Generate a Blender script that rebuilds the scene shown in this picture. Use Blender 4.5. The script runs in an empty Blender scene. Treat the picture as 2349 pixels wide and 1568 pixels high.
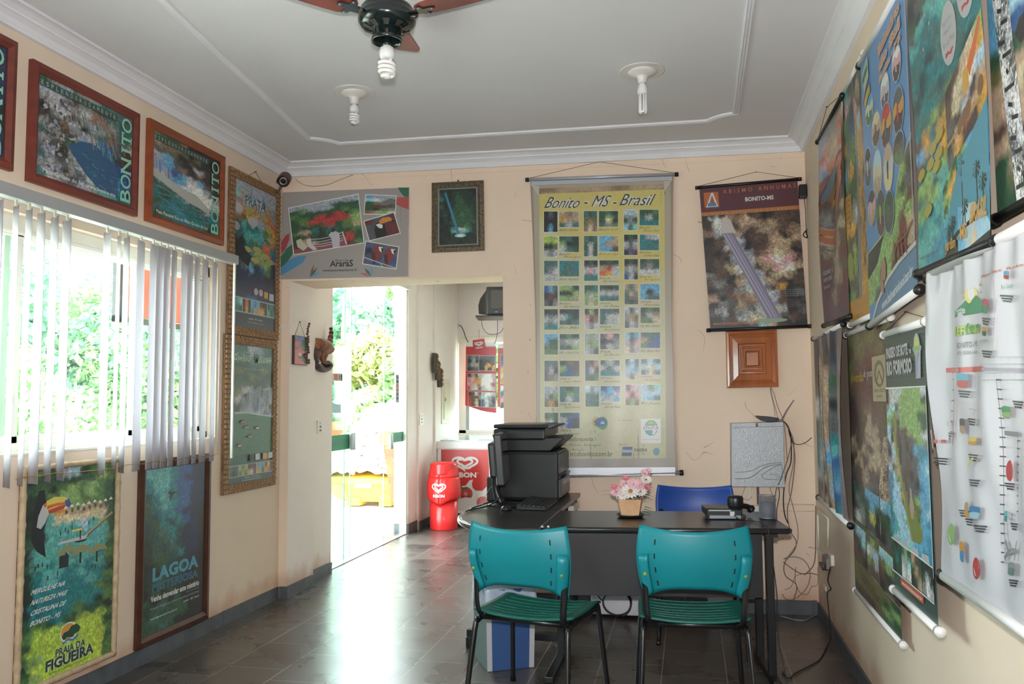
import bpy, bmesh, math, random
import numpy as np
from mathutils import Vector, Matrix
S = bpy.context.scene
C = S.collection
PI = math.pi
# ---------------------------------------------------------------- camera
F = 1896.0; HC = 1.35
_Y = np.array([1578-1174.5, 784-915, -F]); _Y /= np.linalg.norm(_Y)
_Z = np.array([996-1174.5, 784+25600, -F]); _Z -= _Y*_Z.dot(_Y); _Z /= np.linalg.norm(_Z)
_X = np.cross(_Y, _Z)
RW = np.stack([_X, _Y, _Z])
CAM = np.array([0, 0, HC])
cd = bpy.data.cameras.new('camera'); cam = bpy.data.objects.new('camera', cd); C.objects.link(cam)
cd.sensor_fit = 'HORIZONTAL'; cd.sensor_width = 36; cd.lens = 36*F/2349; cd.clip_start = 0.02; cd.clip_end = 300
M4 = Matrix([list(RW[i])+[CAM[i]] for i in range(3)]+[[0, 0, 0, 1]])
cam.matrix_world = M4
S.camera = cam
# ---------------------------------------------------------------- world, sun, flash, exposure
w = bpy.data.worlds.new('sky'); S.world = w; w.use_nodes = True
bg = w.node_tree.nodes['Background']; bg.inputs[0].default_value = (0.90, 0.95, 1.04, 1); bg.inputs[1].default_value = 9.0
def lamp(name, typ, loc, energy, size=None, rot=None, col=(1, 1, 1)):
    l = bpy.data.lights.new(name, typ); l.energy = energy; l.color = col
    o = bpy.data.objects.new(name, l); C.objects.link(o); o.location = loc
    if rot is not None: o.rotation_euler = rot
    if typ == 'AREA': l.size = size
    if typ == 'SUN': l.angle = size
    if typ in ('POINT', 'SPOT'): l.shadow_soft_size = size
    return o
lamp('sun', 'SUN', (6, 4, 12), 5.0, 0.01, (math.radians(35), math.radians(28), 0), (1, 0.96, 0.88))
fl = lamp('camera_flash', 'SPOT', tuple(CAM + RW @ np.array([0.0, 0.11, 0.0])), 170, 0.018, None, (1, 0.96, 0.97))
fl.rotation_euler = (M4.to_3x3()).to_euler(); fl.data.spot_size = math.radians(100); fl.data.spot_blend = 0.55
S.view_settings.view_transform = 'Standard'; S.view_settings.look = 'None'
S.view_settings.exposure = 1.04; S.view_settings.gamma = 1.0; S.view_settings.use_curve_mapping = False
# ---------------------------------------------------------------- photo-pixel rays onto planes of the room
def ray(px, py): return RW @ np.array([px-1174.5, 784-py, -F])
def hit(px, py, n, p0):
    n = np.array(n, float); d = ray(px, py); t = np.dot(np.array(p0)-CAM, n)/np.dot(d, n); return CAM+d*t
XL, XR, ZC = -2.795, 0.775, 3.03
BL_ = np.array([-2.795, 5.344, 0.0]); BR_ = np.array([0.775, 5.551, 0.0])
_d = (BR_-BL_)/np.linalg.norm(BR_-BL_); BN = np.array([_d[1], -_d[0], 0.0]); BD = _d
def byw(x): return BL_[1]+(x-XL)*(BR_[1]-BL_[1])/(XR-XL)      # y of the back wall at x
def LW(px, py, off=0): return hit(px, py, [1, 0, 0], [XL+off, 0, 0])
def RWL(px, py, off=0): return hit(px, py, [1, 0, 0], [XR-off, 0, 0])
def BW(px, py, off=0): return hit(px, py, BN, BL_+BN*off)
def ZP(px, py, z): return hit(px, py, [0, 0, 1], [0, 0, z])
def YP(px, py, y): return hit(px, py, [0, 1, 0], [0, y, 0])
def XP(px, py, x): return hit(px, py, [1, 0, 0], [x, 0, 0])
# ---------------------------------------------------------------- colours
def lin(c): return c/12.92 if c <= 0.04045 else ((c+0.055)/1.055)**2.4
def hexc(h): h = h.lstrip('#'); return tuple(lin(int(h[i:i+2], 16)/255) for i in (0, 2, 4))
PAL = dict(k='#14161a', K='#2b2b2e', e='#3a2a26', E='#5c4638', n='#8a6f58', N='#b59c80', s='#d4c6a4', w='#e4e4e0', W='#b9bcbe',
           g='#8a8b8a', G='#56595b', f='#1c3326', F='#2c5438', l='#567c44', L='#8bac68', v='#b3cc4c', y='#dccb60', Y='#cf9a3e',
           o='#d2692f', r='#b83a36', R='#6b2a2e', m='#582a3a', p='#d8a0a6', b='#16264a', B='#2b5890', c='#62a8cc', C='#a6cddf',
           t='#1c7b80', T='#58a8a2', a='#90cfc6', d='#154448', u='#6a6a40', x='#3a86a4', q='#5f5b80', h='#a0a8b4', z='#3f6b66', j='#7c5a3a', i='#cecaa2', I='#d4c472')
def col(c): return np.array(hexc(PAL[c] if len(c) == 1 else c))
# ---------------------------------------------------------------- materials
MATS = {}
def mat(name, base='#808080', rough=0.5, metal=0.0, noise=None, bump=None, spec=0.5, emit=None, trans=None, coat=0, alpha=None, aniso=None):
    if name in MATS: return MATS[name]
    m = bpy.data.materials.new(name); m.use_nodes = True; nt = m.node_tree; N = nt.nodes; Lk = nt.links
    b = N['Principled BSDF']; c = hexc(base) if isinstance(base, str) else base
    b.inputs['Base Color'].default_value = (*c, 1); b.inputs['Roughness'].default_value = rough
    b.inputs['Metallic'].default_value = metal; b.inputs['Specular IOR Level'].default_value = spec
    if coat: b.inputs['Coat Weight'].default_value = coat; b.inputs['Coat Roughness'].default_value = 0.08
    if emit: b.inputs['Emission Color'].default_value = (*c, 1); b.inputs['Emission Strength'].default_value = emit
    if trans: b.inputs['Transmission Weight'].default_value = trans
    tc = N.new('ShaderNodeTexCoord')
    if noise:                                   # (scale, amount, stretch)
        sc, am = noise[0], noise[1]; st = noise[2] if len(noise) > 2 else (1, 1, 1)
        mp = N.new('ShaderNodeMapping'); mp.inputs['Scale'].default_value = st; Lk.new(tc.outputs['Object'], mp.inputs[0])
        tx = N.new('ShaderNodeTexNoise'); tx.inputs['Scale'].default_value = sc; tx.inputs['Detail'].default_value = 6
        Lk.new(mp.outputs[0], tx.inputs['Vector'])
        mr = N.new('ShaderNodeMapRange'); mr.inputs[1].default_value = 0.3; mr.inputs[2].default_value = 0.7
        mr.inputs[3].default_value = 1-am; mr.inputs[4].default_value = 1+am; Lk.new(tx.outputs[0], mr.inputs[0])
        vm = N.new('ShaderNodeVectorMath'); vm.operation = 'SCALE'; vm.inputs[0].default_value = c; Lk.new(mr.outputs[0], vm.inputs['Scale'])
        Lk.new(vm.outputs[0], b.inputs['Base Color'])
    if bump:
        tx2 = N.new('ShaderNodeTexNoise'); tx2.inputs['Scale'].default_value = bump[0]; tx2.inputs['Detail'].default_value = 4
        Lk.new(tc.outputs['Object'], tx2.inputs['Vector'])
        bp = N.new('ShaderNodeBump'); bp.inputs['Strength'].default_value = bump[1]; bp.inputs['Distance'].default_value = bump[2] if len(bump) > 2 else 0.01
        Lk.new(tx2.outputs[0], bp.inputs['Height']); Lk.new(bp.outputs[0], b.inputs['Normal'])
    MATS[name] = m
    return m
def vmat(name, rough, coat=0):
    m = bpy.data.materials.new(name); m.use_nodes = True; nt = m.node_tree
    b = nt.nodes['Principled BSDF']; a = nt.nodes.new('ShaderNodeVertexColor'); a.layer_name = 'Col'
    nt.links.new(a.outputs[0], b.inputs['Base Color']); b.inputs['Roughness'].default_value = rough
    if coat: b.inputs['Coat Weight'].default_value = coat; b.inputs['Coat Roughness'].default_value = 0.05
    MATS[name] = m
vmat('printed_vinyl', 0.34); vmat('printed_paper', 0.6); vmat('printed_gloss', 0.32)
# ---------------------------------------------------------------- mesh collector
class MB:
    def __init__(s): s.v = []; s.f = []; s.mi = []; s.sm = []; s.mats = []; s.cur = 0
    def use(s, m):
        if m not in s.mats: s.mats.append(m)
        s.cur = s.mats.index(m); return s
    def add(s, vs, fs, smooth=False):
        o = len(s.v); s.v += [tuple(map(float, p)) for p in vs]
        for f in fs: s.f.append(tuple(i+o for i in f)); s.mi.append(s.cur); s.sm.append(smooth)
        return s
    def box(s, a, b, M=None):
        x0, y0, z0 = a; x1, y1, z1 = b
        vs = [(x0, y0, z0), (x1, y0, z0), (x1, y1, z0), (x0, y1, z0), (x0, y0, z1), (x1, y0, z1), (x1, y1, z1), (x0, y1, z1)]
        if M is not None: vs = [M @ Vector(v) for v in vs]
        return s.add(vs, [(0, 3, 2, 1), (4, 5, 6, 7), (0, 1, 5, 4), (1, 2, 6, 5), (2, 3, 7, 6), (3, 0, 4, 7)])
    def rbox(s, a, b, r, M=None, seg=2):                      # box with bevelled edges
        bm = bmesh.new(); g = bmesh.ops.create_cube(bm, size=1)
        for v in bm.verts: v.co = Vector([(a[i]+b[i])/2+v.co[i]*(b[i]-a[i]) for i in range(3)])
        bmesh.ops.bevel(bm, geom=list(bm.edges), offset=r, segments=seg, affect='EDGES', profile=0.6)
        return s.frombm(bm, M)
    def frombm(s, bm, M=None, smooth=False):
        bm.verts.ensure_lookup_table(); bm.verts.index_update()
        vs = [(M @ v.co) if M is not None else v.co.copy() for v in bm.verts]
        fs = [[v.index for v in f.verts] for f in bm.faces]; bm.free()
        return s.add(vs, fs, smooth)
    def hexa(s, p):                                           # 8 corners: bottom 4, top 4
        return s.add(p, [(0, 3, 2, 1), (4, 5, 6, 7), (0, 1, 5, 4), (1, 2, 6, 5), (2, 3, 7, 6), (3, 0, 4, 7)])
    def lathe(s, prof, c=(0, 0, 0), seg=24, M=None, caps=True, smooth=True, sq=None):
        vs = []; fs = []
        for r, z in prof:
            for i in range(seg):
                a = 2*PI*i/seg; vs.append((c[0]+r*math.cos(a), c[1]+r*math.sin(a), c[2]+z))
        n = len(prof)
        for j in range(n-1):
            for i in range(seg):
                k = (i+1) % seg; fs.append((j*seg+i, j*seg+k, (j+1)*seg+k, (j+1)*seg+i))
        if caps:
            fs.append(tuple(range(seg-1, -1, -1))); fs.append(tuple((n-1)*seg+i for i in range(seg)))
        if M is not None: vs = [M @ Vector(v) for v in vs]
        return s.add(vs, fs, smooth)
    def tube(s, pts, r, n=8, smooth=True, caps=True, flat=1.0, spline=0):
        P = [Vector(p) for p in pts]
        if spline:
            Q = []
            for i in range(len(P)-1):
                p0 = P[max(i-1, 0)]; p1 = P[i]; p2 = P[i+1]; p3 = P[min(i+2, len(P)-1)]
                for k in range(spline):
                    t = k/spline
                    Q.append(0.5*((2*p1)+(p2-p0)*t+(2*p0-5*p1+4*p2-p3)*t*t+(3*p1-p0-3*p2+p3)*t**3))
            P = Q+[P[-1]]
        rr = r if hasattr(r, '__len__') else [r]*len(P)
        if len(rr) != len(P): rr = [rr[min(int(i*len(rr)/len(P)), len(rr)-1)] for i in range(len(P))]
        T = [(P[min(i+1, len(P)-1)]-P[max(i-1, 0)]).normalized() for i in range(len(P))]
        up = Vector((0, 0, 1)) if abs(T[0].z) < 0.9 else Vector((0, 1, 0))
        a = T[0].cross(up).normalized(); vs = []; fs = []
        for i, p in enumerate(P):
            a = (a-T[i]*a.dot(T[i])).normalized(); b = T[i].cross(a)
            for k in range(n):
                th = 2*PI*k/n; vs.append(p+a*(rr[i]*math.cos(th))+b*(rr[i]*flat*math.sin(th)))
        for i in range(len(P)-1):
            for k in range(n):
                q = (k+1) % n; fs.append((i*n+k, i*n+q, (i+1)*n+q, (i+1)*n+k))
        if caps: fs.append(tuple(range(n-1, -1, -1))); fs.append(tuple((len(P)-1)*n+k for k in range(n)))
        return s.add(vs, fs, smooth)
    def prism(s, poly, ax, d, M=None):                        # polygon of 3-D points extruded by vector d
        n = len(poly); d = Vector(d); vs = [Vector(p) for p in poly]; vs += [p+d for p in vs]
        fs = [tuple(range(n-1, -1, -1)), tuple(range(n, 2*n))]+[(i, (i+1) % n, n+(i+1) % n, n+i) for i in range(n)]
        if M is not None: vs = [M @ v for v in vs]
        return s.add(vs, fs)
    def surf(s, fn, nu, nv, th=0.0, smooth=True):             # sheet from fn(u,v), thickened along its normal
        g = [[Vector(fn(i/nu, j/nv)) for i in range(nu+1)] for j in range(nv+1)]
        vs = [p for r_ in g for p in r_]; W = nu+1
        fs = [(j*W+i, j*W+i+1, (j+1)*W+i+1, (j+1)*W+i) for j in range(nv) for i in range(nu)]
        if th:
            nr = []
            for j in range(nv+1):
                for i in range(nu+1):
                    a = g[j][min(i+1, nu)]-g[j][max(i-1, 0)]; b = g[min(j+1, nv)][i]-g[max(j-1, 0)][i]
                    nr.append(a.cross(b).normalized())
            o = len(vs); vs = vs+[vs[i]-nr[i]*th for i in range(o)]
            fs += [tuple(reversed([k+o for k in f])) for f in fs]
            rim = [i for i in range(W)]+[j*W+nu for j in range(1, nv+1)]+[nv*W+i for i in range(nu-1, -1, -1)]+[j*W for j in range(nv-1, 0, -1)]
            for i in range(len(rim)): a, b = rim[i], rim[(i+1) % len(rim)]; fs.append((b, a, a+o, b+o))
        return s.add(vs, fs, smooth)
def obj(name, mb, m=None, parent=None, bevel=0, colors=None, world=True, origin=None):
    me = bpy.data.meshes.new(name)
    Mi = Matrix.Identity(4)
    loc = Vector((0, 0, 0))
    if parent is not None and world:
        Mi = parent_world(parent).inverted()
    V = mb.v
    if parent is not None and world: V = [tuple(Mi @ Vector(v)) for v in V]
    if parent is None and origin is not None:
        loc = Vector(origin); V = [(v[0]-loc.x, v[1]-loc.y, v[2]-loc.z) for v in V]
    me.from_pydata(V, [], mb.f); me.update()
    ms = mb.mats if mb.mats else [m]
    for q in ms: me.materials.append(MATS[q] if isinstance(q, str) else q)
    me.polygons.foreach_set('material_index', mb.mi); me.polygons.foreach_set('use_smooth', mb.sm)
    if colors is not None:
        at = me.color_attributes.new('Col', 'FLOAT_COLOR', 'POINT'); at.data.foreach_set('color', np.asarray(colors, np.float32).ravel())
    o = bpy.data.objects.new(name, me); C.objects.link(o); o.location = loc
    if parent is not None: o.parent = parent
    if bevel:
        b = o.modifiers.new('bevel', 'BEVEL'); b.width = bevel; b.segments = 2; b.limit_method = 'ANGLE'; b.angle_limit = 0.7
    return o
def parent_world(p):
    M = Matrix.LocRotScale(p.location, p.rotation_euler, p.scale)
    return parent_world(p.parent) @ M if p.parent else M
def tag(o, label, cat, group=None, kind=None):
    if label: o['label'] = label
    if cat: o['category'] = cat
    if group: o['group'] = group
    if kind: o['kind'] = kind
    return o
def thing(name, label, cat, loc=(0, 0, 0), rz=0, group=None):
    o = bpy.data.objects.new(name, None); C.objects.link(o); o.location = tuple(map(float, loc)); o.rotation_euler = (0, 0, rz)
    o.empty_display_size = 0.1
    return tag(o, label, cat, group)
def one(name, mb, m, label, cat, origin, group=None, bevel=0):
    return tag(obj(name, mb, m, None, bevel, origin=origin), label, cat, group)
def struct(name, mb, m=None): o = obj(name, mb, m); o['kind'] = 'structure'; return o
def copy_tree(o, parent=None):
    c = o.copy(); C.objects.link(c)
    if parent is not None: c.parent = parent
    for ch in list(o.children): copy_tree(ch, c)
    return c
# ---------------------------------------------------------------- noise pictures
def _latt(h, w, gh, gw, rng):
    g = rng.random((gh+2, gw+2)); y = np.linspace(0, gh, h); x = np.linspace(0, gw, w)
    yi = y.astype(int); xi = x.astype(int); fy = y-yi; fx = x-xi; fy = (fy*fy*(3-2*fy))[:, None]; fx = (fx*fx*(3-2*fx))[None, :]
    A = g[np.ix_(yi, xi)]; B = g[np.ix_(yi, xi+1)]; D = g[np.ix_(yi+1, xi)]; E = g[np.ix_(yi+1, xi+1)]
    return (A*(1-fx)+B*fx)*(1-fy)+(D*(1-fx)+E*fx)*fy
def fbm(h, w, gh, gw, octv, seed):
    rng = np.random.default_rng(seed); r = np.zeros((h, w)); a = 1; t = 0
    for o in range(octv): r += a*_latt(h, w, gh, gw, rng); t += a; a *= 0.62; gh = min(gh*2, h); gw = min(gw*2, w)
    return (r/t-0.5)*2
def paint(rows, h, w, warp=0.5, det=0.35, seed=1, aspect=(1, 1), hue=0.05):
    rows = rows.split(); gh = len(rows); gw = max(len(r) for r in rows)
    G = np.array([[col(r[min(i, len(r)-1)]) for i in range(gw)] for r in rows])
    fy, fx = int(5*aspect[0])+1, int(5*aspect[1])+1
    y = np.linspace(-0.5, gh-0.5, h)[:, None]+warp*fbm(h, w, fy*2, fx*2, 5, seed)*1.25
    x = np.linspace(-0.5, gw-0.5, w)[None, :]+warp*fbm(h, w, fy*2, fx*2, 5, seed+7)*1.25
    y = np.clip(y, 0, gh-1); x = np.clip(x, 0, gw-1); yi = np.minimum(y.astype(int), max(gh-2, 0)); xi = np.minimum(x.astype(int), max(gw-2, 0))
    fy_ = (y-yi)[..., None]; fx_ = (x-xi)[..., None]
    sh = lambda t: np.clip((t-0.5)*1.7+0.5, 0, 1)
    fy_ = sh(fy_); fx_ = sh(fx_); y1 = np.minimum(yi+1, gh-1); x1 = np.minimum(xi+1, gw-1)
    I = (G[yi, xi]*(1-fx_)+G[yi, x1]*fx_)*(1-fy_)+(G[y1, xi]*(1-fx_)+G[y1, x1]*fx_)*fy_
    d = 0.55*fbm(h, w, max(3, int(h/9*aspect[0])), max(3, int(w/9*aspect[1])), 3, seed+3)+0.75*fbm(h, w, max(3, int(h/3.2)), max(3, int(w/3.2)), 2, seed+5)
    I = I*np.exp(det*2.3*d)[..., None]
    I = I*(1+hue*np.stack([fbm(h, w, 9, 9, 2, seed+11+k) for k in range(3)], -1)*2)
    return np.clip(I, 0.002, 0.95)
# ---------------------------------------------------------------- flat printed matter
_tc = {}
def glyphs(t, bold=0.0, res=2, space=1.0):
    key = (t, bold, res, space)
    if key in _tc: return _tc[key]
    cu = bpy.data.curves.new('t', 'FONT'); cu.body = t; cu.resolution_u = res; cu.offset = bold; cu.space_character = space; cu.size = 1
    o = bpy.data.objects.new('t', cu); C.objects.link(o); bpy.context.view_layer.update()
    dg = bpy.context.evaluated_depsgraph_get(); me = o.evaluated_get(dg).to_mesh()
    v = np.array([p.co[:2] for p in me.vertices]) if len(me.vertices) else np.zeros((1, 2)); f = [tuple(p.vertices) for p in me.polygons]
    o.evaluated_get(dg).to_mesh_clear(); bpy.data.objects.remove(o); bpy.data.curves.remove(cu)
    mn = v.min(0); mx = v.max(0); v = (v-mn)/np.maximum(mx-mn, 1e-6)
    _tc[key] = (v, f); return _tc[key]
class Print:
    """printed sheet in a plane: corners TL TR BR BL (3-D), n = normal to the room"""
    def __init__(s, q, n, gain=1.0, wave=None, step=0.0005):
        s.q = [np.array(p, float) for p in q]; s.n = np.array(n, float); s.gain = gain; s.wave = wave; s.step = step
        s.v = []; s.c = []; s.f = []; s.lay = 0; s.cnt = 0; s.fr = None
    def P(s, u, v): a, b, c, d = s.q; return (a*(1-u)+b*u)*(1-v)+(d*(1-u)+c*u)*v
    def on(s, px, py):                                        # pixel of the photo -> the sheet's plane
        return hit(px, py, s.n, s.q[0])
    def uv(s, x0, y0, x1, y1): return [s.P(x0, y0), s.P(x1, y0), s.P(x1, y1), s.P(x0, y1)]
    def px(s, *p): return [s.on(*a) for a in p]
    def rc(s, x0, y0, x1, y1): return s.px((x0, y0), (x1, y0), (x1, y1), (x0, y1))
    def _add(s, V, Cc, Fc, layer=None):
        V = np.asarray(V, float); L = s.lay if layer is None else layer
        Cc = np.asarray(Cc, float)
        if Cc.ndim == 1: Cc = np.tile(Cc, (len(V), 1))
        s.v.append(V+s.n*((s.step*1.6 if L else 0)+0.00004*L)); s.c.append(np.clip((Cc*0.90+0.020)*s.gain*0.80, 0, 0.95)); s.f += [tuple(i+s.cnt for i in f) for f in Fc]; s.cnt += len(V)  # blacks lifted and colours greyed: haze of lens flare put into the prints
    def grid(s, q, I):
        h, w = I.shape[:2]; u = np.linspace(0, 1, w)[None, :, None]; v = np.linspace(0, 1, h)[:, None, None]
        a, b, c, d = [np.array(p) for p in q]; V = (a*(1-u)+b*u)*(1-v)+(d*(1-u)+c*u)*v
        ii = np.arange(h*w).reshape(h, w); F4 = np.stack([ii[1:, :-1], ii[1:, 1:], ii[:-1, 1:], ii[:-1, :-1]], -1).reshape(-1, 4)
        s._add(V.reshape(-1, 3), I.reshape(-1, 3), F4.tolist()); s.lay += 1
    def img(s, q, rows, px=2.2, **k):
        a, b, c, d = [np.array(p) for p in q]
        # resolution from size in metres: about one vertex every `px` millimetres
        wd = np.linalg.norm(b-a); ht = np.linalg.norm(d-a)
        w_ = int(min(max(wd*1000/px, 8), 260)); h_ = int(min(max(ht*1000/px, 8), 330))
        k.setdefault('aspect', (max(ht/wd, 1), max(wd/ht, 1)))
        s.grid(q, paint(rows, h_, w_, **k))
    def fill(s, q, c, n=1):
        if s.wave: n = max(n, 24)
        s.grid(q, np.tile(col(c), (n+1, n+1, 1)))
    def frame(s, q, c, t):
        o = [np.array(p) for p in q]; m = sum(o)/4; ex = (o[1]-o[0]); ey = (o[3]-o[0]); ex = ex/np.linalg.norm(ex); ey = ey/np.linalg.norm(ey)
        g = [o[0]+(-ex-ey)*t, o[1]+(ex-ey)*t, o[2]+(ex+ey)*t, o[3]+(-ex+ey)*t]; s.fill(g, c)
    def poly(s, P, c): s._add(P, col(c), [tuple(range(len(P)))]); s.lay += 1
    def strip(s, q, vs, le, ri, c, n=40, m=30):
        a, b, c_, d = [np.array(p) for p in q]; V = []
        for v in np.linspace(0, 1, n):
            l = np.interp(v, vs, le); r = np.interp(v, vs, ri)
            for u in np.linspace(l, r, m): V.append((a*(1-u)+b*u)*(1-v)+(d*(1-u)+c_*u)*v)
        s._add(V, col(c), [(j*m+i, (j+1)*m+i, (j+1)*m+i+1, j*m+i+1) for j in range(n-1) for i in range(m-1)]); s.lay += 1
    def ell(s, q, c, n=28):
        a, b, c_, d = [np.array(p) for p in q]; V = []
        for i in range(n):
            t = 2*PI*i/n; u = 0.5+0.5*math.cos(t); v = 0.5+0.5*math.sin(t); V.append((a*(1-u)+b*u)*(1-v)+(d*(1-u)+c_*u)*v)
        s.poly(V, c)
    def shape(s, q, pts, c):
        a, b, c_, d = [np.array(p) for p in q]
        s.poly([(a*(1-u)+b*u)*(1-v)+(d*(1-u)+c_*u)*v for u, v in pts], c)
    def rib(s, P, w, c, closed=False):
        P = [np.array(p, float) for p in P]
        if s.wave:
            Q = []
            for i in range(len(P)-1):
                k = max(1, int(np.linalg.norm(P[i+1]-P[i])/0.02)); Q += [P[i]+(P[i+1]-P[i])*j/k for j in range(k)]
            P = Q+[P[-1]]
            if hasattr(w, '__len__'): w = w[0]
        n = len(P); V = []; Fc = []
        for i in range(n):
            t = P[(i+1) % n if closed else min(i+1, n-1)]-P[(i-1) % n if closed else max(i-1, 0)]; t = t/max(np.linalg.norm(t), 1e-9); m = np.cross(s.n, t)
            ww = w[i] if hasattr(w, '__len__') else w
            V += [P[i]+m*ww/2, P[i]-m*ww/2]
        k = n if closed else n-1
        for i in range(k): j = (i+1) % n; Fc.append((2*i, 2*i+1, 2*j+1, 2*j))
        s._add(V, col(c), Fc); s.lay += 1
    def text(s, t, q, c, bold=0.0, shear=0.0, res=2, space=1.0, rot=0, halo=None):
        if halo: s.text(t, q, halo, bold+0.045, shear, res, space, rot); 
        v, f = glyphs(t, bold, res, space); q = [np.array(p) for p in q]
        for _ in range(rot): q = q[1:]+q[:1]
        a, b, c_, d = q; u = v[:, 0:1]+shear*(v[:, 1:2]-0.5); w_ = 1-v[:, 1:2]
        V = (a*(1-u)+b*u)*(1-w_)+(d*(1-u)+c_*u)*w_
        s._add(V, col(c), f); s.lay += 1
    def build(s, name, parent, m='printed_vinyl', label=None):
        V = np.concatenate(s.v); Cc = np.concatenate(s.c)
        if s.wave is not None:
            a = s.q[0]; ex = s.q[1]-a; ey = s.q[3]-a; d = V-a
            u = d@ex/(ex@ex); v = d@ey/(ey@ey); V = V+s.n*np.asarray(s.wave(u, v))[:, None]
        mb = MB(); mb.use(m); mb.v = V.tolist(); mb.f = s.f; mb.mi = [0]*len(s.f); mb.sm = [s.wave is not None]*len(s.f)
        o = obj(name, mb, m, parent, colors=np.concatenate([Cc, np.ones((len(Cc), 1))], 1))
        if label: o['label'] = label
        return o
def HEART(n=60):
    P = []
    for i in range(n+1):
        t = 2*PI*i/n; P.append((0.5+0.5*(math.sin(t)**3)*1.0, 0.5-(13*math.cos(t)-5*math.cos(2*t)-2*math.cos(3*t)-math.cos(4*t))/34+0.02))
    return P
def heart_logo(p, q, c='w', bgc='r'):
    a, b, c_, d = [np.array(x) for x in q]
    f = lambda u, v: (a*(1-u)+b*u)*(1-v)+(d*(1-u)+c_*u)*v
    H = HEART(); W = np.linalg.norm(b-a)
    def sc(k, dx=0, dy=0): return [f(0.5+(u-0.5)*k+dx, 0.47+(v-0.47)*k+dy) for u, v in H]
    n = len(H); cut = int(n*0.40)
    o = sc(1.0); p.rib(o[:cut], [W*0.085]*cut, c); lo = o[int(n*0.47):]+[o[0]]; p.rib(lo, W*0.085, c)
    i = sc(0.60, 0.0, -0.01); i2 = i[:int(n*0.46)]; j2 = i[int(n*0.56):]+[i[0]]; p.rib(i2, W*0.085, c); p.rib(j2, W*0.085, c)
    p.rib([f(0.34, 0.58), f(0.5, 0.83), f(0.62, 0.86), f(0.74, 0.80)], W*0.085, c)
def quadw(y0, y1, z1, z0, x): return [(x, y0, z1), (x, y1, z1), (x, y1, z0), (x, y0, z0)]
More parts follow.
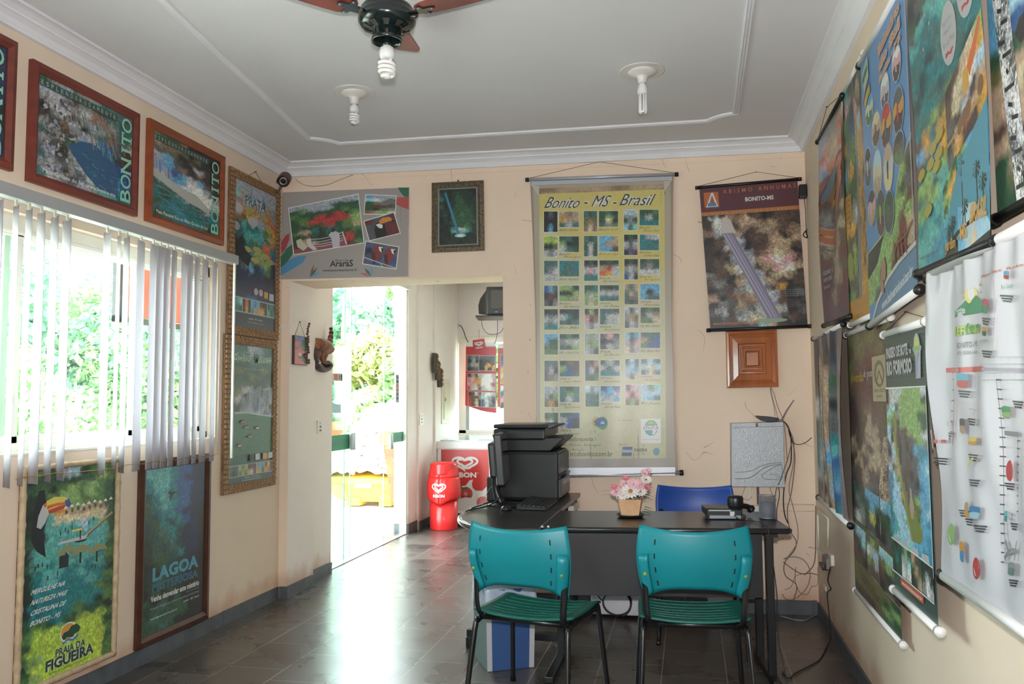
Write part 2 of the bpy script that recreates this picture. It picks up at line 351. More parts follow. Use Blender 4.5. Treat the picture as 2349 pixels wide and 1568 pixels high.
# ================================================================ ROOM SHELL
def stucco(name, base, stain=True, scr=True):
    m = mat(name, base, 0.75, spec=0.25, bump=(55, 0.12, 0.004)); nt = m.node_tree; N = nt.nodes; Lk = nt.links; b = N['Principled BSDF']
    tc = N.new('ShaderNodeTexCoord'); c = hexc(base)
    n1 = N.new('ShaderNodeTexNoise'); n1.inputs['Scale'].default_value = 1.7; n1.inputs['Detail'].default_value = 5; Lk.new(tc.outputs['Object'], n1.inputs['Vector'])
    r1 = N.new('ShaderNodeMapRange'); r1.inputs[1].default_value = 0.3; r1.inputs[2].default_value = 0.7; r1.inputs[3].default_value = 0.95; r1.inputs[4].default_value = 1.04; Lk.new(n1.outputs[0], r1.inputs[0])
    v = N.new('ShaderNodeVectorMath'); v.operation = 'SCALE'; v.inputs[0].default_value = c; Lk.new(r1.outputs[0], v.inputs['Scale']); last = v.outputs[0]
    if scr:      # curved plaster scratches
        mp = N.new('ShaderNodeMapping'); mp.inputs['Rotation'].default_value = (0.4, 0.7, 0.2); Lk.new(tc.outputs['Object'], mp.inputs[0])
        n2 = N.new('ShaderNodeTexNoise'); n2.inputs['Scale'].default_value = 3.2; n2.inputs['Detail'].default_value = 1.2; Lk.new(mp.outputs[0], n2.inputs['Vector'])
        s1 = N.new('ShaderNodeMath'); s1.operation = 'SUBTRACT'; s1.inputs[1].default_value = 0.5; Lk.new(n2.outputs[0], s1.inputs[0])
        s2 = N.new('ShaderNodeMath'); s2.operation = 'ABSOLUTE'; Lk.new(s1.outputs[0], s2.inputs[0])
        s3 = N.new('ShaderNodeMath'); s3.operation = 'LESS_THAN'; s3.inputs[1].default_value = 0.0022; Lk.new(s2.outputs[0], s3.inputs[0])
        n3 = N.new('ShaderNodeTexNoise'); n3.inputs['Scale'].default_value = 7; n3.inputs['Detail'].default_value = 1; Lk.new(tc.outputs['Object'], n3.inputs['Vector'])
        s4 = N.new('ShaderNodeMath'); s4.operation = 'GREATER_THAN'; s4.inputs[1].default_value = 0.57; Lk.new(n3.outputs[0], s4.inputs[0])
        s5 = N.new('ShaderNodeMath'); s5.operation = 'MULTIPLY'; Lk.new(s3.outputs[0], s5.inputs[0]); Lk.new(s4.outputs[0], s5.inputs[1])
        s6 = N.new('ShaderNodeMath'); s6.operation = 'MULTIPLY'; s6.inputs[1].default_value = 0.5; Lk.new(s5.outputs[0], s6.inputs[0])
        mx = N.new('ShaderNodeMix'); mx.data_type = 'RGBA'; mx.inputs[7].default_value = (*hexc('#8a6a4c'), 1); Lk.new(s6.outputs[0], mx.inputs[0]); Lk.new(last, mx.inputs[6]); last = mx.outputs[2]
    if stain:    # reddish earth splashed along the bottom of the wall
        sx = N.new('ShaderNodeSeparateXYZ'); Lk.new(tc.outputs['Object'], sx.inputs[0])
        n4 = N.new('ShaderNodeTexNoise'); n4.inputs['Scale'].default_value = 5; n4.inputs['Detail'].default_value = 5; Lk.new(tc.outputs['Object'], n4.inputs['Vector'])
        a1 = N.new('ShaderNodeMath'); a1.operation = 'MULTIPLY_ADD'; a1.inputs[1].default_value = -0.30; a1.inputs[2].default_value = 0.15; Lk.new(n4.outputs[0], a1.inputs[0])
        a2 = N.new('ShaderNodeMath'); a2.operation = 'ADD'; Lk.new(a1.outputs[0], a2.inputs[0]); Lk.new(sx.outputs[2], a2.inputs[1])
        r4 = N.new('ShaderNodeMapRange'); r4.inputs[1].default_value = 0.06; r4.inputs[2].default_value = 0.20; r4.inputs[3].default_value = 0.55; r4.inputs[4].default_value = 0.0; Lk.new(a2.outputs[0], r4.inputs[0])
        mx = N.new('ShaderNodeMix'); mx.data_type = 'RGBA'; mx.inputs[7].default_value = (*hexc('#a9673a'), 1); Lk.new(r4.outputs[0], mx.inputs[0]); Lk.new(last, mx.inputs[6]); last = mx.outputs[2]
    Lk.new(last, b.inputs['Base Color']); return m
stucco('wall_cream', '#ebd3bd'); stucco('wall_cream_plain', '#e0cdb8', True, False); stucco('wall_white', '#e6dcd6', True, False)
mat('gypsum', '#dedadc', 0.8, spec=0.2, noise=(1.2, 0.03), bump=(30, 0.1, 0.002)); mat('cornice_white', '#e4e2e6', 0.6, noise=(3, 0.03))
mat('slate_base', '#50555a', 0.45, noise=(9, 0.25), bump=(25, 0.3, 0.004))
# slate floor: staggered tiles with thin pale joints
m = mat('slate_floor', '#5a5552', 0.3); nt = m.node_tree; N = nt.nodes; Lk = nt.links; b = N['Principled BSDF']
tc = N.new('ShaderNodeTexCoord'); mp = N.new('ShaderNodeMapping'); mp.inputs['Rotation'].default_value = (0, 0, math.radians(90)); mp.inputs['Location'].default_value = (0.02, -0.157, 0); Lk.new(tc.outputs['Object'], mp.inputs[0])
br = N.new('ShaderNodeTexBrick'); br.inputs['Scale'].default_value = 1; br.inputs['Brick Width'].default_value = 0.42; br.inputs['Row Height'].default_value = 0.312
br.inputs['Mortar Size'].default_value = 0.0028; br.inputs['Mortar Smooth'].default_value = 0.3; br.inputs['Bias'].default_value = 0; br.offset = 0.37
br.inputs['Color1'].default_value = (*hexc('#55504c'), 1); br.inputs['Color2'].default_value = (*hexc('#403d3b'), 1); br.inputs['Mortar'].default_value = (*hexc('#8d8078'), 1); Lk.new(mp.outputs[0], br.inputs['Vector'])
n1 = N.new('ShaderNodeTexNoise'); n1.inputs['Scale'].default_value = 4.5; n1.inputs['Detail'].default_value = 9; n1.inputs['Distortion'].default_value = 0.3; Lk.new(tc.outputs['Object'], n1.inputs['Vector'])
cr = N.new('ShaderNodeValToRGB'); cr.color_ramp.elements[0].position = 0.33; cr.color_ramp.elements[0].color = (0.82, 0.78, 0.75, 1); cr.color_ramp.elements[1].position = 0.66; cr.color_ramp.elements[1].color = (1.15, 1.12, 1.08, 1); Lk.new(n1.outputs[0], cr.inputs[0])
mx = N.new('ShaderNodeMix'); mx.data_type = 'RGBA'; mx.blend_type = 'MULTIPLY'; mx.inputs[0].default_value = 1; Lk.new(br.outputs[0], mx.inputs[6]); Lk.new(cr.outputs[0], mx.inputs[7]); Lk.new(mx.outputs[2], b.inputs['Base Color'])
r = N.new('ShaderNodeMapRange'); r.inputs[1].default_value = 0.3; r.inputs[2].default_value = 0.7; r.inputs[3].default_value = 0.24; r.inputs[4].default_value = 0.34; Lk.new(n1.outputs[0], r.inputs[0]); Lk.new(r.outputs[0], b.inputs['Roughness'])
bp = N.new('ShaderNodeBump'); bp.inputs['Strength'].default_value = 0.3; bp.inputs['Distance'].default_value = 0.0025
ad = N.new('ShaderNodeMath'); ad.operation = 'MULTIPLY_ADD'; ad.inputs[1].default_value = -0.6; Lk.new(br.outputs['Fac'], ad.inputs[0]); n9 = N.new('ShaderNodeTexNoise'); n9.inputs['Scale'].default_value = 22; n9.inputs['Detail'].default_value = 3; Lk.new(tc.outputs['Object'], n9.inputs['Vector']); sc9 = N.new('ShaderNodeMath'); sc9.operation = 'MULTIPLY'; sc9.inputs[1].default_value = 0.45; Lk.new(n9.outputs[0], sc9.inputs[0]); Lk.new(sc9.outputs[0], ad.inputs[2]); Lk.new(ad.outputs[0], bp.inputs['Height']); Lk.new(bp.outputs[0], b.inputs['Normal'])
YB = -1.6; HY = 9.9; HXL = -2.82; HXR = -0.2; YD0, YD1 = 6.22, 8.13; ZD = 2.5; TB = 5.76
WY0, WY1, WZ0, WZ1 = 1.7, 4.53, 1.13, 2.17
fl_ = MB(); fl_.box((-3.0, YB-0.2, -0.12), (XR+0.2, 5.6, 0)); fl_.box((-3.0, 5.6, -0.12), (HXR+0.1, HY+0.2, 0)); struct('floor', fl_, 'slate_floor')
g = MB(); g.box((-3.1, YB-0.2, ZC), (XR+0.2, 5.6, ZC+0.12)); struct('ceiling', g, 'gypsum')
g = MB(); g.box((-3.0, TB-0.2, 3.0), (HXR+0.1, HY+0.2, 3.12)); struct('ceiling', g, 'wall_white')
# left wall with the window hole
t = -2.97; g = MB()
g.box((t, YB, 0), (XL, WY0, ZC)); g.box((t, WY1, 0), (XL, 5.36, ZC)); g.box((t, WY0, 0), (XL, WY1, WZ0)); g.box((t, WY0, WZ1), (XL, WY1, ZC)); struct('wall_left', g, 'wall_cream_plain')
g = MB(); g.box((XR, YB, 0), (XR+0.15, 5.75, ZC)); struct('wall_right', g, 'wall_cream_plain')
g = MB(); FX0, FX1, FZ0, FZ1 = -1.75, -0.55, 1.25, 2.05  # opening cut for the added window that lets fill daylight in
g.box((-3.0, YB-0.15, 0), (FX0, YB, ZC)); g.box((FX1, YB-0.15, 0), (XR+0.15, YB, ZC)); g.box((FX0, YB-0.15, 0), (FX1, YB, FZ0)); g.box((FX0, YB-0.15, FZ1), (FX1, YB, ZC)); struct('wall_front', g, 'wall_cream_plain')
# back wall: slightly skewed, with the wide opening to the hall
OX0, OX1, OZ = -2.735, -1.212, 2.2
def bpr(x0, x1, z0, z1, y1=TB):
    return [(x0, byw(x0), z0), (x1, byw(x1), z0), (x1, y1, z0), (x0, y1, z0), (x0, byw(x0), z1), (x1, byw(x1), z1), (x1, y1, z1), (x0, y1, z1)]
g = MB(); g.hexa(bpr(-2.97, OX0, 0, ZC)); g.hexa(bpr(OX1, XR+0.15, 0, ZC)); g.hexa(bpr(OX0, OX1, OZ, ZC)); struct('wall_back', g, 'wall_cream')
# hall shell
g = MB(); g.box((-2.97, TB, 0), (-2.80, YD0, 3.0)); g.box((-2.97, YD1, 0), (HXL, YD1+0.28, 3.0)); g.box((-2.97, YD0, ZD+0.12), (HXL, YD1, 3.0)); g.box((-2.97, YD1+0.28, 0), (-2.80, HY+0.15, 3.0)); struct('wall_hall_left', g, 'wall_white')
g = MB(); g.box((-2.8, 8.93, 0), (-2.775, HY, 3.0)); struct('trim_1', g, 'wall_white')
HWX0, HWX1, HWZ0, HWZ1 = -2.78, -1.25, 0.95, 2.14
g = MB(); g.box((-2.8, HY, 0), (HXR, HY+0.15, HWZ0)); g.box((-2.8, HY, HWZ1), (HXR, HY+0.15, 3.0)); g.box((HWX1, HY, HWZ0), (HXR, HY+0.15, HWZ1)); struct('wall_hall_back', g, 'wall_white')
g = MB(); g.box((HXR, TB, 0), (HXR+0.1, HY+0.15, 3.0)); struct('wall_hall_right', g, 'wall_white')
g = MB(); g.hexa([(OX0, byw(OX0)+.002, 0.0), (OX0+.003, byw(OX0)+.002, 0.0), (OX0+.003, TB, 0), (OX0, TB, 0), (OX0, byw(OX0)+.002, OZ), (OX0+.003, byw(OX0)+.002, OZ), (OX0+.003, TB, OZ), (OX0, TB, OZ)]); struct('trim_7', g, 'wall_white')
# raised plaster conduit bands on the walls (chased-in wiring)
g = MB(); a = BW(652, 748); g.box((XL, byw(XL)-0.004, a[2]-0.012), (OX0, byw(XL)+0.01, a[2]+0.01)); g.box((OX0, 5.36, a[2]-0.02), (OX0+0.006, 5.72, a[2]+0.012)); struct('trim_2', g, 'wall_white')
p0 = BW(1790, 1155); p1 = BW(1868, 1157); g = MB(); g.tube([p0+BN*0.002, p1+BN*0.002], 0.004, 6); p0 = BW(1790, 1171); p1 = BW(1868, 1172); g.tube([p0+BN*0.001, p1+BN*0.001], 0.003, 6); struct('trim_3', g, 'wall_cream_plain')
# line below the cornice on the back wall
g = MB(); g.hexa([(XL, byw(XL)-0.004, 2.912), (XR, byw(XR)-0.004, 2.912), (XR, byw(XR)+0.01, 2.912), (XL, byw(XL)+0.01, 2.912), (XL, byw(XL)-0.004, 2.946), (XR, byw(XR)-0.004, 2.946), (XR, byw(XR)+0.01, 2.946), (XL, byw(XL)+0.01, 2.946)]); struct('trim_4', g, 'wall_cream')
# cornice: stepped profile swept round the room
prof = [(0, 2.945), (0.022, 2.945), (0.026, 2.953), (0.030, 2.958), (0.040, 2.975), (0.060, 2.990), (0.066, 2.992), (0.068, 2.999), (0.088, 3.012), (0.098, 3.016), (0.112, 3.018), (0.112, 3.03), (0, 3.03)]
ring = [(XL, YB), (XL, byw(XL)), (XR, byw(XR)), (XR, YB)]; ins = [(1, 1), (1, -1), (-1, -1), (-1, 1)]
g = MB(); vs = []; n = len(prof)
for (x, y), (sx, sy) in zip(ring, ins):
    for d, z in prof: vs.append((x+sx*d, y+sy*d, z))
fs = []
for i in range(4):
    j = (i+1) % 4
    for k in range(n-1): fs.append((i*n+k, i*n+k+1, j*n+k+1, j*n+k))
g.add(vs, fs); struct('trim_5', g, 'cornice_white')
# inner ceiling moulding with scooped corners
def arc(c, r, a0, a1, n=10): return [(c[0]+r*math.cos(a0+(a1-a0)*i/n), c[1]+r*math.sin(a0+(a1-a0)*i/n)) for i in range(n+1)]
A = ZP(707, 316, ZC)[:2]; B_ = ZP(778, 328, ZC)[:2]; Cc = ZP(1625, 276, ZC)[:2]; D_ = ZP(1688, 258, ZC)[:2]; E0 = ZP(371, 0, ZC)[:2]; E1 = ZP(1722, 0, ZC)[:2]
def scoop(p, q, bul): # concave quarter curve between p and q, bulging into the room
    mpt = (p+q)/2; d = q-p; nn = np.array([-d[1], d[0]])*bul; return [tuple((1-t)**2*p+2*t*(1-t)*(mpt+nn)+t*t*q) for t in np.linspace(0, 1, 9)]
l0 = A+(E0-A)*2.2; r0 = D_+(E1-D_)*3.2
path = [tuple(l0)]+scoop(A, B_, -0.22)+scoop(Cc, D_, -0.22)+[tuple(r0), tuple(l0)]
g = MB(); vs = []; pr = [(-0.021, 0), (-0.021, -0.010), (-0.012, -0.014), (-0.008, -0.008), (0.0, -0.012), (0.008, -0.006), (0.013, -0.010), (0.020, -0.005), (0.021, 0)]
pp = [np.array(p) for p in path]
for i, p in enumerate(pp):
    a = pp[max(i-1, 0)] if i else pp[-2]; c_ = pp[i+1] if i < len(pp)-1 else pp[1]
    t0 = (p-a)/np.linalg.norm(p-a); t1 = (c_-p)/np.linalg.norm(c_-p); n0 = np.array([-t0[1], t0[0]]); n1_ = np.array([-t1[1], t1[0]]); mm = n0+n1_; mm = mm/max(0.6, mm@mm/2)*1.0
    for d, z in pr: vs.append((p[0]+mm[0]*d, p[1]+mm[1]*d, ZC+z))
k = len(pr); fs = [(i*k+j, i*k+j+1, (i+1)*k+j+1, (i+1)*k+j) for i in range(len(pp)-1) for j in range(k-1)]
g.add(vs, fs); struct('trim_6', g, 'cornice_white')
# skirting of slate pieces
HB = 0.082
def skirt(name, p, q, off, h=HB, th=0.012, mt='slate_base'):
    p = np.array(p, float); q = np.array(q, float); d = q-p; L = np.linalg.norm(d); d /= L; nrm = np.array([-d[1], d[0]])*off; g = MB(); x = 0; rn = random.Random(int(L*100))
    while x < L-1e-3:
        e = min(x+0.39, L); a = p+d*(x+0.0015); b_ = p+d*(e-0.0015); h_ = h+rn.uniform(-0.003, 0.003)
        a2 = a+nrm*th; b2 = b_+nrm*th
        g.hexa([(a[0], a[1], 0), (b_[0], b_[1], 0), (b2[0], b2[1], 0), (a2[0], a2[1], 0), (a[0], a[1], h_), (b_[0], b_[1], h_), (b2[0], b2[1], h_), (a2[0], a2[1], h_)]); x = e
    struct(name, g, mt)
skirt('baseboard_left', (XL, YB), (XL, byw(XL)-0.012), -1); skirt('baseboard_right', (XR, YB), (XR, byw(XR)-0.012), 1)
skirt('baseboard_back', (OX1, byw(OX1)), (XR-0.012, byw(XR-0.012)), -1, 0.09)
skirt('baseboard_back', (XL+0.012, byw(XL)), (OX0+0.01, byw(OX0)), -1)
skirt('baseboard_hall', (OX0, byw(OX0)-0.01), (OX0, TB), -1); skirt('baseboard_hall', (-2.80, TB), (-2.80, YD0), -1)
skirt('baseboard_hall', (-2.80, YD1+0.28), (-2.80, HY), -1, 0.09); skirt('baseboard_hall', (-2.97, YD1), (HXL+0.006, YD1), -1, 0.1, 0.008)
skirt('baseboard_hall', (HXL, YD1), (HXL, YD1+0.28), -1, 0.1, 0.008); skirt('baseboard_hall', (-2.77, HY), (HXR, HY), -1)
# ---------------------------------------------------------------- window_1 (left wall, sliding panes)
mat('alu_white', '#dad8cc', 0.45, noise=(6, 0.05)); mat('steel', '#a9abac', 0.35, metal=0.9)
gl = bpy.data.materials.new('glass'); gl.use_nodes = True; nt = gl.node_tree; nt.nodes.clear(); o_ = nt.nodes.new('ShaderNodeOutputMaterial')
tr = nt.nodes.new('ShaderNodeBsdfTransparent'); tr.inputs[0].default_value = (0.86, 0.95, 0.90, 1); gs = nt.nodes.new('ShaderNodeBsdfGlossy'); gs.inputs['Roughness'].default_value = 0.02
lw = nt.nodes.new('ShaderNodeLayerWeight'); lw.inputs[0].default_value = 0.5; pw = nt.nodes.new('ShaderNodeMath'); pw.operation = 'POWER'; pw.inputs[1].default_value = 5; nt.links.new(lw.outputs['Facing'], pw.inputs[0]); fr = nt.nodes.new('ShaderNodeMath'); fr.operation = 'MULTIPLY_ADD'; fr.inputs[1].default_value = 0.5; fr.inputs[2].default_value = 0.03; nt.links.new(pw.outputs[0], fr.inputs[0]); ms = nt.nodes.new('ShaderNodeMixShader'); nt.links.new(fr.outputs[0], ms.inputs[0]); nt.links.new(tr.outputs[0], ms.inputs[1]); nt.links.new(gs.outputs[0], ms.inputs[2]); nt.links.new(ms.outputs[0], o_.inputs[0]); MATS['glass'] = gl
W1 = bpy.data.objects.new('window_1', None); C.objects.link(W1); W1.location = (XL-0.1, (WY0+WY1)/2, WZ0); W1['kind'] = 'structure'
g = MB(); x0, x1 = -2.93, -2.85
g.box((x0, WY0, WZ0), (x1, WY1, WZ0+0.05)); g.box((x0, WY0, WZ1-0.06), (x1, WY1, WZ1)); g.box((x0, WY0, WZ0), (x1, WY0+0.05, WZ1)); g.box((x0, WY1-0.05, WZ0), (x1, WY1, WZ1))
for k in range(5): g.box((x1-0.002-k*0.012, WY0, WZ1-0.075-k*0.004), (x1+0.004-k*0.012, WY1, WZ1-0.055))
g.box((-2.86, WY0, WZ0-0.0), (-2.79, WY1, WZ0+0.012)); obj('window_frame', g, 'alu_white', W1, 0.002)
ym = XP(303, 900, -2.89)[1]
for (a, b_, xx) in ((WY0+0.04, 3.1, -2.88), (3.02, ym+0.03, -2.905), (ym-0.02, WY1-0.04, -2.88)):
    g = MB(); z0, z1 = WZ0+0.045, WZ1-0.055
    g.box((xx-0.012, a, z0), (xx+0.012, a+0.035, z1)); g.box((xx-0.012, b_-0.035, z0), (xx+0.012, b_, z1)); g.box((xx-0.012, a, z0), (xx+0.012, b_, z0+0.035)); g.box((xx-0.012, a, z1-0.03), (xx+0.012, b_, z1))
    s_ = obj('sash', g, 'alu_white', W1, 0.002); s_.parent = W1
    g = MB(); g.box((xx-0.002, a+0.03, z0+0.03), (xx+0.002, b_-0.03, z1-0.03)); obj('pane', g, 'glass', s_)
W3 = bpy.data.objects.new('added_fill_window', None); C.objects.link(W3); W3.location = ((FX0+FX1)/2, YB-.07, FZ0); W3['kind'] = 'structure'  # unseen window behind the camera, added for fill daylight
g = MB(); y0, y1 = YB-.11, YB-.05
g.box((FX0, y0, FZ0), (FX1, y1, FZ0+.04)); g.box((FX0, y0, FZ1-.04), (FX1, y1, FZ1)); g.box((FX0, y0, FZ0), (FX0+.04, y1, FZ1)); g.box((FX1-.04, y0, FZ0), (FX1, y1, FZ1)); g.box(((FX0+FX1)/2-.02, y0, FZ0), ((FX0+FX1)/2+.02, y1, FZ1)); obj('window_frame', g, 'alu_white', W3)
g = MB(); g.box((FX0+.03, YB-.083, FZ0+.03), (FX1-.03, YB-.079, FZ1-.03)); obj('pane', g, 'glass', W3)
# ---------------------------------------------------------------- window_2 (hall back wall)
W2 = bpy.data.objects.new('window_2', None); C.objects.link(W2); W2.location = ((HWX0+HWX1)/2, HY+0.07, HWZ0); W2['kind'] = 'structure'
mat('alu_grey', '#9aa2a6', 0.4, metal=0.5)
g = MB(); y0, y1 = HY+0.02, HY+0.10
g.box((HWX0, y0, HWZ0), (HWX1, y1, HWZ0+0.04)); g.box((HWX0, y0-0.03, HWZ1-0.075), (HWX1, y1, HWZ1)); g.box((HWX0, y0, HWZ0), (HWX0+0.09, y1, HWZ1)); g.box((HWX1-0.05, y0, HWZ0), (HWX1, y1, HWZ1))
obj('window_frame', g, 'alu_white', W2, 0.003)
g = MB(); g.box((HWX0+0.09, y0+0.01, HWZ0+0.03), (HWX0+0.13, y1-0.02, HWZ1-0.07)); g.box((-2.04, y0+0.02, HWZ0+0.03), (-2.03, y1-0.02, HWZ1-0.07)); s_ = obj('sash', g, 'alu_grey', W2)
g = MB(); g.box((HWX0+0.1, HY+0.06, HWZ0+0.03), (HWX1-0.04, HY+0.064, HWZ1-0.07)); obj('pane', g, 'glass', s_)
# ---------------------------------------------------------------- door_1 (sliding glass door of the hall)
D1 = bpy.data.objects.new('door_1', None); C.objects.link(D1); D1.location = (HXL-0.03, (YD0+YD1)/2, 0); D1['kind'] = 'structure'
g = MB(); g.box((-2.90, YD0, ZD-0.0), (-2.80, YD1, ZD+0.12)); g.box((-2.90, YD1-0.03, 0), (-2.83, YD1, ZD)); obj('header_box', g, 'alu_white', D1, 0.004)
g = MB(); g.box((-2.90, YD0, 0.0), (-2.835, YD1, 0.008)); obj('floor_track', g, 'steel', D1)
def pane(ya, yb, x, edge_at):
    g = MB(); g.box((x-0.004, ya, 0.012), (x+0.004, yb, ZD)); p = obj('glass_panel', g, 'glass', D1)
    g = MB(); e = yb if edge_at == 'far' else ya; g.box((x-0.0045, e-0.005, 0.012), (x+0.0045, e+0.005, ZD)); obj('glass_edge', g, mat('glass_edge', '#7fb8a6', 0.2), p)
    return p
pL = pane(YD0-0.05, 6.62, -2.868, 'far'); pM = pane(YD0-0.05, 6.80, -2.888, 'far'); pR = pane(7.56, YD1-0.02, -2.868, 'near')
mat('green_film', '#1f9e6c', 0.35, noise=(30, 0.1)); mat('grey_handle', '#8d9896', 0.35)
def band(p, ya, yb, z0, z1, t):
    P_ = Print([(-2.862, ya, z1), (-2.862, yb, z1), (-2.862, yb, z0), (-2.862, ya, z0)], (1, 0, 0), 0.9); P_.fill(P_.uv(0, 0, 1, 1), '#2aa878'); P_.text(t, P_.uv(0.02, 0.32, 0.9, 0.72), '#5f8f7c', 0.0); P_.build('film_band', p, 'printed_paper')
def dz(px, py): return XP(px, py, -2.862)[2]
band(pL, XP(757, 1000, -2.862)[1], XP(806, 1000, -2.862)[1], dz(780, 1032), dz(780, 997), 'AGUAS TURISMO'); band(pR, XP(893, 1000, -2.862)[1], XP(930, 1000, -2.862)[1], dz(915, 1013), dz(915, 990), 'TURISMO')
for p, (a, b_) in ((pL, (802, 812)), (pR, (893, 899))):
    ya, yb = sorted((XP(a, 1000, -2.85)[1], XP(b_, 1000, -2.85)[1])); zc = dz(a, 1012); g = MB(); g.rbox((-2.86, ya, zc-0.075), (-2.83, yb, zc+0.075), 0.012); obj('handle', g, 'grey_handle', p)
P_ = Print([XP(757, 856, -2.862), XP(786, 856, -2.862), XP(786, 874, -2.862), XP(757, 872, -2.862)], (1, 0, 0)); P_.fill(P_.uv(0, 0, 1, 1), '#d8cfd0'); P_.fill(P_.uv(.3, .08, .6, .92), 'o'); P_.ell(P_.uv(.82, .1, .98, .9), 'm'); P_.fill(P_.uv(.68, .2, .76, .8), 'G'); P_.build('sticker', pL, 'printed_paper')
P_ = Print([XP(761, 926, -2.862), XP(782, 927, -2.862), XP(782, 947, -2.862), XP(761, 946, -2.862)], (1, 0, 0)); P_.fill(P_.uv(0, 0, 1, 1), '#bfe4ea'); P_.build('sticker', pL, 'printed_paper')
P_ = Print([XP(908, 858, -2.862), XP(920, 860, -2.862), XP(920, 924, -2.862), XP(908, 922, -2.862)], (1, 0, 0)); P_.fill(P_.uv(0, 0, .6, 1), 'h')
for i, c in enumerate('GKooGB'): P_.fill(P_.uv(.1, .05+i*.15, .5, .15+i*.15), c)
P_.build('sticker', pR, 'printed_paper')
# ================================================================ OUTDOORS
mat('concrete', '#cfccc2', 0.85, noise=(2, 0.08)); mat('grass_ground', '#9a9c80', 0.9, noise=(3, 0.25))
g = MB(); g.box((-14, YB-3, -0.16), (-3.0, 16, -0.02)); struct('floor', g, 'concrete')
g = MB(); g.box((-60, -20, -0.3), (-14, 70, -0.06)); g.box((-14, 16, -0.3), (30, 70, -0.06)); g.box((-3.0, HY+0.2, -0.3), (30, 16, -0.06)); struct('ground', g, 'grass_ground')
def leafmat(name, c, c2):
    m = mat(name, c, 0.6); nt = m.node_tree; N = nt.nodes; b = N['Principled BSDF']; oi = N.new('ShaderNodeTexCoord'); tx = N.new('ShaderNodeTexNoise'); tx.inputs['Scale'].default_value = 2.4; nt.links.new(oi.outputs['Object'], tx.inputs['Vector'])
    cr = N.new('ShaderNodeValToRGB'); cr.color_ramp.elements[0].position = 0.35; cr.color_ramp.elements[1].position = 0.65; cr.color_ramp.elements[0].color = (*hexc(c), 1); cr.color_ramp.elements[1].color = (*hexc(c2), 1); nt.links.new(tx.outputs[0], cr.inputs[0]); nt.links.new(cr.outputs[0], b.inputs['Base Color'])
    out = N['Material Output']; tl = N.new('ShaderNodeBsdfTranslucent'); nt.links.new(cr.outputs[0], tl.inputs[0]); ms = N.new('ShaderNodeMixShader'); ms.inputs[0].default_value = 0.35; nt.links.new(b.outputs[0], ms.inputs[1]); nt.links.new(tl.outputs[0], ms.inputs[2]); nt.links.new(ms.outputs[0], out.inputs[0])
leafmat('leaf_a', '#5f8f52', '#a3bf86'); leafmat('leaf_b', '#5a8a68', '#94b89a'); leafmat('leaf_c', '#8a9a58', '#bcc488'); mat('bark', '#9a8a74', 0.9, noise=(8, 0.2))
def tree(name, cx, cy, r, h, zc, n, seed, m, label, group=None, leaf=0.085, trunk=True, cone=False):
    rn = np.random.default_rng(seed); th = thing(name, label, 'tree' if trunk else 'hedge', (cx, cy, 0), 0, group)
    blobs = [(np.array([cx+rn.normal()*r*0.42, cy+rn.normal()*r*0.42, zc+rn.normal()*h*0.24]), r*rn.uniform(0.35, 0.6)) for _ in range(11)]
    V = []; Fc = []
    for i in range(n):
        if cone:
            t = rn.random()**0.7; z = zc+h/2-t*h; a = rn.random()*6.28; rr = r*t*(0.6+0.4*((t*7) % 1))*rn.uniform(0.5, 1); p = np.array([cx+rr*math.cos(a), cy+rr*math.sin(a), z])
        else:
            c, br_ = blobs[rn.integers(len(blobs))]; d = rn.normal(size=3); d /= np.linalg.norm(d); p = c+d*br_*rn.uniform(0.75, 1.0)*np.array([1, 1, h/(2*r)*0.8+0.2])
        if p[2] < 0.02: p[2] = rn.uniform(0.05, 0.5)
        a = rn.normal(size=3); a /= np.linalg.norm(a); b = np.cross(a, rn.normal(size=3)); b /= np.linalg.norm(b); s = leaf*rn.uniform(0.6, 1.3); k = len(V)
        V += [p-a*s, p+b*s*0.5, p+a*s, p-b*s*0.5]; Fc.append((k, k+1, k+2, k+3))
    mb = MB(); mb.add(V, Fc); obj('foliage', mb, m, th)
    if trunk:
        mb = MB(); mb.tube([(cx, cy, -0.05), (cx+0.05, cy, zc*0.5), (cx-0.05, cy+0.05, zc), (cx, cy, zc+h*0.25)], [0.12, 0.10, 0.08, 0.03], 8); mb.tube([(cx, cy, zc*0.55), (cx+r*0.3, cy+0.1, zc+h*0.1)], [0.07, 0.03], 6); mb.tube([(cx, cy, zc*0.6), (cx-r*0.3, cy-0.1, zc+h*0.12)], [0.06, 0.03], 6); obj('trunk', mb, 'bark', th)
tree('leafy_tree', -9.6, 9.6, 1.7, 2.7, 1.75, 14000, 1, 'leaf_b', 'broad tree filling the leftmost gap between the open blind slats', 'trees outside the left window')
tree('leafy_tree', -8.6, 10.9, 1.3, 2.3, 1.45, 14000, 2, 'leaf_a', 'bright green tree outside, behind the open middle of the blind', 'trees outside the left window')
tree('leafy_tree', -9.7, 12.9, 1.8, 3.0, 1.85, 14000, 3, 'leaf_b', 'pale bluish green tree outside, right of the widest gap in the blind', 'trees outside the left window')
tree('leafy_tree', -8.7, 14.3, 1.3, 2.9, 1.6, 6000, 4, 'leaf_a', 'tree outside seen through slits between the closed slats', 'trees outside the left window')
tree('leafy_tree', -6.9, 6.6, 1.1, 1.9, 1.15, 9000, 14, 'leaf_a', 'low tree outside at the far left edge of the window', 'trees outside the left window', 0.06)
tree('leafy_tree', -7.2, 16.6, 1.45, 4.6, 2.5, 8000, 5, 'leaf_b', 'tall tree behind the left glass door panel', 'trees outside the glass door', 0.13)
tree('leafy_tree', -5.55, 14.2, 0.85, 2.4, 1.5, 6000, 6, 'leaf_c', 'yellow green bush tree in the open gap of the glass door', 'trees outside the glass door', 0.1)
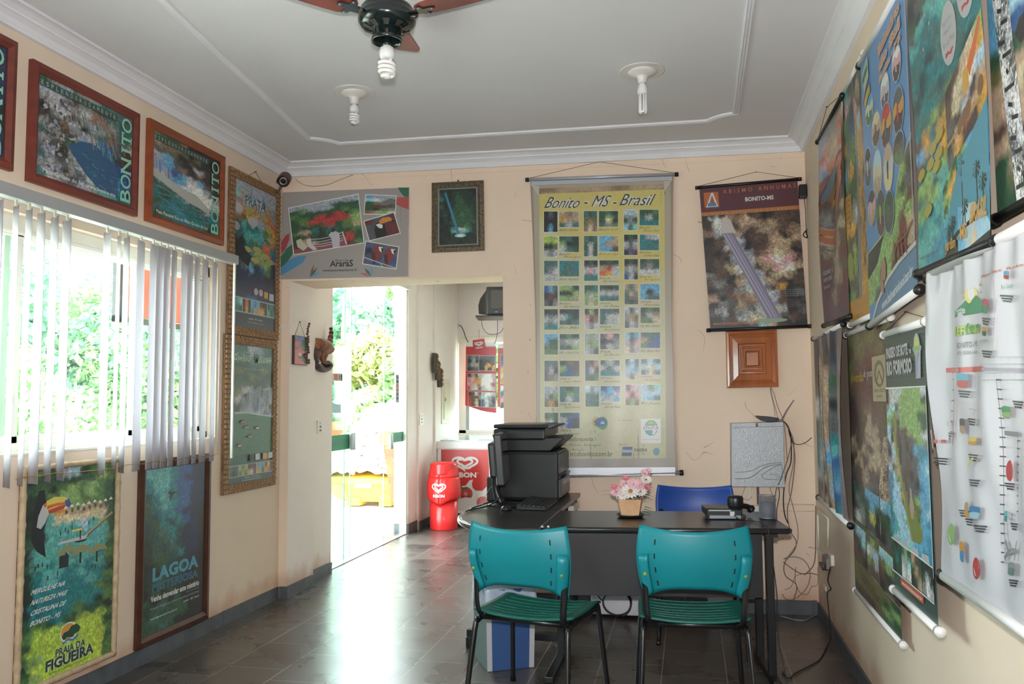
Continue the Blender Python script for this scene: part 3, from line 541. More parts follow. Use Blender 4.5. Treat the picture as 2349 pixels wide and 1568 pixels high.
tree('conifer_tree', -6.9, 18.5, 0.8, 4.0, 2.3, 3000, 7, 'leaf_a', 'thin pointed conifer beyond the skip, seen in the door gap', None, 0.09, True, True)
tree('leafy_tree', -4.7, 13.1, 0.62, 3.0, 1.65, 6000, 8, 'leaf_a', 'bright green tree behind the right glass door panel', 'trees outside the glass door', 0.1)
tree('leafy_tree', -3.0, 15.5, 1.1, 2.0, 2.5, 6000, 9, 'leaf_a', 'forked tree outside the hall window, behind the freezer', None, 0.1)
# far tiled roof and red wall
mat('roof_tile', '#b0603c', 0.8, noise=(5, 0.2)); mat('red_earth', '#c25b3a', 0.9, noise=(6, 0.15)); mat('white_wall_out', '#e6e2d6', 0.9)
h_ = thing('house', 'distant house with red tiled roof beyond the glass door', 'house', (-8.4, 22, 0))
g = MB(); g.box((-10.0, 21.5, 0), (-7.4, 24, 2.1)); obj('wall', g, 'white_wall_out', h_)
g = MB(); g.prism([(-10.2, 21.2, 2.1), (-7.2, 21.2, 2.1), (-8.7, 21.2, 2.75)], 0, (0, 3.2, 0)); obj('roof', g, 'roof_tile', h_)
g = MB(); g.box((-9.5, 15.3, -0.05), (-4.7, 15.5, 0.95)); one('garden_wall', g, 'red_earth', 'low red earth coloured wall behind the rubble skip', 'wall', (-7, 15.4, -0.05))
# yellow skip full of rubble
mat('skip_yellow', '#d9b43a', 0.55, noise=(4, 0.15)); mat('skip_green', '#8f9a5c', 0.6, noise=(4, 0.1)); mat('skip_red', '#a8583e', 0.6, noise=(5, 0.2)); mat('rubble', '#c9c2b6', 0.9, noise=(5, 0.2))
sk = thing('rubble_skip', 'yellow steel rubble skip outside the open glass door', 'skip', (-4.2, 10.7, 0))
x0, x1, y0, y1 = -4.62, -3.62, 10.25, 11.9; zf = 0.34
g = MB(); g.hexa([(x0+0.22, y0, 0.05), (x1-0.06, y0, 0.05), (x1-0.06, y1, 0.05), (x0+0.22, y1, 0.05), (x0-0.25, y0-0.1, zf), (x1+0.02, y0-0.1, zf), (x1+0.02, y1, zf+.3), (x0-0.35, y1, zf+.3)]); obj('body', g, 'skip_yellow', sk)
g = MB(); g.hexa([(x1-.14, y0-.06, .05), (x1+.03, y0-.06, .05), (x1+.03, y1, .05), (x1-.14, y1, .05), (x1-.2, y0-.2, .80), (x1+.26, y0-.2, .80), (x1+.26, y1, .95), (x1-.2, y1, .95)]); obj('end_wall', g, 'skip_red', sk)
g = MB(); g.box((x0-0.24, y0-0.13, zf-.05), (x1-0.16, y0-0.08, zf+.01)); obj('front_rim', g, 'skip_yellow', sk); g = MB(); g.box((x1-0.24, y0-0.24, .80), (x1+0.3, y1, 0.97)); obj('end_rim', g, 'skip_yellow', sk)
for xa, xb, h_ in ((x0+.24, x0+.42, .1), (x0+.68, x0+.84, .14)): g = MB(); g.box((xa, y0-0.03, 0.0), (xb, y0+0.2, h_)); obj('foot', g, 'skip_yellow', sk)
g = MB(); g.prism([(x0-0.1, y0-0.09, zf-.06), (x0+0.2, y0-0.09, zf-.06), (x0+0.26, y0-0.03, 0.08), (x0+.12, y0-.03, .08)], 0, (0, 0.04, 0)); obj('side_gusset', g, 'skip_green', sk)
g = MB(); g.box((x1-.62, y0-.115, zf-.10), (x1-.40, y0-.095, zf-.02)); obj('plate', g, 'white_wall_out', sk)
rn = random.Random(5); g = MB()
def heap(x, y): return zf+0.02+0.92*math.exp(-((x+4.25)/0.62)**2-((y-11.3)/0.75)**2)
g.surf(lambda u, v: (x0-.2+(x1-x0+.1)*u, y0-.02+(y1-y0)*v, heap(x0-.2+(x1-x0+.1)*u, y0-.02+(y1-y0)*v)-.04+.02*math.sin(u*31+v*17)), 20, 20)
for i in range(420):
    x = rn.uniform(x0-0.22, x1-.16); y = rn.uniform(y0, y1-.1); s = rn.uniform(0.02, 0.075); z = heap(x, y)
    M_ = Matrix.Translation((x, y, z)) @ Matrix.Rotation(rn.random()*3, 4, (rn.random(), rn.random(), 1)); g.box((-s*1.4, -s*0.7, -s*0.3), (s*1.4, s*0.7, s*0.3), M_)
tag(obj('rubble_pile', g, 'rubble', origin=(-4.2, 10.9, zf)), 'heap of pale broken rubble piled in the yellow skip', 'rubble', None, 'stuff')
# fence posts + orange cloth outside the hall window
g = MB()
for i in range(9): g.box((-3.1+i*0.14, 12.5, -0.06), (-3.1+i*0.14+0.05, 12.55, 1.35))
g.box((-3.15, 12.55, 0.9), (-1.8, 12.58, 0.96)); one('picket_fence', g, 'white_wall_out', 'pale picket fence seen low through the hall window', 'fence', (-2.5, 12.5, -0.06))
g = MB(); g.surf(lambda u, v: (-2.72+u*0.4, 12.47+0.02*math.sin(u*14), 0.55+v*0.85), 16, 4, 0.01); one('orange_cloth', g, mat('orange_cloth', '#dd6a35', 0.8, noise=(8, 0.15)), 'orange cloth draped on the fence outside the hall window', 'cloth', (-2.5, 12.47, 0.55))
# board hanging outside the left window
ob = thing('hanging_board', 'red board with dark frame hanging outside behind the blind', 'board', (-3.15, 4.6, 1.6))
q = [XP(267, 592, -3.15), XP(497, 655, -3.15), XP(497, 752, -3.15), XP(267, 757, -3.15)]
ya, yb = q[0][1], q[1][1]; z1 = (q[0][2]+q[1][2])/2; z0 = (q[2][2]+q[3][2])/2; z1 = max(z1, z0+0.42)
mat('board_red', '#b8503c', 0.6, noise=(6, 0.12)); mat('board_frame', '#2c2a2a', 0.6)
g = MB(); g.box((-3.15, ya+0.05, z0+0.04), (-3.14, yb-0.05, z1-0.04)); obj('panel', g, 'board_red', ob)
g = MB(); g.box((-3.17, ya, z0), (-3.13, ya+0.05, z1)); g.box((-3.17, yb-0.05, z0), (-3.13, yb, z1)); g.box((-3.17, ya, z0), (-3.13, yb, z0+0.035)); g.box((-3.17, ya, z1-0.035), (-3.13, yb, z1)); obj('frame', g, 'board_frame', ob)
for yy in (ya+0.1, yb-0.1):
    g = MB(); g.tube([(-3.15, yy, z1-.01), (-3.15, yy, 2.355)], 0.008, 6); g.box((-3.2, yy-.05, 2.33), (-2.97, yy+0.05, 2.38)); obj('hanger', g, 'board_frame', ob)
# ================================================================ LEFT WALL
mat('frame_red', '#6e2f24', 0.45, noise=(18, 0.25, (1, 0.15, 1))); mat('frame_orange', '#8a4426', 0.45, noise=(18, 0.25, (1, 0.15, 1))); mat('frame_dark', '#4a2a1c', 0.5, noise=(14, 0.25))
mat('bamboo', '#b9a283', 0.6, noise=(25, 0.2)); mat('weave', '#7a5a40', 0.7, noise=(60, 0.4, (1, 1, 0.3))); mat('nail', '#4a4844', 0.4, metal=0.8)
NL = np.array([1.0, 0, 0]); NR = np.array([-1.0, 0, 0])
def frame_pic(name, label, cat, q, wd, th, m, off, n, group=None, bev=0.004, gap=0.6):
    """q: outer corners TL TR BR BL (3-D). returns thing, inner quad"""
    q = [Vector(p) for p in q]; n = Vector(n); ctr = sum(q, Vector())/4
    t = thing(name, label, cat, (q[2]+q[3])/2, 0, group)
    ex = (q[1]-q[0]).normalized(); ey = (q[3]-q[0]).normalized()
    qi = [q[0]+(ex+ey)*wd, q[1]+(-ex+ey)*wd, q[2]+(-ex-ey)*wd, q[3]+(ex-ey)*wd]
    mb = MB()
    for i in range(4):
        j = (i+1) % 4; A = q[i]; B = q[j]; a = qi[i]; b = qi[j]; m1 = A.lerp(a, 0.55); m2 = B.lerp(b, 0.55)
        mb.add([A, B, A+n*th*0.75, B+n*th*0.75, m1+n*th, m2+n*th, a+n*th*gap, b+n*th*gap, a, b], [(0, 1, 3, 2), (2, 3, 5, 4), (4, 5, 7, 6), (6, 7, 9, 8)])
    obj('frame', mb, m, t)
    pq = [p+n*th*gap*0.7 for p in qi]
    mb = MB(); mb.add(q+[p+n*0.003 for p in q], [(0, 1, 2, 3), (7, 6, 5, 4)]); obj('backing', mb, 'frame_dark', t)
    return t, pq
def wall_rect(ya, yb, z1, z0, off=0.0): x = XL+off; return [(x, ya, z1), (x, yb, z1), (x, yb, z0), (x, ya, z0)]
def rr(p): return p(0)
# --- Bonito pictures
for k, (cs, lab, m) in enumerate((
    (((65, 137), (313, 262), (305, 497), (55, 415)), 'dark red framed picture of a blue cave lake above the blind', 'frame_red'),
    (((338, 273), (512, 362), (502, 565), (325, 502)), 'orange brown framed picture of a waterfall and green river, beside the tall woven frame', 'frame_orange'),
    (None, 'dark red framed picture cut off by the left edge of the photo', 'frame_red'))):
    if cs: c3 = [LW(*p) for p in cs]; ya = (c3[0][1]+c3[3][1])/2; yb = (c3[1][1]+c3[2][1])/2; z1 = (c3[0][2]+c3[1][2])/2; z0 = (c3[2][2]+c3[3][2])/2
    else: yb = 2.925; ya = yb-0.72; z1 = 2.89; z0 = 2.33
    t, pq = frame_pic('framed_picture', lab, 'picture', wall_rect(ya, yb, z1, z0, 0.002), 0.045, 0.032, m, 0, NL, 'framed pictures above the blind')
    P_ = Print(pq, NL, 1.25); U = P_.uv
    if k == 0: P_.img(U(0, 0, 1, 1), 'FghzghzzzG hWgEgnGzzz gWGgWnngzz kgWEghgnzz eGnhkgznGn gGEghWxBGe zgGFcBBxeE gGezxcBBBb GhegzTxBBB zgGgWTTxxB ghegGWTtxb zWgGhgTTtt'.replace('Z', 'z'), 1.8, warp=0.75, det=0.36, seed=4, aspect=(1, 2)); T1 = 'ESPLENDOROSAMENTE'; T2 = 'Mato Grosso do Sul  www.bonito-ms'
    elif k == 1: P_.img(U(0, 0, 1, 1), 'uFFnkkkk Nnnukuke GuukEkkk hckkkWek ccGnkEkk ccBcWcEk wsccwwhk Fcwwwwwh zFzhwwww tFttzFhz Ftxttztt zttxttzt FzttttFz'.replace('hckkkWek', 'WcGkkWek'), 1.8, warp=0.6, det=0.30, seed=9, aspect=(1, 1)); T1 = 'ESPLENDOROSAMENTE'; T2 = 'Mata Pantanal Eco no Mato Grosso do Sul'
    else: P_.img(U(0, 0, 1, 1), 'kFtb kkmb Fkbk kktb', 2.5, seed=31); T1 = 'ESPLENDOROSAMENTE'; T2 = 'Mato Grosso do Sul'
    if k == 0:      # blue pool and pale rock edges
        pl = [(.30, .60), (.42, .50), (.55, .47), (.66, .52), (.80, .62), (.84, .70), (.84, .96), (.62, .93), (.50, .84), (.42, .76), (.36, .70)]
        P_.poly([P_.P(*p) for p in pl], '#24547c'); rn = random.Random(3)
        for q_ in range(70):
            u = rn.uniform(.36, .82); v = rn.uniform(.55, .92)
            if v < .5+.5*(u-.3) or v < .62+(.4-u)*1.0: continue
            P_.rib([P_.P(u, v), P_.P(u+rn.uniform(.02, .06), v+rn.uniform(-.01, .02))], .006, rn.choice(('#2f7088', '#1f4674', '#3a8494', '#2a5c90')))
        for q_ in range(60):
            u = rn.uniform(.28, .80); v = rn.uniform(.14, .44)+.1*(u-.3); P_.rib([P_.P(u, v), P_.P(u+.02, v+.05), P_.P(u+.03, v+rn.uniform(.08, .14))], .004, rn.choice(('#8c8c78', '#6c7470', '#4c5a58', '#7a7a84', '#a09c90')))
        for q_ in range(60):
            u = rn.uniform(.02, .36); v = rn.uniform(.14, .95); P_.shape(U(u, v, u+rn.uniform(.02, .06), v+rn.uniform(.02, .06)), [(0, .5), (.3, 0), (.8, .1), (1, .6), (.5, 1)], rn.choice(('#a8acb0', '#8c9294', '#5c5a50', '#46524c', '#9a9a98', '#6a6458')))
    if k == 1:      # cascade, foam band and green water
        rn = random.Random(4)
        for q_ in range(46):
            u = rn.uniform(0, .25); v = .27+u*.55+rn.uniform(0, .03); P_.rib([P_.P(u, v), P_.P(u+.01, v+rn.uniform(.10, .18))], .006, rn.choice(('#b8bcc8', '#8c9ab8', '#6c80a8', '#a0a8bc')))
        P_.poly([P_.P(*p) for p in ((0, .45), (.25, .52), (.45, .56), (.62, .57), (.78, .66), (.84, .72), (.80, .74), (.5, .70), (.25, .62), (0, .54))], '#b4b6b0')
        for q_ in range(40): u = rn.uniform(.02, .75); v = .60+.22*u+rn.uniform(0, .16); P_.rib([P_.P(u, v), P_.P(u+rn.uniform(.04, .1), v+rn.uniform(.0, .03))], .005, rn.choice(('#4a7a74', '#3c6a60', '#6a8c94', '#2f5e54')))
    P_.fill(U(0.0, 0.045, 0.80, 0.115), '#1f4d3a')
    for i, chh in enumerate(T1): P_.text(chh, U(0.012+i*0.0465, 0.058, 0.035+i*0.0465, 0.103), 'W')
    P_.text(T2, U(0.05, 0.925, 0.8, 0.965), 'w', 0.01)
    for i, (chh, a, b) in enumerate((('O', 0.03, 0.19), ('T', 0.20, 0.34), ('I', 0.36, 0.44), ('N', 0.49, 0.66), ('O', 0.67, 0.83), ('B', 0.84, 0.98))):
        x0, x1 = 0.855, 0.975; mid = (a+b)/2; P_.text(chh, U(x0, a if chh != 'I' else mid-0.014, x1, b if chh != 'I' else mid+0.014), '#8fd0b4', 0.012, 0.0, 3, 1.0, 3)
        if chh in 'TIN':   # serifs of the lettering
            for yy in ((a+0.0, a+0.012), (b-0.012, b)):
                if chh == 'T': P_.fill(U(x0, yy[0], x0+0.035, yy[1]), '#8fd0b4')
            if chh != 'N': mid = (a+b)/2; P_.fill(U(x1-0.012, mid-0.035, x1, mid+0.035), '#8fd0b4')
            if chh == 'I': P_.fill(U(x0, mid-0.035, x0+0.012, mid+0.035), '#8fd0b4')
            if chh == 'N': P_.fill(U(x1-0.012, a-0.01, x1, a+0.04), '#8fd0b4'); P_.fill(U(x0, b-0.04, x0+0.012, b+0.01), '#8fd0b4'); P_.fill(U(x1-0.012, b-0.04, x1, b+0.01), '#8fd0b4')
    P_.build('print', t, 'printed_gloss')
# --- woven-frame tall posters
def woven(name, label, cs, fn, hook=True):
    c3 = [LW(*p, 0.003) for p in cs]; ya = (c3[0][1]+c3[3][1])/2; yb = (c3[1][1]+c3[2][1])/2; z1 = (c3[0][2]+c3[1][2])/2; z0 = (c3[2][2]+c3[3][2])/2
    t, pq = frame_pic(name, label, 'poster', wall_rect(ya, yb, z1, z0, 0.003), 0.058, 0.022, 'weave', 0, NL, 'woven frame posters', gap=0.9)
    mb = MB(); rn = random.Random(3); ww = 0.058       # bamboo strips woven round the frame
    nv = int((z1-z0)/0.03)
    for i in range(nv):
        z = z0+(i+0.5)*(z1-z0)/nv
        for a in (ya, yb-ww): 
            for q_ in range(3): mb.box((XL+0.02, a+0.004+q_*0.018, z-0.010), (XL+0.026+0.002*((i+q_) % 2), a+0.018+q_*0.018, z+0.010))
    nh = int((yb-ya-2*ww)/0.02)
    for i in range(nh):
        y = ya+ww+(i+0.5)*(yb-ya-2*ww)/nh
        for zz in (z0, z1-ww):
            for q_ in range(3): mb.box((XL+0.02, y-0.006, zz+0.004+q_*0.018), (XL+0.026+0.002*((i+q_) % 2), y+0.006, zz+0.018+q_*0.018))
    obj('woven_strips', mb, mat('weave_strip', '#96744f', 0.6, noise=(40, 0.35)), t)
    if hook:
        yc = (ya+yb)/2; mb = MB(); mb.tube([(XL+0.006, yc-0.09, z1), (XL+0.008, yc, z1+0.05), (XL+0.006, yc+0.09, z1)], 0.0018, 5); mb.tube([(XL-0.0, yc, z1+0.05), (XL+0.016, yc, z1+0.052)], 0.003, 6); obj('hanging_cord', mb, 'nail', t)
    P_ = Print(pq, NL, 1.25); fn(P_); P_.build('print', t, 'printed_gloss')
def prata(P_):
    U = P_.uv; P_.img(U(0, 0, 1, 1), 'hhhhhhh ahhhhhh gNhNhNg WoLYNog nuYWhNo FTttTlY ztTTTto kktltot kktLLlB kkGlLLb bGcbBlb bbbbbkb bbbbbbb bbbbbbb bbBBbbb bbBBbbB BBBBBBB bbbBBBb'.replace('0', 'b'), 1.7, warp=0.7, det=0.30, seed=21, aspect=(2, 1))
    for u, v, s, c in ((.08, .19, .2, 'W'), (.42, .255, .24, 'W'), (.05, .32, .14, 'h')): P_.ell(U(u-s/2, v-0.028, u+s/2, v+0.032), c)
    for u, v in ((.34, .185), (.72, .2), (.85, .27), (.9, .34), (.55, .44), (.75, .47), (.3, .46), (.88, .5), (.5, .52)):
        P_.shape(U(u-.13, v-.02, u+.13, v+.02), [(0, .5), (.2, .1), (.6, .0), (.85, .35), (1, .1), (1, .9), (.85, .65), (.6, 1), (.2, .9)], '#a8a860'); P_.shape(U(u+.08, v-.02, u+.15, v+.02), [(0, .5), (1, 0), (.8, .5), (1, 1)], 'o'); P_.shape(U(u-.05, v+.008, u+.03, v+.028), [(0, 0), (1, 0), (.4, 1)], 'Y')
    P_.shape(U(.05, .42, .4, .58), [(0, .1), (.4, 0), (.6, .3), (1, .5), (.8, 1), (.3, .8)], '#10202a')
    P_.text('RIO', U(.20, .058, .30, .080), 'v', .02); P_.text('DA', U(.31, .066, .38, .086), 'F', .01)
    P_.text('PRATA', U(.24, .085, .72, .15), '#1c6a78', .03, halo='w'); P_.text('Recanto Ecologico', U(.42, .155, .72, .168), 'B')
    P_.shape(U(.66, .06, .72, .15), [(0, 0), (.4, .1), (1, .6), (.8, 1), (.5, .5)], '#2a4a50')
    for u, c in ((.52, '#b8aab8'), (.64, '#b8aab8')): P_.ell(U(u-.05, .715, u+.05, .765), c)
    P_.fill(U(.72, .725, .82, .772), 'Y'); P_.fill(U(.85, .73, .97, .78), 'W')
    P_.fill(U(0, .80, 1, .905), 'h')
    for i, r_ in enumerate(('tTa FtF', 'kok eYk', 'cxc xNN', 'Eke YYk', 'FtF TFt')): P_.img(U(.01+i*.2, .808, .195+i*.2, .897), r_, 2, warp=.3, det=.2, seed=40+i)
    P_.fill(U(0, .905, 1, 1), '#15263a'); P_.text('Jardim - MS - Brasil', U(.35, .93, .68, .948), 'W'); P_.text('www.riodaprata.com.br', U(.33, .955, .72, .97), 'g')
woven('framed_poster', 'tall woven bamboo framed river fish poster hanging above another', ((524, 380), (640, 440), (632, 776), (517, 770)), prata)
def mimosa(P_):
    U = P_.uv; P_.img(U(0, 0, 1, 1), 'zzzhhzz zzzhzzz FzFzzFz FuFFfuF fFfuFff fFFfkfF FuWWhWW uWhWWhW FGWhBWh GGWWhhB FhWWWcc zFzzFzh FzFzFzF zFzFzFz FzFzFFF zFFzFzF FFzFFFF FFzFFFf ffFfFfF'.replace('FzFzF', 'FzFzF'), 1.7, warp=0.5, det=0.3, seed=55, aspect=(2.2, 1))
    P_.img([P_.P(.3, .36), P_.P(1, .30), P_.P(1, .56), P_.P(.22, .50)], 'GhWhGWh WhWGWhW hWhBhWG WhWhWBh', 1.7, warp=.7, det=.35, seed=58, aspect=(.6, 3))
    P_.poly([P_.P(*p) for p in ((0, .50), (.22, .49), (1, .535), (1, .80), (0, .80))], '#3a6a4c'); rn = random.Random(6)
    for q_ in range(120):
        u = rn.uniform(.24, 1.0); v = .305+.09*max(0, (.5-u)/.28)**1.5+rn.uniform(0, .07); L_ = min(.485+.035*u, v+rn.uniform(.05, .17))
        P_.rib([P_.P(u, v), P_.P(max(u-.015, 0), (v+L_)/2), P_.P(max(u-.02, 0), L_)], .0035, rn.choice(('#c4ccd0', '#9aa8b0', '#b4bcc0', '#6a7c84', '#7c94b0', '#3a4440')))
    P_.rib([P_.P(.1, .495), P_.P(.4, .495), P_.P(.7, .515), P_.P(1, .53)], .012, '#a8b4b0')
    for q_ in range(50): u = rn.uniform(0, .9); v = rn.uniform(.53, .79); P_.rib([P_.P(u, v), P_.P(u+.08, v+.003)], .003, rn.choice(('#4a7a58', '#326046', '#56866a')))
    P_.text('Estância Mimosa', U(.06, .055, .97, .125), '#2d6a45', .018, .06, halo='#c9d8cc'); P_.rib([P_.P(.1, .135), P_.P(.4, .15), P_.P(.7, .155), P_.P(.95, .15)], .008, '#2d6a45'); P_.text('E C O T U R I S M O', U(.3, .165, .75, .18), '#a8c8b4')
    for u, v, c in ((.28, .56, 'r'), (.37, .60, 'N'), (.62, .61, 'p'), (.45, .67, 'N'), (.22, .73, 'p')): P_.ell(U(u-.05, v-.004, u+.05, v+.008), c); P_.ell(U(u-.02, v-.016, u+.03, v-.002), 'e')
    for u, c in ((.45, 'k'), (.58, 'W'), (.76, 'Y'), (.89, 'W')): P_.fill(U(u, .805, u+.11, .85), c)
    P_.fill(U(0, .87, 1, .955), 'h')
    for i, r_ in enumerate(('GFG FkF', 'LuL uLu', 'eRe YWR', 'gcg YLF', 'FYe YoF')): P_.img(U(.01+i*.2, .876, .195+i*.2, .95), r_, 2, warp=.3, det=.25, seed=60+i)
    P_.fill(U(0, .955, 1, 1), '#20443a'); P_.text('Bonito - MS - Brasil', U(.35, .962, .68, .975), 'W'); P_.text('www.estanciamimosa.com.br', U(.28, .98, .74, .992), 'W')
woven('framed_poster', 'tall woven bamboo framed waterfall poster below the river fish poster', ((517, 770), (632, 778), (626, 1113), (500, 1135)), mimosa, False)
# --- Praia da Figueira: poster in a split bamboo frame
c3 = [LW(*p, 0.015) for p in ((45, 1090), (265, 1052), (262, 1490), (40, 1600))]
ya = (c3[0][1]+c3[3][1])/2; yb = (c3[1][1]+c3[2][1])/2; z1 = 1.072; z0 = (c3[2][2]+c3[3][2])/2
t = thing('framed_poster', 'tall beach poster with a toucan in a bamboo pole frame below the blind', 'poster', (XL+0.02, (ya+yb)/2, z0))
mb = MB(); q = wall_rect(ya, yb, z1, z0, 0.002); mb.box((XL+0.001, ya, z0), (XL+0.012, yb, z1)); obj('backing', mb, 'frame_dark', t)
for nm, a, b in (('left', (ya, z0), (ya, z1)), ('right', (yb, z0), (yb, z1)), ('top', (ya, z1), (yb, z1)), ('bottom', (ya, z0), (yb, z0))):
    mb = MB(); L_ = math.dist(a, b); k = int(L_/0.13)+1; pts = []; rad = []
    for i in range(k*6+1):
        s_ = i/(k*6); pts.append((XL+0.022, a[0]+(b[0]-a[0])*s_, a[1]+(b[1]-a[1])*s_)); rad.append(0.0135 if i % 6 else 0.0165)
    mb.tube(pts, rad, 10); obj('bamboo_pole', mb, 'bamboo', t)
P_ = Print([(XL+0.016, ya+.012, z1-.012), (XL+0.016, yb-.012, z1-.012), (XL+0.016, yb-.012, z0+.012), (XL+0.016, ya+.012, z0+.012)], NL, 1.3); U = P_.uv
P_.img(U(0, 0, 1, 1), 'FlFhCFlLl fFFFfFFvl FlklLlLlF fFlLLlLlF fflLLlllF kfTYNNNNF fkTsssssF fkTaTCaLF FfTTTaTTF fTTTaTTal fTTTTTTTF FTtTTTTtl ftTTtTtTF ftTttTttf ftttttTtl fttttttlF ftttttttl Fttttltfl FlFtFlFFf lvvvvvvvl FvvvvvvvF lvvvvvvvl fLvvvvvvF Fvvvvvvvl lLvvvvvvl'.replace('a', 'T'), 1.6, warp=.6, det=.28, seed=70, aspect=(2, 1))
P_.fill(U(0, .0, 1, .0001), 'w')
P_.shape(U(.08, .10, .25, .42), [(.35, .0), (.7, -.02), (.95, .4), (.7, .62), (.9, 1), (.35, .88), (0, .7), (.1, .3)], '#101c20')
P_.shape(U(.13, .155, .27, .28), [(.9, .0), (1.0, .3), (.6, .8), (.3, 1), (.0, .9), (.1, .5), (.4, .1)], 'W')
bk = [(0, .1), (.3, -.12), (.7, -.02), (.95, .3), (1, .62), (.85, .78), (.5, .78), (.25, .95), (.05, 1)]
P_.shape(U(.22, .145, .49, .215), bk, 'y'); P_.shape(U(.24, .178, .47, .215), [(0, .5), (.5, .2), (1, .1), (1, .5), (.6, .7), (.25, .95), (.05, 1)], 'r'); P_.shape(U(.23, .165, .44, .195), [(0, .3), (.5, .1), (1, .2), (.9, .6), (.4, .6), (0, .9)], 'o'); P_.shape(U(.41, .155, .49, .2), [(0, .2), (.6, 0), (1, .7), (.8, 1), (.2, .8)], 'B'); P_.ell(U(.195, .16, .225, .18), 'o')
for i in range(9): u = .40+i*.065; v = .20-.004*(i % 3); P_.shape(U(u, v-.012, u+.05, v+.004), [(0, 1), (.5, 0), (1, 1)], 'w'); P_.fill(U(u+.02, v+.012, u+.045, v+.03), '#50543c')
P_.rib([P_.P(.97, .265), P_.P(.66, .355)], .011, 'N'); P_.rib([P_.P(.97, .272), P_.P(.66, .363)], .006, 'G'); P_.shape(U(.34, .355, .68, .375), [(0, .9), (.1, .3), (1, 0), (.9, .9)], 'W'); P_.shape(U(.52, .375, .68, .385), [(0, 0), (1, 0), (.8, 1), (.3, 1)], 'e'); P_.fill(U(.5, .315, .61, .325), 'y'); P_.fill(U(.585, .325, .60, .37), 'e')
for u, v, w_ in ((.44, .385, .22), (.60, .40, .24), (.79, .415, .25)):
    P_.shape(U(u-w_/2, v, u+w_/2, v+.045), [(0, .9), (.15, .5), (.45, 0), (.6, 0), (.9, .3), (1, .8), (.6, .7), (.35, .95)], '#8f8f62'); P_.fill(U(u-.01, v+.035, u+.012, v+.09), '#20261f')
P_.fill(U(.37, .43, .47, .49), '#1c2220')
for i, (u, v) in enumerate(((.37, .31), (.42, .295), (.45, .31), (.49, .29), (.68, .285), (.735, .27), (.15, .44), (.19, .44), (.12, .45), (.35, .5), (.25, .51), (.73, .51), (.77, .52), (.24, .455))): P_.fill(U(u, v, u+.012, v+.02), '#2a2a28')
for i, t_ in enumerate(("MERGULHE NA", "NATUREZA MAIS", "CRISTALINA DE", "BONITO - MS")): P_.text(t_, U(.10, .555+i*.048, .10+(.34, .36, .35, .30)[i], .578+i*.048), 'w', .018, .08)
P_.ell(U(.40, .765, .58, .86), 'w'); P_.ell(U(.41, .77, .565, .85), 'Y'); P_.shape(U(.42, .785, .62, .845), [(0, .7), (.1, .4), (.35, .35), (.5, .05), (.8, 0), (1, .35), (.95, .7), (.7, .8), (.6, 1), (.3, .85), (.1, 1)], '#1d4a34'); P_.rib([P_.P(.43, .862), P_.P(.48, .848), P_.P(.54, .858), P_.P(.6, .842)], .010, '#3a7fc0')
P_.text('PRAIA DA', U(.36, .875, .68, .91), '#1e4438', .03, .0, halo='w'); P_.text('FIGUEIRA', U(.26, .912, .78, .965), '#1e4438', .04, .0, halo='w'); P_.text('www.praiadafigueira.com.br', U(.3, .974, .74, .986), '#3a4a2a')
P_.build('print', t, 'printed_gloss')
# --- Lagoa Misteriosa
c3 = [LW(*p, 0.015) for p in ((320, 1065), (480, 1052), (480, 1418), (312, 1493))]
ya = (c3[0][1]+c3[3][1])/2; yb = (c3[1][1]+c3[2][1])/2
t, pq = frame_pic('framed_poster', 'dark wood framed poster of a diver over a green blue abyss', 'poster', wall_rect(ya, yb, 1.05, 0.09, .002), 0.05, 0.025, 'frame_dark', 0, NL)
P_ = Print(pq, NL, 1.25); U = P_.uv
P_.img(U(0, 0, 1, 1), 'TTTtBBbb tTTtBbbb tTTtBBbb dtTtBBbb FtTtBBbb FdttBbbk dFtdtBbk dFztdbbk fdFtdbbk fFdzdbbk fFFdtbbk kfFdfbkk fkFdFbkk fFFfdbkk kFkFfkkk FkFkFkkk fFzFFkkk FzFFFFkk FFzFkkkk'.replace('Tk', 'tk'), 1.6, warp=.6, det=.34, seed=80, aspect=(1.6, 1))
P_.shape(U(.35, .14, .52, .22), [(.2, .1), (.4, .3), (1, .2), (.6, .45), (.4, .6), (.3, 1), (.2, .8), (.25, .5), (0, .3)], '#0e1c18')
P_.text('LAGOA', U(.14, .605, .90, .69), '#4a9ab0', .045); P_.text('MISTERIOSA', U(.14, .70, .90, .755), '#2a6a80', .045); P_.text('Venha desvendar este mistério', U(.12, .775, .92, .812), 'w', .03)
P_.text('Discover this mystery', U(.7, .822, .92, .832), 'h'); P_.text('Flutuação e Mergulho com Cilindro | Snorkeling and Scuba Diving', U(.12, .845, .92, .86), 'W'); P_.text('Jardim - MS - Brasil', U(.65, .875, .92, .89), 'w', .01); P_.text('www.lagoamisteriosa.com.br', U(.12, .905, .55, .92), 'w', .01)
P_.build('print', t, 'printed_gloss')
# ---------------------------------------------------------------- vertical blind
fb = mat('blind_fabric', '#cdc7cc', 0.8, noise=(120, 0.05)); nt = fb.node_tree; N = nt.nodes; tl = N.new('ShaderNodeBsdfTranslucent'); tl.inputs[0].default_value = (0.78, 0.76, 0.80, 1); ms = N.new('ShaderNodeMixShader'); ms.inputs[0].default_value = 0.35
out = N['Material Output']; nt.links.new(N['Principled BSDF'].outputs[0], ms.inputs[1]); nt.links.new(tl.outputs[0], ms.inputs[2]); nt.links.new(ms.outputs[0], out.inputs[0])
mat('blind_rail', '#b0b2b4', 0.45, metal=0.3); mat('cord_orange', '#b8863f', 0.6); mat('clear_plastic', '#d8d4c0', 0.4)
vb = thing('vertical_blind', 'vertical blind with pale fabric slats, half open, over the left window', 'blind', (XL+0.07, 3.4, 2.2))
XB = XL+0.085
a = XP(0, 442, XB+0.03); b = XP(548, 592, XB+0.03); zt = 2.235; ye = b[1]
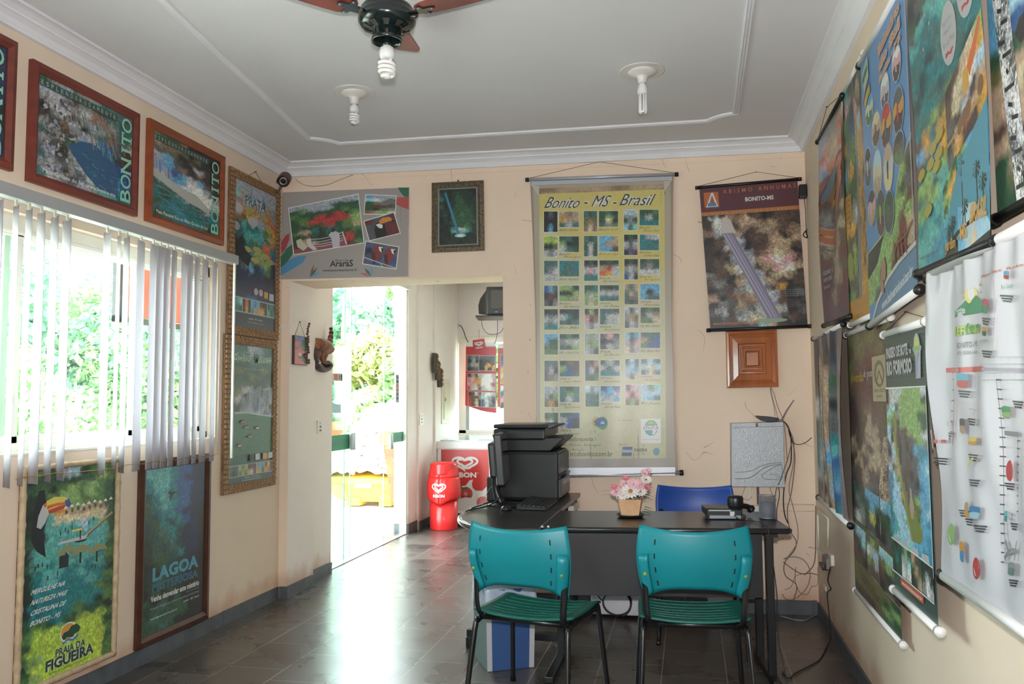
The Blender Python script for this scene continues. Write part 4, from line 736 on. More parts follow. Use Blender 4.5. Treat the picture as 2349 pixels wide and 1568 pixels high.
g = MB(); g.rbox((XB-0.02, 1.7, zt-0.042), (XB+0.03, ye, zt+0.012), 0.003); g.box((XL, 2.6, zt-0.03), (XB-0.02, 2.64, zt)); g.box((XL, 4.4, zt-0.03), (XB-0.02, 4.44, zt)); obj('head_rail', g, 'blind_rail', vb)
bots = [15, 46, 75, 107, 136, 231, 259, 277, 311, 340, 357, 373, 389, 413, 427, 443, 462, 484]
ang = [58, 57, 64, 60, 63, 60, 49, 54, 12, 15, 10, 14, 16, 12, 13, 16, 11, 15]
zb = 1.012
for i, (bx, an) in enumerate(zip(bots, ang)):
    yb_ = XP(bx, 1090, XB)[1]; A_ = math.radians(an); mb = MB(); W_ = 0.089
    rn = random.Random(i); tw = rn.uniform(-4, 4)
    def f(u, v, yc=yb_, A=A_, tw=tw, i=i):
        s_ = (u-0.5)*W_; aa = A+math.radians(tw)*(v-0.5)
        bow = 0.006*(1-(2*u-1)**2); z = (zt-0.062)+(zb-(zt-0.062))*v
        return (XB+0.0-math.sin(aa)*s_+bow*math.cos(aa), yc+math.cos(aa)*s_+bow*math.sin(aa), z)
    mb.surf(f, 6, 8, 0.0006); sl = obj('slat', mb, 'blind_fabric', vb)
    mb = MB(); mb.box((XB-0.003, yb_-0.006, zt-0.066), (XB+0.003, yb_+0.006, zt-0.04)); obj('carrier_clip', mb, 'clear_plastic', sl)
# neighbours further left, outside the frame's edge, keep the row going for a step
for y_ in (2.80, 2.72, 2.64):
    mb = MB(); A = math.radians(60); mb.surf(lambda u, v: (XB-math.sin(A)*(u-0.5)*0.089, y_+math.cos(A)*(u-0.5)*0.089, zt-0.062+(zb-zt+0.062)*v), 4, 4, 0.0006); obj('slat', mb, 'blind_fabric', vb)
g = MB(); pts = []
for i, bx in enumerate(bots):
    y_ = XP(bx, 1075, XB)[1]; pts.append((XB+0.045, y_, zb+0.035+0.006*(i % 2)-(0.01 if i == 5 else 0)))
g.tube(pts, 0.0016, 5, spline=3); obj('bottom_chain', g, 'cord_orange', vb)
y_ = XP(532, 900, XB+0.02)[1]; g = MB(); zwa = XP(532, 612, XB+0.03)[2]; g.box((XB+0.018, y_-0.006, XP(532, 1050, XB+0.02)[2]), (XB+0.030, y_+0.006, zt-0.04)); obj('wand', g, 'alu_white', vb)
g = MB(); y_ = XP(497, 900, XB)[1]; g.tube([(XB, y_+0.02, zt-0.05), (XB, y_+0.02, 1.05)], 0.0025, 5); obj('pull_cord', g, 'blind_fabric', vb)
# ---------------------------------------------------------------- security camera in the corner
mat('cam_brown', '#5a423a', 0.5, noise=(20, 0.1)); mat('cam_metal', '#8d8078', 0.35, metal=0.6); mat('black_plastic', '#191a1c', 0.35, bump=(200, 0.05, 0.001)); mat('lens_glass', '#0a0c10', 0.05, coat=1)
cpos = hit(652, 412, [0, 1, 0], [0, 5.14, 0]); sc = thing('security_camera', 'small brown bullet security camera mounted in the upper left room corner', 'camera', (XL, 5.22, 2.80))
M_ = Matrix.Translation(Vector(cpos)) @ Vector((0.35, -1, -0.55)).to_track_quat('Z', 'Y').to_matrix().to_4x4()
g = MB(); g.lathe([(0.036, -0.06), (0.041, -0.055), (0.041, 0.045), (0.036, 0.047)], seg=24, M=M_); obj('housing', g, 'cam_brown', sc)
g = MB(); g.lathe([(0.036, 0.046), (0.036, 0.050), (0.028, 0.052)], seg=24, M=M_); obj('face_plate', g, 'black_plastic', sc)
g = MB(); g.lathe([(0.028, 0.052), (0.027, 0.055), (0.016, 0.053), (0.016, 0.05)], seg=24, M=M_, caps=False); obj('led_ring', g, 'cam_metal', sc)
g = MB(); g.lathe([(0.0155, 0.0525), (0.008, 0.057), (0.001, 0.058)], seg=20, M=M_); obj('lens', g, 'lens_glass', sc)
g = MB(); g.surf(lambda u, v: M_ @ Vector((0.043*math.cos(PI*(u*1.2-0.1)+0), 0.043*math.sin(PI*(u*1.2-0.1)), -0.06+0.135*v)), 14, 2, 0.002); obj('sun_shield', g, 'cam_brown', sc)
bp_ = Vector((XL, 5.2, 2.80)); g = MB(); g.lathe([(0.03, 0), (0.03, 0.008), (0.02, 0.014)], seg=20, M=Matrix.Translation(bp_) @ Matrix.Rotation(PI/2, 4, 'Y')); g.tube([bp_+Vector((0.012, 0, 0)), bp_+Vector((0.05, -0.01, 0.012)), Vector(cpos)], 0.010, 8); obj('bracket', g, 'cam_metal', sc)
mat('cable_grey', '#8a8078', 0.6); mat('cable_black', '#1c1b1c', 0.5); mat('cable_brown', '#6b5a50', 0.6); mat('cable_blue', '#7c92a0', 0.6)
p = [BW(x, y, 0.012) for x, y in ((668, 402), (690, 420), (715, 427), (750, 424), (780, 412), (810, 401))]; g = MB(); g.tube([Vector(cpos)+Vector((0.01, 0.05, 0.03))]+[Vector(q_) for q_ in p], 0.0016, 5, spline=5)
one('camera_cable', g, 'cable_brown', 'thin brown cable drooping from the security camera along the back wall', 'cable', p[0])
# ================================================================ BACK WALL
mat('rod_black', '#171718', 0.4); mat('rod_silver', '#b4b6bc', 0.35, metal=0.4); mat('rod_white', '#d4d2d0', 0.4); mat('cord_dark', '#4a3c34', 0.7)
mat('gilt', '#6f6350', 0.4, metal=0.4, noise=(80, 0.5)); mat('wood_carved', '#a8623a', 0.22, noise=(12, 0.22, (1, 1, 0.2)), coat=0.6)
def bq(x0, y0, x1, y1, off=0.0): return [BW(x0, y0, off), BW(x1, y0, off), BW(x1, y1, off), BW(x0, y1, off)]
# --- Araras panel
q = [BW(649, 441, .02), BW(938, 430, .02), BW(936, 634, .02), BW(643, 640, .02)]
t = thing('tourism_sign', 'flat grey tourism panel with macaw and toucan photos above the hall opening', 'panel', q[3])
g = MB(); a, b, c, d = [Vector(p) for p in q]; nb = Vector(BN); g.hexa([d-nb*.018, c-nb*.018, c-nb*.001, d-nb*.001, a-nb*.018, b-nb*.018, b-nb*.001, a-nb*.001]); obj('board', g, 'cornice_white', t)
P_ = Print(q, BN, 1.2); X = P_.px; P_.img(P_.uv(0, 0, 1, 1), '#'.replace('#', 'hh hh'), 4, warp=0, det=.06, seed=90) if 0 else P_.fill(P_.uv(0, 0, 1, 1), '#a69c98')
P_.shape(X((913, 430), (938, 430), (938, 455), (913, 455)), [(0, 0), (1, 0), (1, 1), (.55, .8), (.2, .4)], '#2a6a50'); P_.shape(X((908, 450), (938, 450), (938, 480), (908, 480)), [(0, .1), (1, .05), (1, 1), (.5, .85), (0, .6)], '#b8504c')
P_.shape(X((645, 535), (666, 535), (666, 582), (645, 582)), [(0, .45), (.5, .1), (.9, 0), (.9, .3), (.5, .75), (0, 1)], '#a83c44'); P_.shape(X((644, 560), (675, 560), (675, 614), (644, 614)), [(0, .55), (.4, .2), (.85, 0), (.9, .4), (.5, .75), (0, 1)], '#2c6a4c'); P_.shape(X((644, 585), (704, 585), (704, 632), (644, 632)), [(0, .65), (.3, .25), (.65, .05), (1, .02), (.85, .35), (.5, .65), (0, 1)], '#4f8fb8')
def photo(pts, rows, seed, extra=None, fr='w', t_=0.006, **k):
    qq = X(*pts); P_.frame(qq, fr, t_); P_.img(qq, rows, 1.8, seed=seed, **k)
    if extra: extra(qq)
def ph1(qq):
    R_ = [(x, y) for x, y in ((0, .86), (1, .84), (1, 1), (0, 1))]; P_.shape(qq, [(0, .93), (.3, .88), (.75, .84), (.78, 1), (0, 1)], '#8c5058')
    for v in (.76, .82, .87, .92): P_.rib([_bl(qq, .22, v-.02), _bl(qq, .4, v+.01), _bl(qq, .6, v), _bl(qq, .72, v-.05)], .005, '#c8b8b8')
    P_.rib([_bl(qq, .72, .70), _bl(qq, .76, .98)], .010, '#cfc4c4')
    P_.shape(qq, [(.52, .72), (.57, .66), (.62, .66), (.68, .72), (.66, 1), (.56, 1), (.555, .8)], '#c4bcc8'); P_.ell([_bl(qq, .565, .59), _bl(qq, .62, .59), _bl(qq, .62, .68), _bl(qq, .565, .68)], '#2a2838')
    P_.shape(qq, [(.05, .72), (.12, .69), (.16, .8), (.2, .9), (.14, .96), (.06, .86)], '#c8c4a8'); P_.shape(qq, [(.2, .73), (.26, .72), (.27, .85), (.34, .98), (.28, .99), (.21, .88)], '#cfc8c8'); P_.ell([_bl(qq, .07, .62), _bl(qq, .12, .62), _bl(qq, .12, .7), _bl(qq, .07, .7)], '#4a3430'); P_.ell([_bl(qq, .2, .64), _bl(qq, .25, .64), _bl(qq, .25, .72), _bl(qq, .2, .72)], '#8a6058')
def _bl(q_, u, v): a, b, c, d = [np.array(p) for p in q_]; return (a*(1-u)+b*u)*(1-v)+(d*(1-u)+c*u)*v
photo(((663, 478), (821, 446), (834, 556), (675, 583)), 'hhhhhhhh FlhhhFFF lFFFFFlF FlFrRrFl FlrrrrrL FFFFrFlL lNzfzFlN FFFfFFFl FNFfFfrF RNNFfFrF rrRRRFRl', 92, ph1, warp=.5, det=.3)
photo(((840, 447), (908, 450), (906, 491), (836, 490)), 'chhh CwhG FlgG FREG Fflg nNLs', 93, lambda qq: P_.shape(qq, [(.35, .5), (.85, .12), (1, .3), (.98, .45), (.6, .45)], '#7a7068'), warp=.3, det=.2)
def toc(qq): P_.shape(qq, [(.25, .55), (.32, .3), (.5, .15), (.62, .35), (.6, .9), (.5, 1.0), (.22, 1.0)], '#1c1a1a'); P_.shape(qq, [(.33, .32), (.45, .3), (.55, .42), (.5, .58), (.4, .52)], 'w'); P_.shape(qq, [(.45, .2), (.6, .08), (.82, .12), (.97, .38), (.9, .36), (.8, .32), (.55, .36), (.48, .32)], '#d98a34'); P_.shape(qq, [(.88, .25), (.97, .38), (.93, .42), (.86, .33)], 'k')
photo(((836, 508), (903, 488), (917, 534), (848, 551)), 'RGGm GGRm GmRR GRmR', 94, toc, warp=.4, det=.15)
def mac(qq):
    for u in (.24, .62): P_.shape(qq, [(u, .3), (u+.1, .1), (u+.28, .1), (u+.3, .4), (u+.18, .85), (u+.06, .8), (u+.02, .5)], '#8c3434'); P_.shape(qq, [(u+.16, .13), (u+.29, .12), (u+.28, .38), (u+.2, .3)], 'w'); P_.shape(qq, [(u+.24, .15), (u+.32, .2), (u+.28, .38)], 'k'); P_.shape(qq, [(u-.04, .45), (u+.08, .4), (u+.14, .9), (u+.06, .95)], '#4a2a34')
    P_.rib([_bl(qq, 0, .72), _bl(qq, .5, .85), _bl(qq, 1, .98)], .007, 'W'); P_.rib([_bl(qq, .52, .9), _bl(qq, .6, 1)], .005, 'C')
photo(((840, 554), (914, 567), (908, 616), (833, 604)), 'qGqG bqGq GbqB qBGq', 95, mac, warp=.4, det=.15)
P_.text('Buraco das', X((770, 594), (800, 593), (800, 599), (770, 600)), 'K'); P_.text('AraraS', X((757, 598), (810, 595), (810, 611), (757, 612)), '#2a2624', .02); P_.text('www.buracodasararas.tur.br', X((741, 617), (820, 615), (820, 621), (741, 623)), 'K', .01); P_.text('(67) 3255-4344', X((918, 475), (920, 475), (920, 508), (918, 508)), 'G', 0, 0, 1, 1, 1)
for bx, by, sg in ((711, 636, 1), (852, 634, -1)):
    for (dx, dy, w_), c in zip(((10, -30, 5), (18, -24, 5), (24, -12, 5)), ('#a84a4c', '#2c7a56', '#5a9cc8')):
        if sg < 0: dx = dx-30; c = {'#a84a4c': '#c8606c'}.get(c, c); dx = {-20: -26, -12: -16, -6: 0}[dx] if dx in (-20, -12, -6) else dx; dy = {-30: -8, -24: -20, -12: -24}[dy]
        a_ = np.array((bx, by)); b_ = a_+np.array((dx, dy)); nn = np.array((-dy, dx))/math.hypot(dx, dy)*w_*.6; m_ = (a_+b_)/2
        P_.poly(X(tuple(a_), tuple(m_+nn), tuple(b_), tuple(m_-nn)), c)
P_.build('print', t, 'printed_paper')
# --- cave picture in an ornate frame
q = [Vector(BW(*p, .002)) for p in ((992, 421), (1110, 415), (1112, 575), (992, 580))]
t, pq = frame_pic('framed_picture', 'small green cave picture with a light beam in an ornate bronze frame', 'picture', q, 0.042, 0.03, 'gilt', 0, BN)
g = MB(); 
for i in range(4):
    j = (i+1) % 4; n_ = 22 if i % 2 else 16; nrm = Vector(BN)
    for k in range(n_):
        p = q[i].lerp(q[j], (k+.5)/n_); c_ = sum(q, Vector())/4; p = p+(c_-p).normalized()*0.010+nrm*0.026; g.lathe([(0.001, .004), (.004, .002), (.005, -.002), (.001, -.004)], c=p, seg=6)
obj('beading', g, 'gilt', t)
g = MB(); k = BW(1051, 414, .01); g.tube([k-np.array([0, 0, .02]), k], .0025, 6); g.lathe([(.006, -.004), (.006, .004)], c=k, seg=8); obj('hanging_ring', g, 'nail', t)
P_ = Print(pq, BN, 1.25); U = P_.uv; P_.fill(U(0, 0, 1, 1), 'g'); P_.img(U(.035, .02, .965, .98), 'ffkffffkk FfkfFfffk zfkfFFfkf fkffFFfff FkffFFFff ffkFFFFFf fFkFFlFFf kfkFFFFFf kffFFFFFF fkkfFFlFf kkfTWWTzf fkkfTTfkf kfkfffkfk kkffkkfff', 1.3, warp=.55, det=.4, seed=100)
P_.poly([P_.P(.16, .08), P_.P(.21, .07), P_.P(.55, .80), P_.P(.48, .80)], '#2f7f9c'); P_.ell(U(.42, .80, .70, .86), '#8fc8c0'); P_.ell(U(.48, .81, .64, .85), 'w')
P_.build('print', t, 'printed_gloss')
# --- scroll banners with rods
def banner(name, label, cs, off, draw, gain=1.2, top=None, bot=None, n=BN, fn=BW, rod='rod_black', cap='rod_black', r=0.011, cord=True, ext=0.02, wave=None, group=None, m='printed_vinyl', nailpx=None, botrod=None, r2=None, step=0.0005):
    q = [Vector(fn(*p, off)) for p in cs] if len(cs[0]) == 2 else [Vector(p) for p in cs]
    t = thing(name, label, 'banner', (q[2]+q[3])/2, 0, group); nv = Vector(n)
    for nm, (a, b), rd, rr_ in (('top_rod', (q[0], q[1]), rod, r), ('bottom_rod', (q[3], q[2]), botrod or rod, r2 or r)):
        d = (b-a).normalized(); g = MB(); g.tube([a-d*ext, b+d*ext], rr_, 14); o = obj(nm, g, rd, t)
        for e, s_ in ((a-d*ext, -1), (b+d*ext, 1)): g = MB(); g.tube([e-d*s_*0.012, e+d*s_*0.012], rr_*1.25, 12); obj('end_cap', g, cap, o)
    if cord:
        mid = (q[0]+q[1])/2; k = Vector(fn(*nailpx, 0.006)) if nailpx else mid+Vector((0, 0, .06))-nv*(off-.006)
        g = MB(); d = (q[1]-q[0]).normalized(); g.tube([q[0]+Vector((0, 0, r)), k, q[1]+Vector((0, 0, r))], 0.0015, 5); g.tube([k-nv*.006, k+nv*.006], .003, 6); obj('hanging_cord', g, 'cord_dark', t)
    P_ = Print(q, n, gain, wave, step); draw(P_); P_.build('print', t, m); return t
def sheetback(P_): pass
TH = [l.split('|') for l in '''kGk kkk kck/NnN YNN xhx/zFz unu nsn/Fzf FLF Fsf zgl/wCw FgF Cxa/FFl zwF ttt
vLv kfu wgw/FTf Lkf wTF/zFz FwF zwF/ccN cNN ccE/kFk wGw kqm/thw ttz txt
zzz zgw www/tTt txt xTx/kFk WpW tTt/fFf NrW oYw/kFk gWg Bwk/FGF GgF www
BcG kRK Gkg/LLf fkL LLN/FFt LwL LsL/FfF www txx/NzN zNg GFG/ccc ckc czG
kfk wgw txt/kfk wtk TFT/eLe pRn wgw/TzG TWw TwW/wGw gNu Gwg/FlF GWN lls
ccc cFF uFF lll/Flf gwW zuL/hLh LgL WgF/GpG kGg Gwg/Cxc wGp sgw/xxx NxB lBB
GzG Gwk Gng/fuE LBE zBG/GRN BwE FFl/FwF WzW ttt/xCx CCc wGs/xCx CsC xsx
hwh gGL uYE/zFz TLT zwT/CgC zzz xxx/BcB ccw wwc/qpw pRp uLu/Cla CCC Ccx
FlF NwF GwG/zGB wBk wBk'''.replace('/', '|').split('\n')]
CAPT = [['Abismo Anhumas', 'Balneário do Sol', 'Balneário Monte Cristo'], ['Balneário Municipal', 'Boca da Onça', 'Bóia Cross do Hotel Cabanas'], ['Bonito Aventura', 'Bote do Rio Formoso', 'Bote no Rio Sagrado'], ['Buraco das Araras', 'Cachoeiras Rio do Peixe', 'Circuito Arvorismo'], ['Eco Bike', 'Estância Mimosa Ecoturismo', 'Faz. Baía Grande'], ['Faz. Ceita Coré', 'Faz. San Francisco', 'Faz. Santa Inês'], ['Gruta do Lago Azul', 'Parque das Cachoeiras', 'Parque Ecológico Rio Formoso'], ['Praia da Figueira Balneário', 'Parque Ecológico Rio da Prata', 'Rio Sucuri'], ['Ybirá Pe Arborismo']]
def bonito(P_):
    X = P_.px; R = P_.rc
    P_.strip(P_.uv(0, 0, 1, 1), (0, .2, .5, .8, 1), (0, .015, .03, .03, .0), (1, .99, .975, .98, 1), '#a08f7c')
    P_.strip(P_.uv(0.02, 0.02, .98, .995), (0, .5, 1), (0, .02, .01), (1, .99, 1), '#b4a896')
    P_.img(X((1237, 432), (1524, 422), (1526, 446), (1237, 452)), 'nNNNnNN NNnNNNn', 4, warp=.4, det=.1, seed=110)
    P_.img(X((1237, 445), (1524, 434), (1528, 1050), (1240, 1052)), 'IIIIIIII iIIIIIII iiIIIIII iiiiIIII iiiiiIIi iiiiiiii iiiiiiii iiiiiiii iiisiiii iiiiiiii iiiiiiii iiiiiiii'.replace('Y', 'y'), 4, warp=.8, det=.03, seed=111, hue=.03)
    P_.text('Bonito', R(1255, 452, 1331, 477), '#28303c', .0, .18, 3, halo='w'); P_.text('- MS -', R(1343, 448, 1416, 474), '#28303c', .0, .18, 3, halo='w'); P_.text('Brasil', R(1427, 445, 1498, 471), '#28303c', .0, .18, 3, halo='w'); P_.text('LUCAS', R(1514, 440, 1519, 468), '#8a8458', 0, 0, 1, 1.4, 3)
    ys = [485, 542, 598, 655, 709, 766, 827, 886, 946]; cols = ((1248, 1279, 1283, 1328, 0), (1339, 1370, 1374, 1418, -1), (1431, 1462, 1467, 1511, -4))
    for r_ in range(9):
        for c_ in range(3):
            if c_*2+1 >= len(TH[r_]): continue
            x0, x1, x2, x3, dy = cols[c_]; dx = r_*0.6 if c_ else r_*0.2; y = ys[r_]+dy
            for (a, b, h_), k in (((x0, x1, 47), 0), ((x2, x3, 36), 1)):
                qq = R(a+dx, y, b+dx, y+h_); P_.frame(qq, '#e0e0d4', .003); P_.img(qq, TH[r_][c_*2+k].replace('w', 'W').replace('x', 'z').replace('T', 'z'), 2.4, warp=.38, det=.28, seed=120+r_*7+c_*2+k)
            cp = CAPT[r_][c_] if c_ < len(CAPT[r_]) else ''
            if cp:
                w_ = cp.split(); 
                if len(cp) > 16: hN = len(w_)//2; P_.text(' '.join(w_[:hN]), R(x2+dx+1, y+38, x2+dx+26, y+43.5), '#5c5430', 0, .15, 1); P_.text(' '.join(w_[hN:]), R(x2+dx+10, y+45, x3+dx+2, y+50.5), '#5c5430', 0, .15, 1)
                else: P_.text(cp, R(x2+dx+1, y+39, x3+dx, y+45), '#5c5430', 0, .15, 1)
    P_.ell(R(1358, 955, 1380, 980), '#c8a848'); P_.ell(R(1370, 955, 1394, 985), '#3c8f6a'); P_.ell(R(1362, 958, 1392, 978), '#2a5f9c'); P_.text('BRASIL', R(1364, 966, 1388, 972), 'w', .03)
    P_.text('Realização', R(1419, 961, 1452, 966), 'g', 0, 0, 1); P_.fill(R(1470, 960, 1516, 1016), 'w'); P_.ell(R(1478, 963, 1509, 999), '#4aa0a8'); P_.shape(R(1478, 963, 1509, 999), [(.1, .28), (.5, 0), (.9, .28)], '#9ac048'); P_.fill(R(1474, 976, 1512, 986), 'w'); P_.text('ATRATUR', R(1475, 977.5, 1511, 984.5), '#8c5a78', .01); P_.text('Associação dos Atrativos', R(1474, 1006, 1513, 1009), 'g', 0, 0, 1)
    P_.text('Serra da Bodoquena', R(1249, 1001, 1361, 1014), '#5a5648', .0, 0, 2); P_.text('Bonito - Jardim - Miranda - Bodoquena', R(1250, 1017, 1378, 1024), '#6f6a58', 0, 0, 1); P_.text('MS - Brasil', R(1290, 1028, 1337, 1033), '#6f6a58', 0, 0, 1); P_.text('www.atrativosbonito.com.br', R(1250, 1034, 1406, 1046), '#4a4640', .0, 0, 2)
    P_.text('Apoio', R(1419, 1016, 1438, 1022), '#6a6658', 0, 0, 1); P_.shape(R(1426, 1024, 1451, 1045), [(.1, 0), (1, 0), (.9, 1), (0, 1)], '#4a6c9c'); P_.fill(R(1428, 1031, 1450, 1037), 'W'); P_.text('FUNDTUR', R(1455, 1028, 1485, 1035), '#4a4a48', .03); P_.text('Fundação de Turismo', R(1455, 1040, 1485, 1043), 'g', 0, 0, 1); P_.ell(R(1498, 1026, 1513, 1044), '#4a98b0')
    P_.fill(X((1226, 1054), (1545, 1052), (1548, 1076), (1226, 1078)), '#aea69c', 40)
    for a, b in (((1220, 430), (1243, 446)), ((1540, 418), (1516, 436))): P_.rib(X(a, b), .003, '#6a5a4a')
    P_.shape(X((1218, 425), (1238, 425), (1238, 450), (1218, 450)), [(0, 0), (1, .1), (.9, 1)], '#c8c0b4'); P_.shape(X((1522, 414), (1542, 414), (1542, 440), (1522, 440)), [(1, 0), (0, .1), (.1, 1)], '#c8c0b4')
t = banner('tourism_banner', 'tall yellow hanging banner with a grid of small tourist photos', ((1216, 412), (1545, 400), (1556, 1084), (1222, 1092)), .02, bonito, 1.15, rod='rod_silver', nailpx=(1375, 371), r=0.012, r2=0.015, m='printed_gloss', step=0.0015, wave=lambda u, v: .003*np.sin(u*9+v*3)*v+.002*np.sin(u*21+v*2)*v*v)
g = MB(); a = Vector(BW(1218, 416, .03)); b = Vector(BW(1542, 404, .03)); a2 = Vector(BW(1218, 425, .03)); b2 = Vector(BW(1542, 413, .03)); nb = Vector(BN); g.hexa([a2-nb*.006, b2-nb*.006, b2, a2, a-nb*.006, b-nb*.006, b, a]); obj('top_sleeve', g, 'rod_silver', t)
g = MB(); a = Vector(BW(1226, 1073, .034)); b = Vector(BW(1549, 1071, .034)); a2 = Vector(BW(1226, 1091, .034)); b2 = Vector(BW(1549, 1090, .034)); g.hexa([a2-nb*.006, b2-nb*.006, b2, a2, a-nb*.006, b-nb*.006, b, a]); obj('bottom_sleeve', g, 'rod_silver', t)
def anhumas(P_):
    X = P_.px; R = P_.rc; U = P_.uv
    P_.img(U(0, .16, 1, 1), 'kkkkkkkkEE ewNnNEkEEe ewwENNnNEe nWhNeENnEn kEhWeEENkN eEWhkeENNE ekEhhEnsNk eEkhWNpwpE kENwhENpwN gEknWhEsNe EgkNhWNEkE kGEgWhEYke NkEnNhWEkG egGNnWhEkk GWegGWsWkG eGEWsswGEe kkeeGaNekk', 1.5, warp=.62, det=.40, seed=140, aspect=(1.2, 1.2))
    P_.fill(U(0, 0, 1, .178), '#5f2a38'); P_.fill(U(0, .178, 1, .205), '#b8743c'); P_.text('A MAIOR AVENTURA DO BRASIL', U(.03, .184, .97, .2), '#d09a60', .0, 0, 1, 1.6)
    P_.text('ABISMO', U(.24, .028, .54, .058), '#c47c4c', .01, 0, 2, 1.7); P_.text('ANHUMAS', U(.60, .026, .98, .056), '#c47c4c', .01, 0, 2, 1.7); P_.text('BONITO-MS', U(.46, .095, .75, .125), 'w', .035)
    P_.fill(U(.04, .04, .19, .145), '#c4692c'); P_.shape(U(.055, .045, .18, .145), [(.5, 0), (.66, 0), (1, 1), (0, 1)], 'w'); P_.shape(U(.075, .06, .16, .14), [(.58, .0), (1, 1), (.05, 1)], '#b85c34'); P_.shape(U(.07, .115, .165, .14), [(.08, 0), (.92, 0), (1, 1), (0, 1)], '#4a88b8'); P_.text('ABISMO', U(.05, .148, .19, .158), '#b0643c', 0, 0, 1, 1.6)
    P_.poly([P_.P(.2, .335), P_.P(.315, .335), P_.P(.75, .94), P_.P(.60, .94)], '#8f86a0')
    for a, b, w_, c in ((.215, .64, .006, '#c8c4dc'), (.25, .675, .006, '#c0bcd4'), (.28, .70, .004, '#b4b0cc'), (.30, .72, .004, '#7c7494')): P_.rib([P_.P(a, .34), P_.P(b, .93)], w_, c)
    P_.shape(U(.18, .22, .34, .34), [(.25, 0), (.7, .2), (1, .95), (.0, .95), (.1, .5)], '#d4c8c4'); P_.ell(U(.45, .935, .80, .965), '#9ab0a0')
    P_.text('www.abismoanhumas.com.br', U(.03, .945, .52, .968), '#c87c50', .01)
    for i in range(4): P_.text('Se você acha que já viu', U(.79, .745+i*.013, .985, .753+i*.013), 'W', 0, 0, 1)
    for i in range(4): P_.text('If you think you have seen', U(.79, .815+i*.014, .985, .823+i*.014), '#a07868', 0, 0, 1)
t = banner('tourism_banner', 'maroon hanging banner with a photo of a light beam in a cavern', ((1604, 430), (1829, 411), (1853, 748), (1630, 757)), .045, anhumas, 1.05, nailpx=(1735, 394), r=0.0105, ext=0.014)
# --- carved wooden panel (fuse box door)
q = [Vector(BW(*p, .001)) for p in ((1664, 760), (1781, 756), (1785, 887), (1667, 890))]
t = thing('carved_wood_panel', 'square carved glossy wooden panel below the maroon banner', 'panel', (q[2]+q[3])/2)
def step(name, k0, k1, d0, d1, skew=0):
    c_ = sum(q, Vector())/4; nv = Vector(BN); g = MB(); A = [c_+(p-c_)*k0+nv*d0 for p in q]; B = [c_+(p-c_)*k1+nv*d1 for p in q]
    g.add(A+B, [(i, (i+1) % 4, 4+(i+1) % 4, 4+i) for i in range(4)]); return g, B
prof = [(1.0, 0.0), (1.0, .020), (.97, .028), (.90, .030), (.87, .022), (.84, .016), (.82, .018), (.74, .028), (.55, .034), (.50, .022), (.46, .022), (.44, .032), (.38, .036), (.36, .028), (.33, .028), (.31, .038), (.27, .040), (.25, .032), (.22, .040)]
for nm, a, b in (('frame', 0, 5), ('raised_field', 5, 9), ('centre_steps', 9, len(prof)-1)):
    g = MB()
    for i in range(a, b): gg, B = step('', prof[i][0], prof[i+1][0], prof[i][1], prof[i+1][1]); g.add(gg.v, gg.f)
    if b == len(prof)-1: g.add(B, [(0, 1, 2, 3)])
    obj(nm, g, 'wood_carved', t)
# --- grey distribution box
gm = mat('hammered_grey', '#a4a8ac', 0.38, metal=0.35, bump=(130, 0.5, 0.004)); 
q = [Vector(BW(*p, .0)) for p in ((1674, 969), (1792, 966), (1796, 1114), (1675, 1113))]
t = thing('telephone_exchange_box', 'grey hammered metal box with a curved emblem on the wall behind the desk', 'box', (q[2]+q[3])/2)
nv = Vector(BN); q = [p+nv*.001 for p in q]; f_ = [p+nv*.084 for p in q]; g = MB(); g.hexa([q[3], q[2], f_[2], f_[3], q[0], q[1], f_[1], f_[0]]); obj('case', g, gm, t, .003)
def onf(u, v, d=.0865): return (f_[0].lerp(f_[1], u)).lerp(f_[3].lerp(f_[2], u), v)+nv*(d-.085)
mat('relief_grey', '#8c9094', .4, metal=.3); mat('case_light', '#b4b8ba', .4, metal=.2)
g = MB(); g.tube([onf(.07, .77), onf(.25, .765), onf(.4, .74), onf(.55, .68), onf(.7, .64), onf(.94, .62)], .0022, 6, spline=5); g.tube([onf(.07, .87), onf(.25, .87), onf(.38, .84), onf(.52, .76), onf(.68, .68), onf(.94, .645)], .0028, 6, spline=5); obj('relief_line', g, 'relief_grey', t)
g = MB(); g.add([onf(.07, .775, .086), onf(.25, .77, .086), onf(.4, .745, .086), onf(.4, .83, .086), onf(.25, .865, .086), onf(.07, .865, .086)], [(0, 1, 2, 3, 4, 5)]); obj('emblem_band', g, 'case_light', t)
g = MB(); g.tube([onf(.94, .665), onf(.80, .69), onf(.66, .76), onf(.57, .82), onf(.62, .875), onf(.8, .88), onf(.94, .88), onf(.95, .75), onf(.94, .665)], .0022, 6, spline=4); obj('relief_line', g, 'relief_grey', t)
g = MB(); g.tube([onf(.01, .07), onf(.99, .07)], .0012, 5); obj('lid_seam', g, 'relief_grey', t)
for (u0, v0, u1, v1) in ((.72, .80, .86, .815), (.82, .835, .94, .855), (.06, .055, .15, .07), (.06, .085, .15, .095)): g = MB(); g.add([onf(u0, v0, .0868), onf(u1, v0, .0868), onf(u1, v1, .0868), onf(u0, v1, .0868)], [(0, 1, 2, 3)]); obj('badge', g, 'relief_grey', t)
g = MB(); p_ = onf(.495, .04); g.box(p_-Vector((.008, .004, .012)), p_+Vector((.006, .004, .012))); obj('latch', g, mat('rust', '#7a5a40', .6), t)
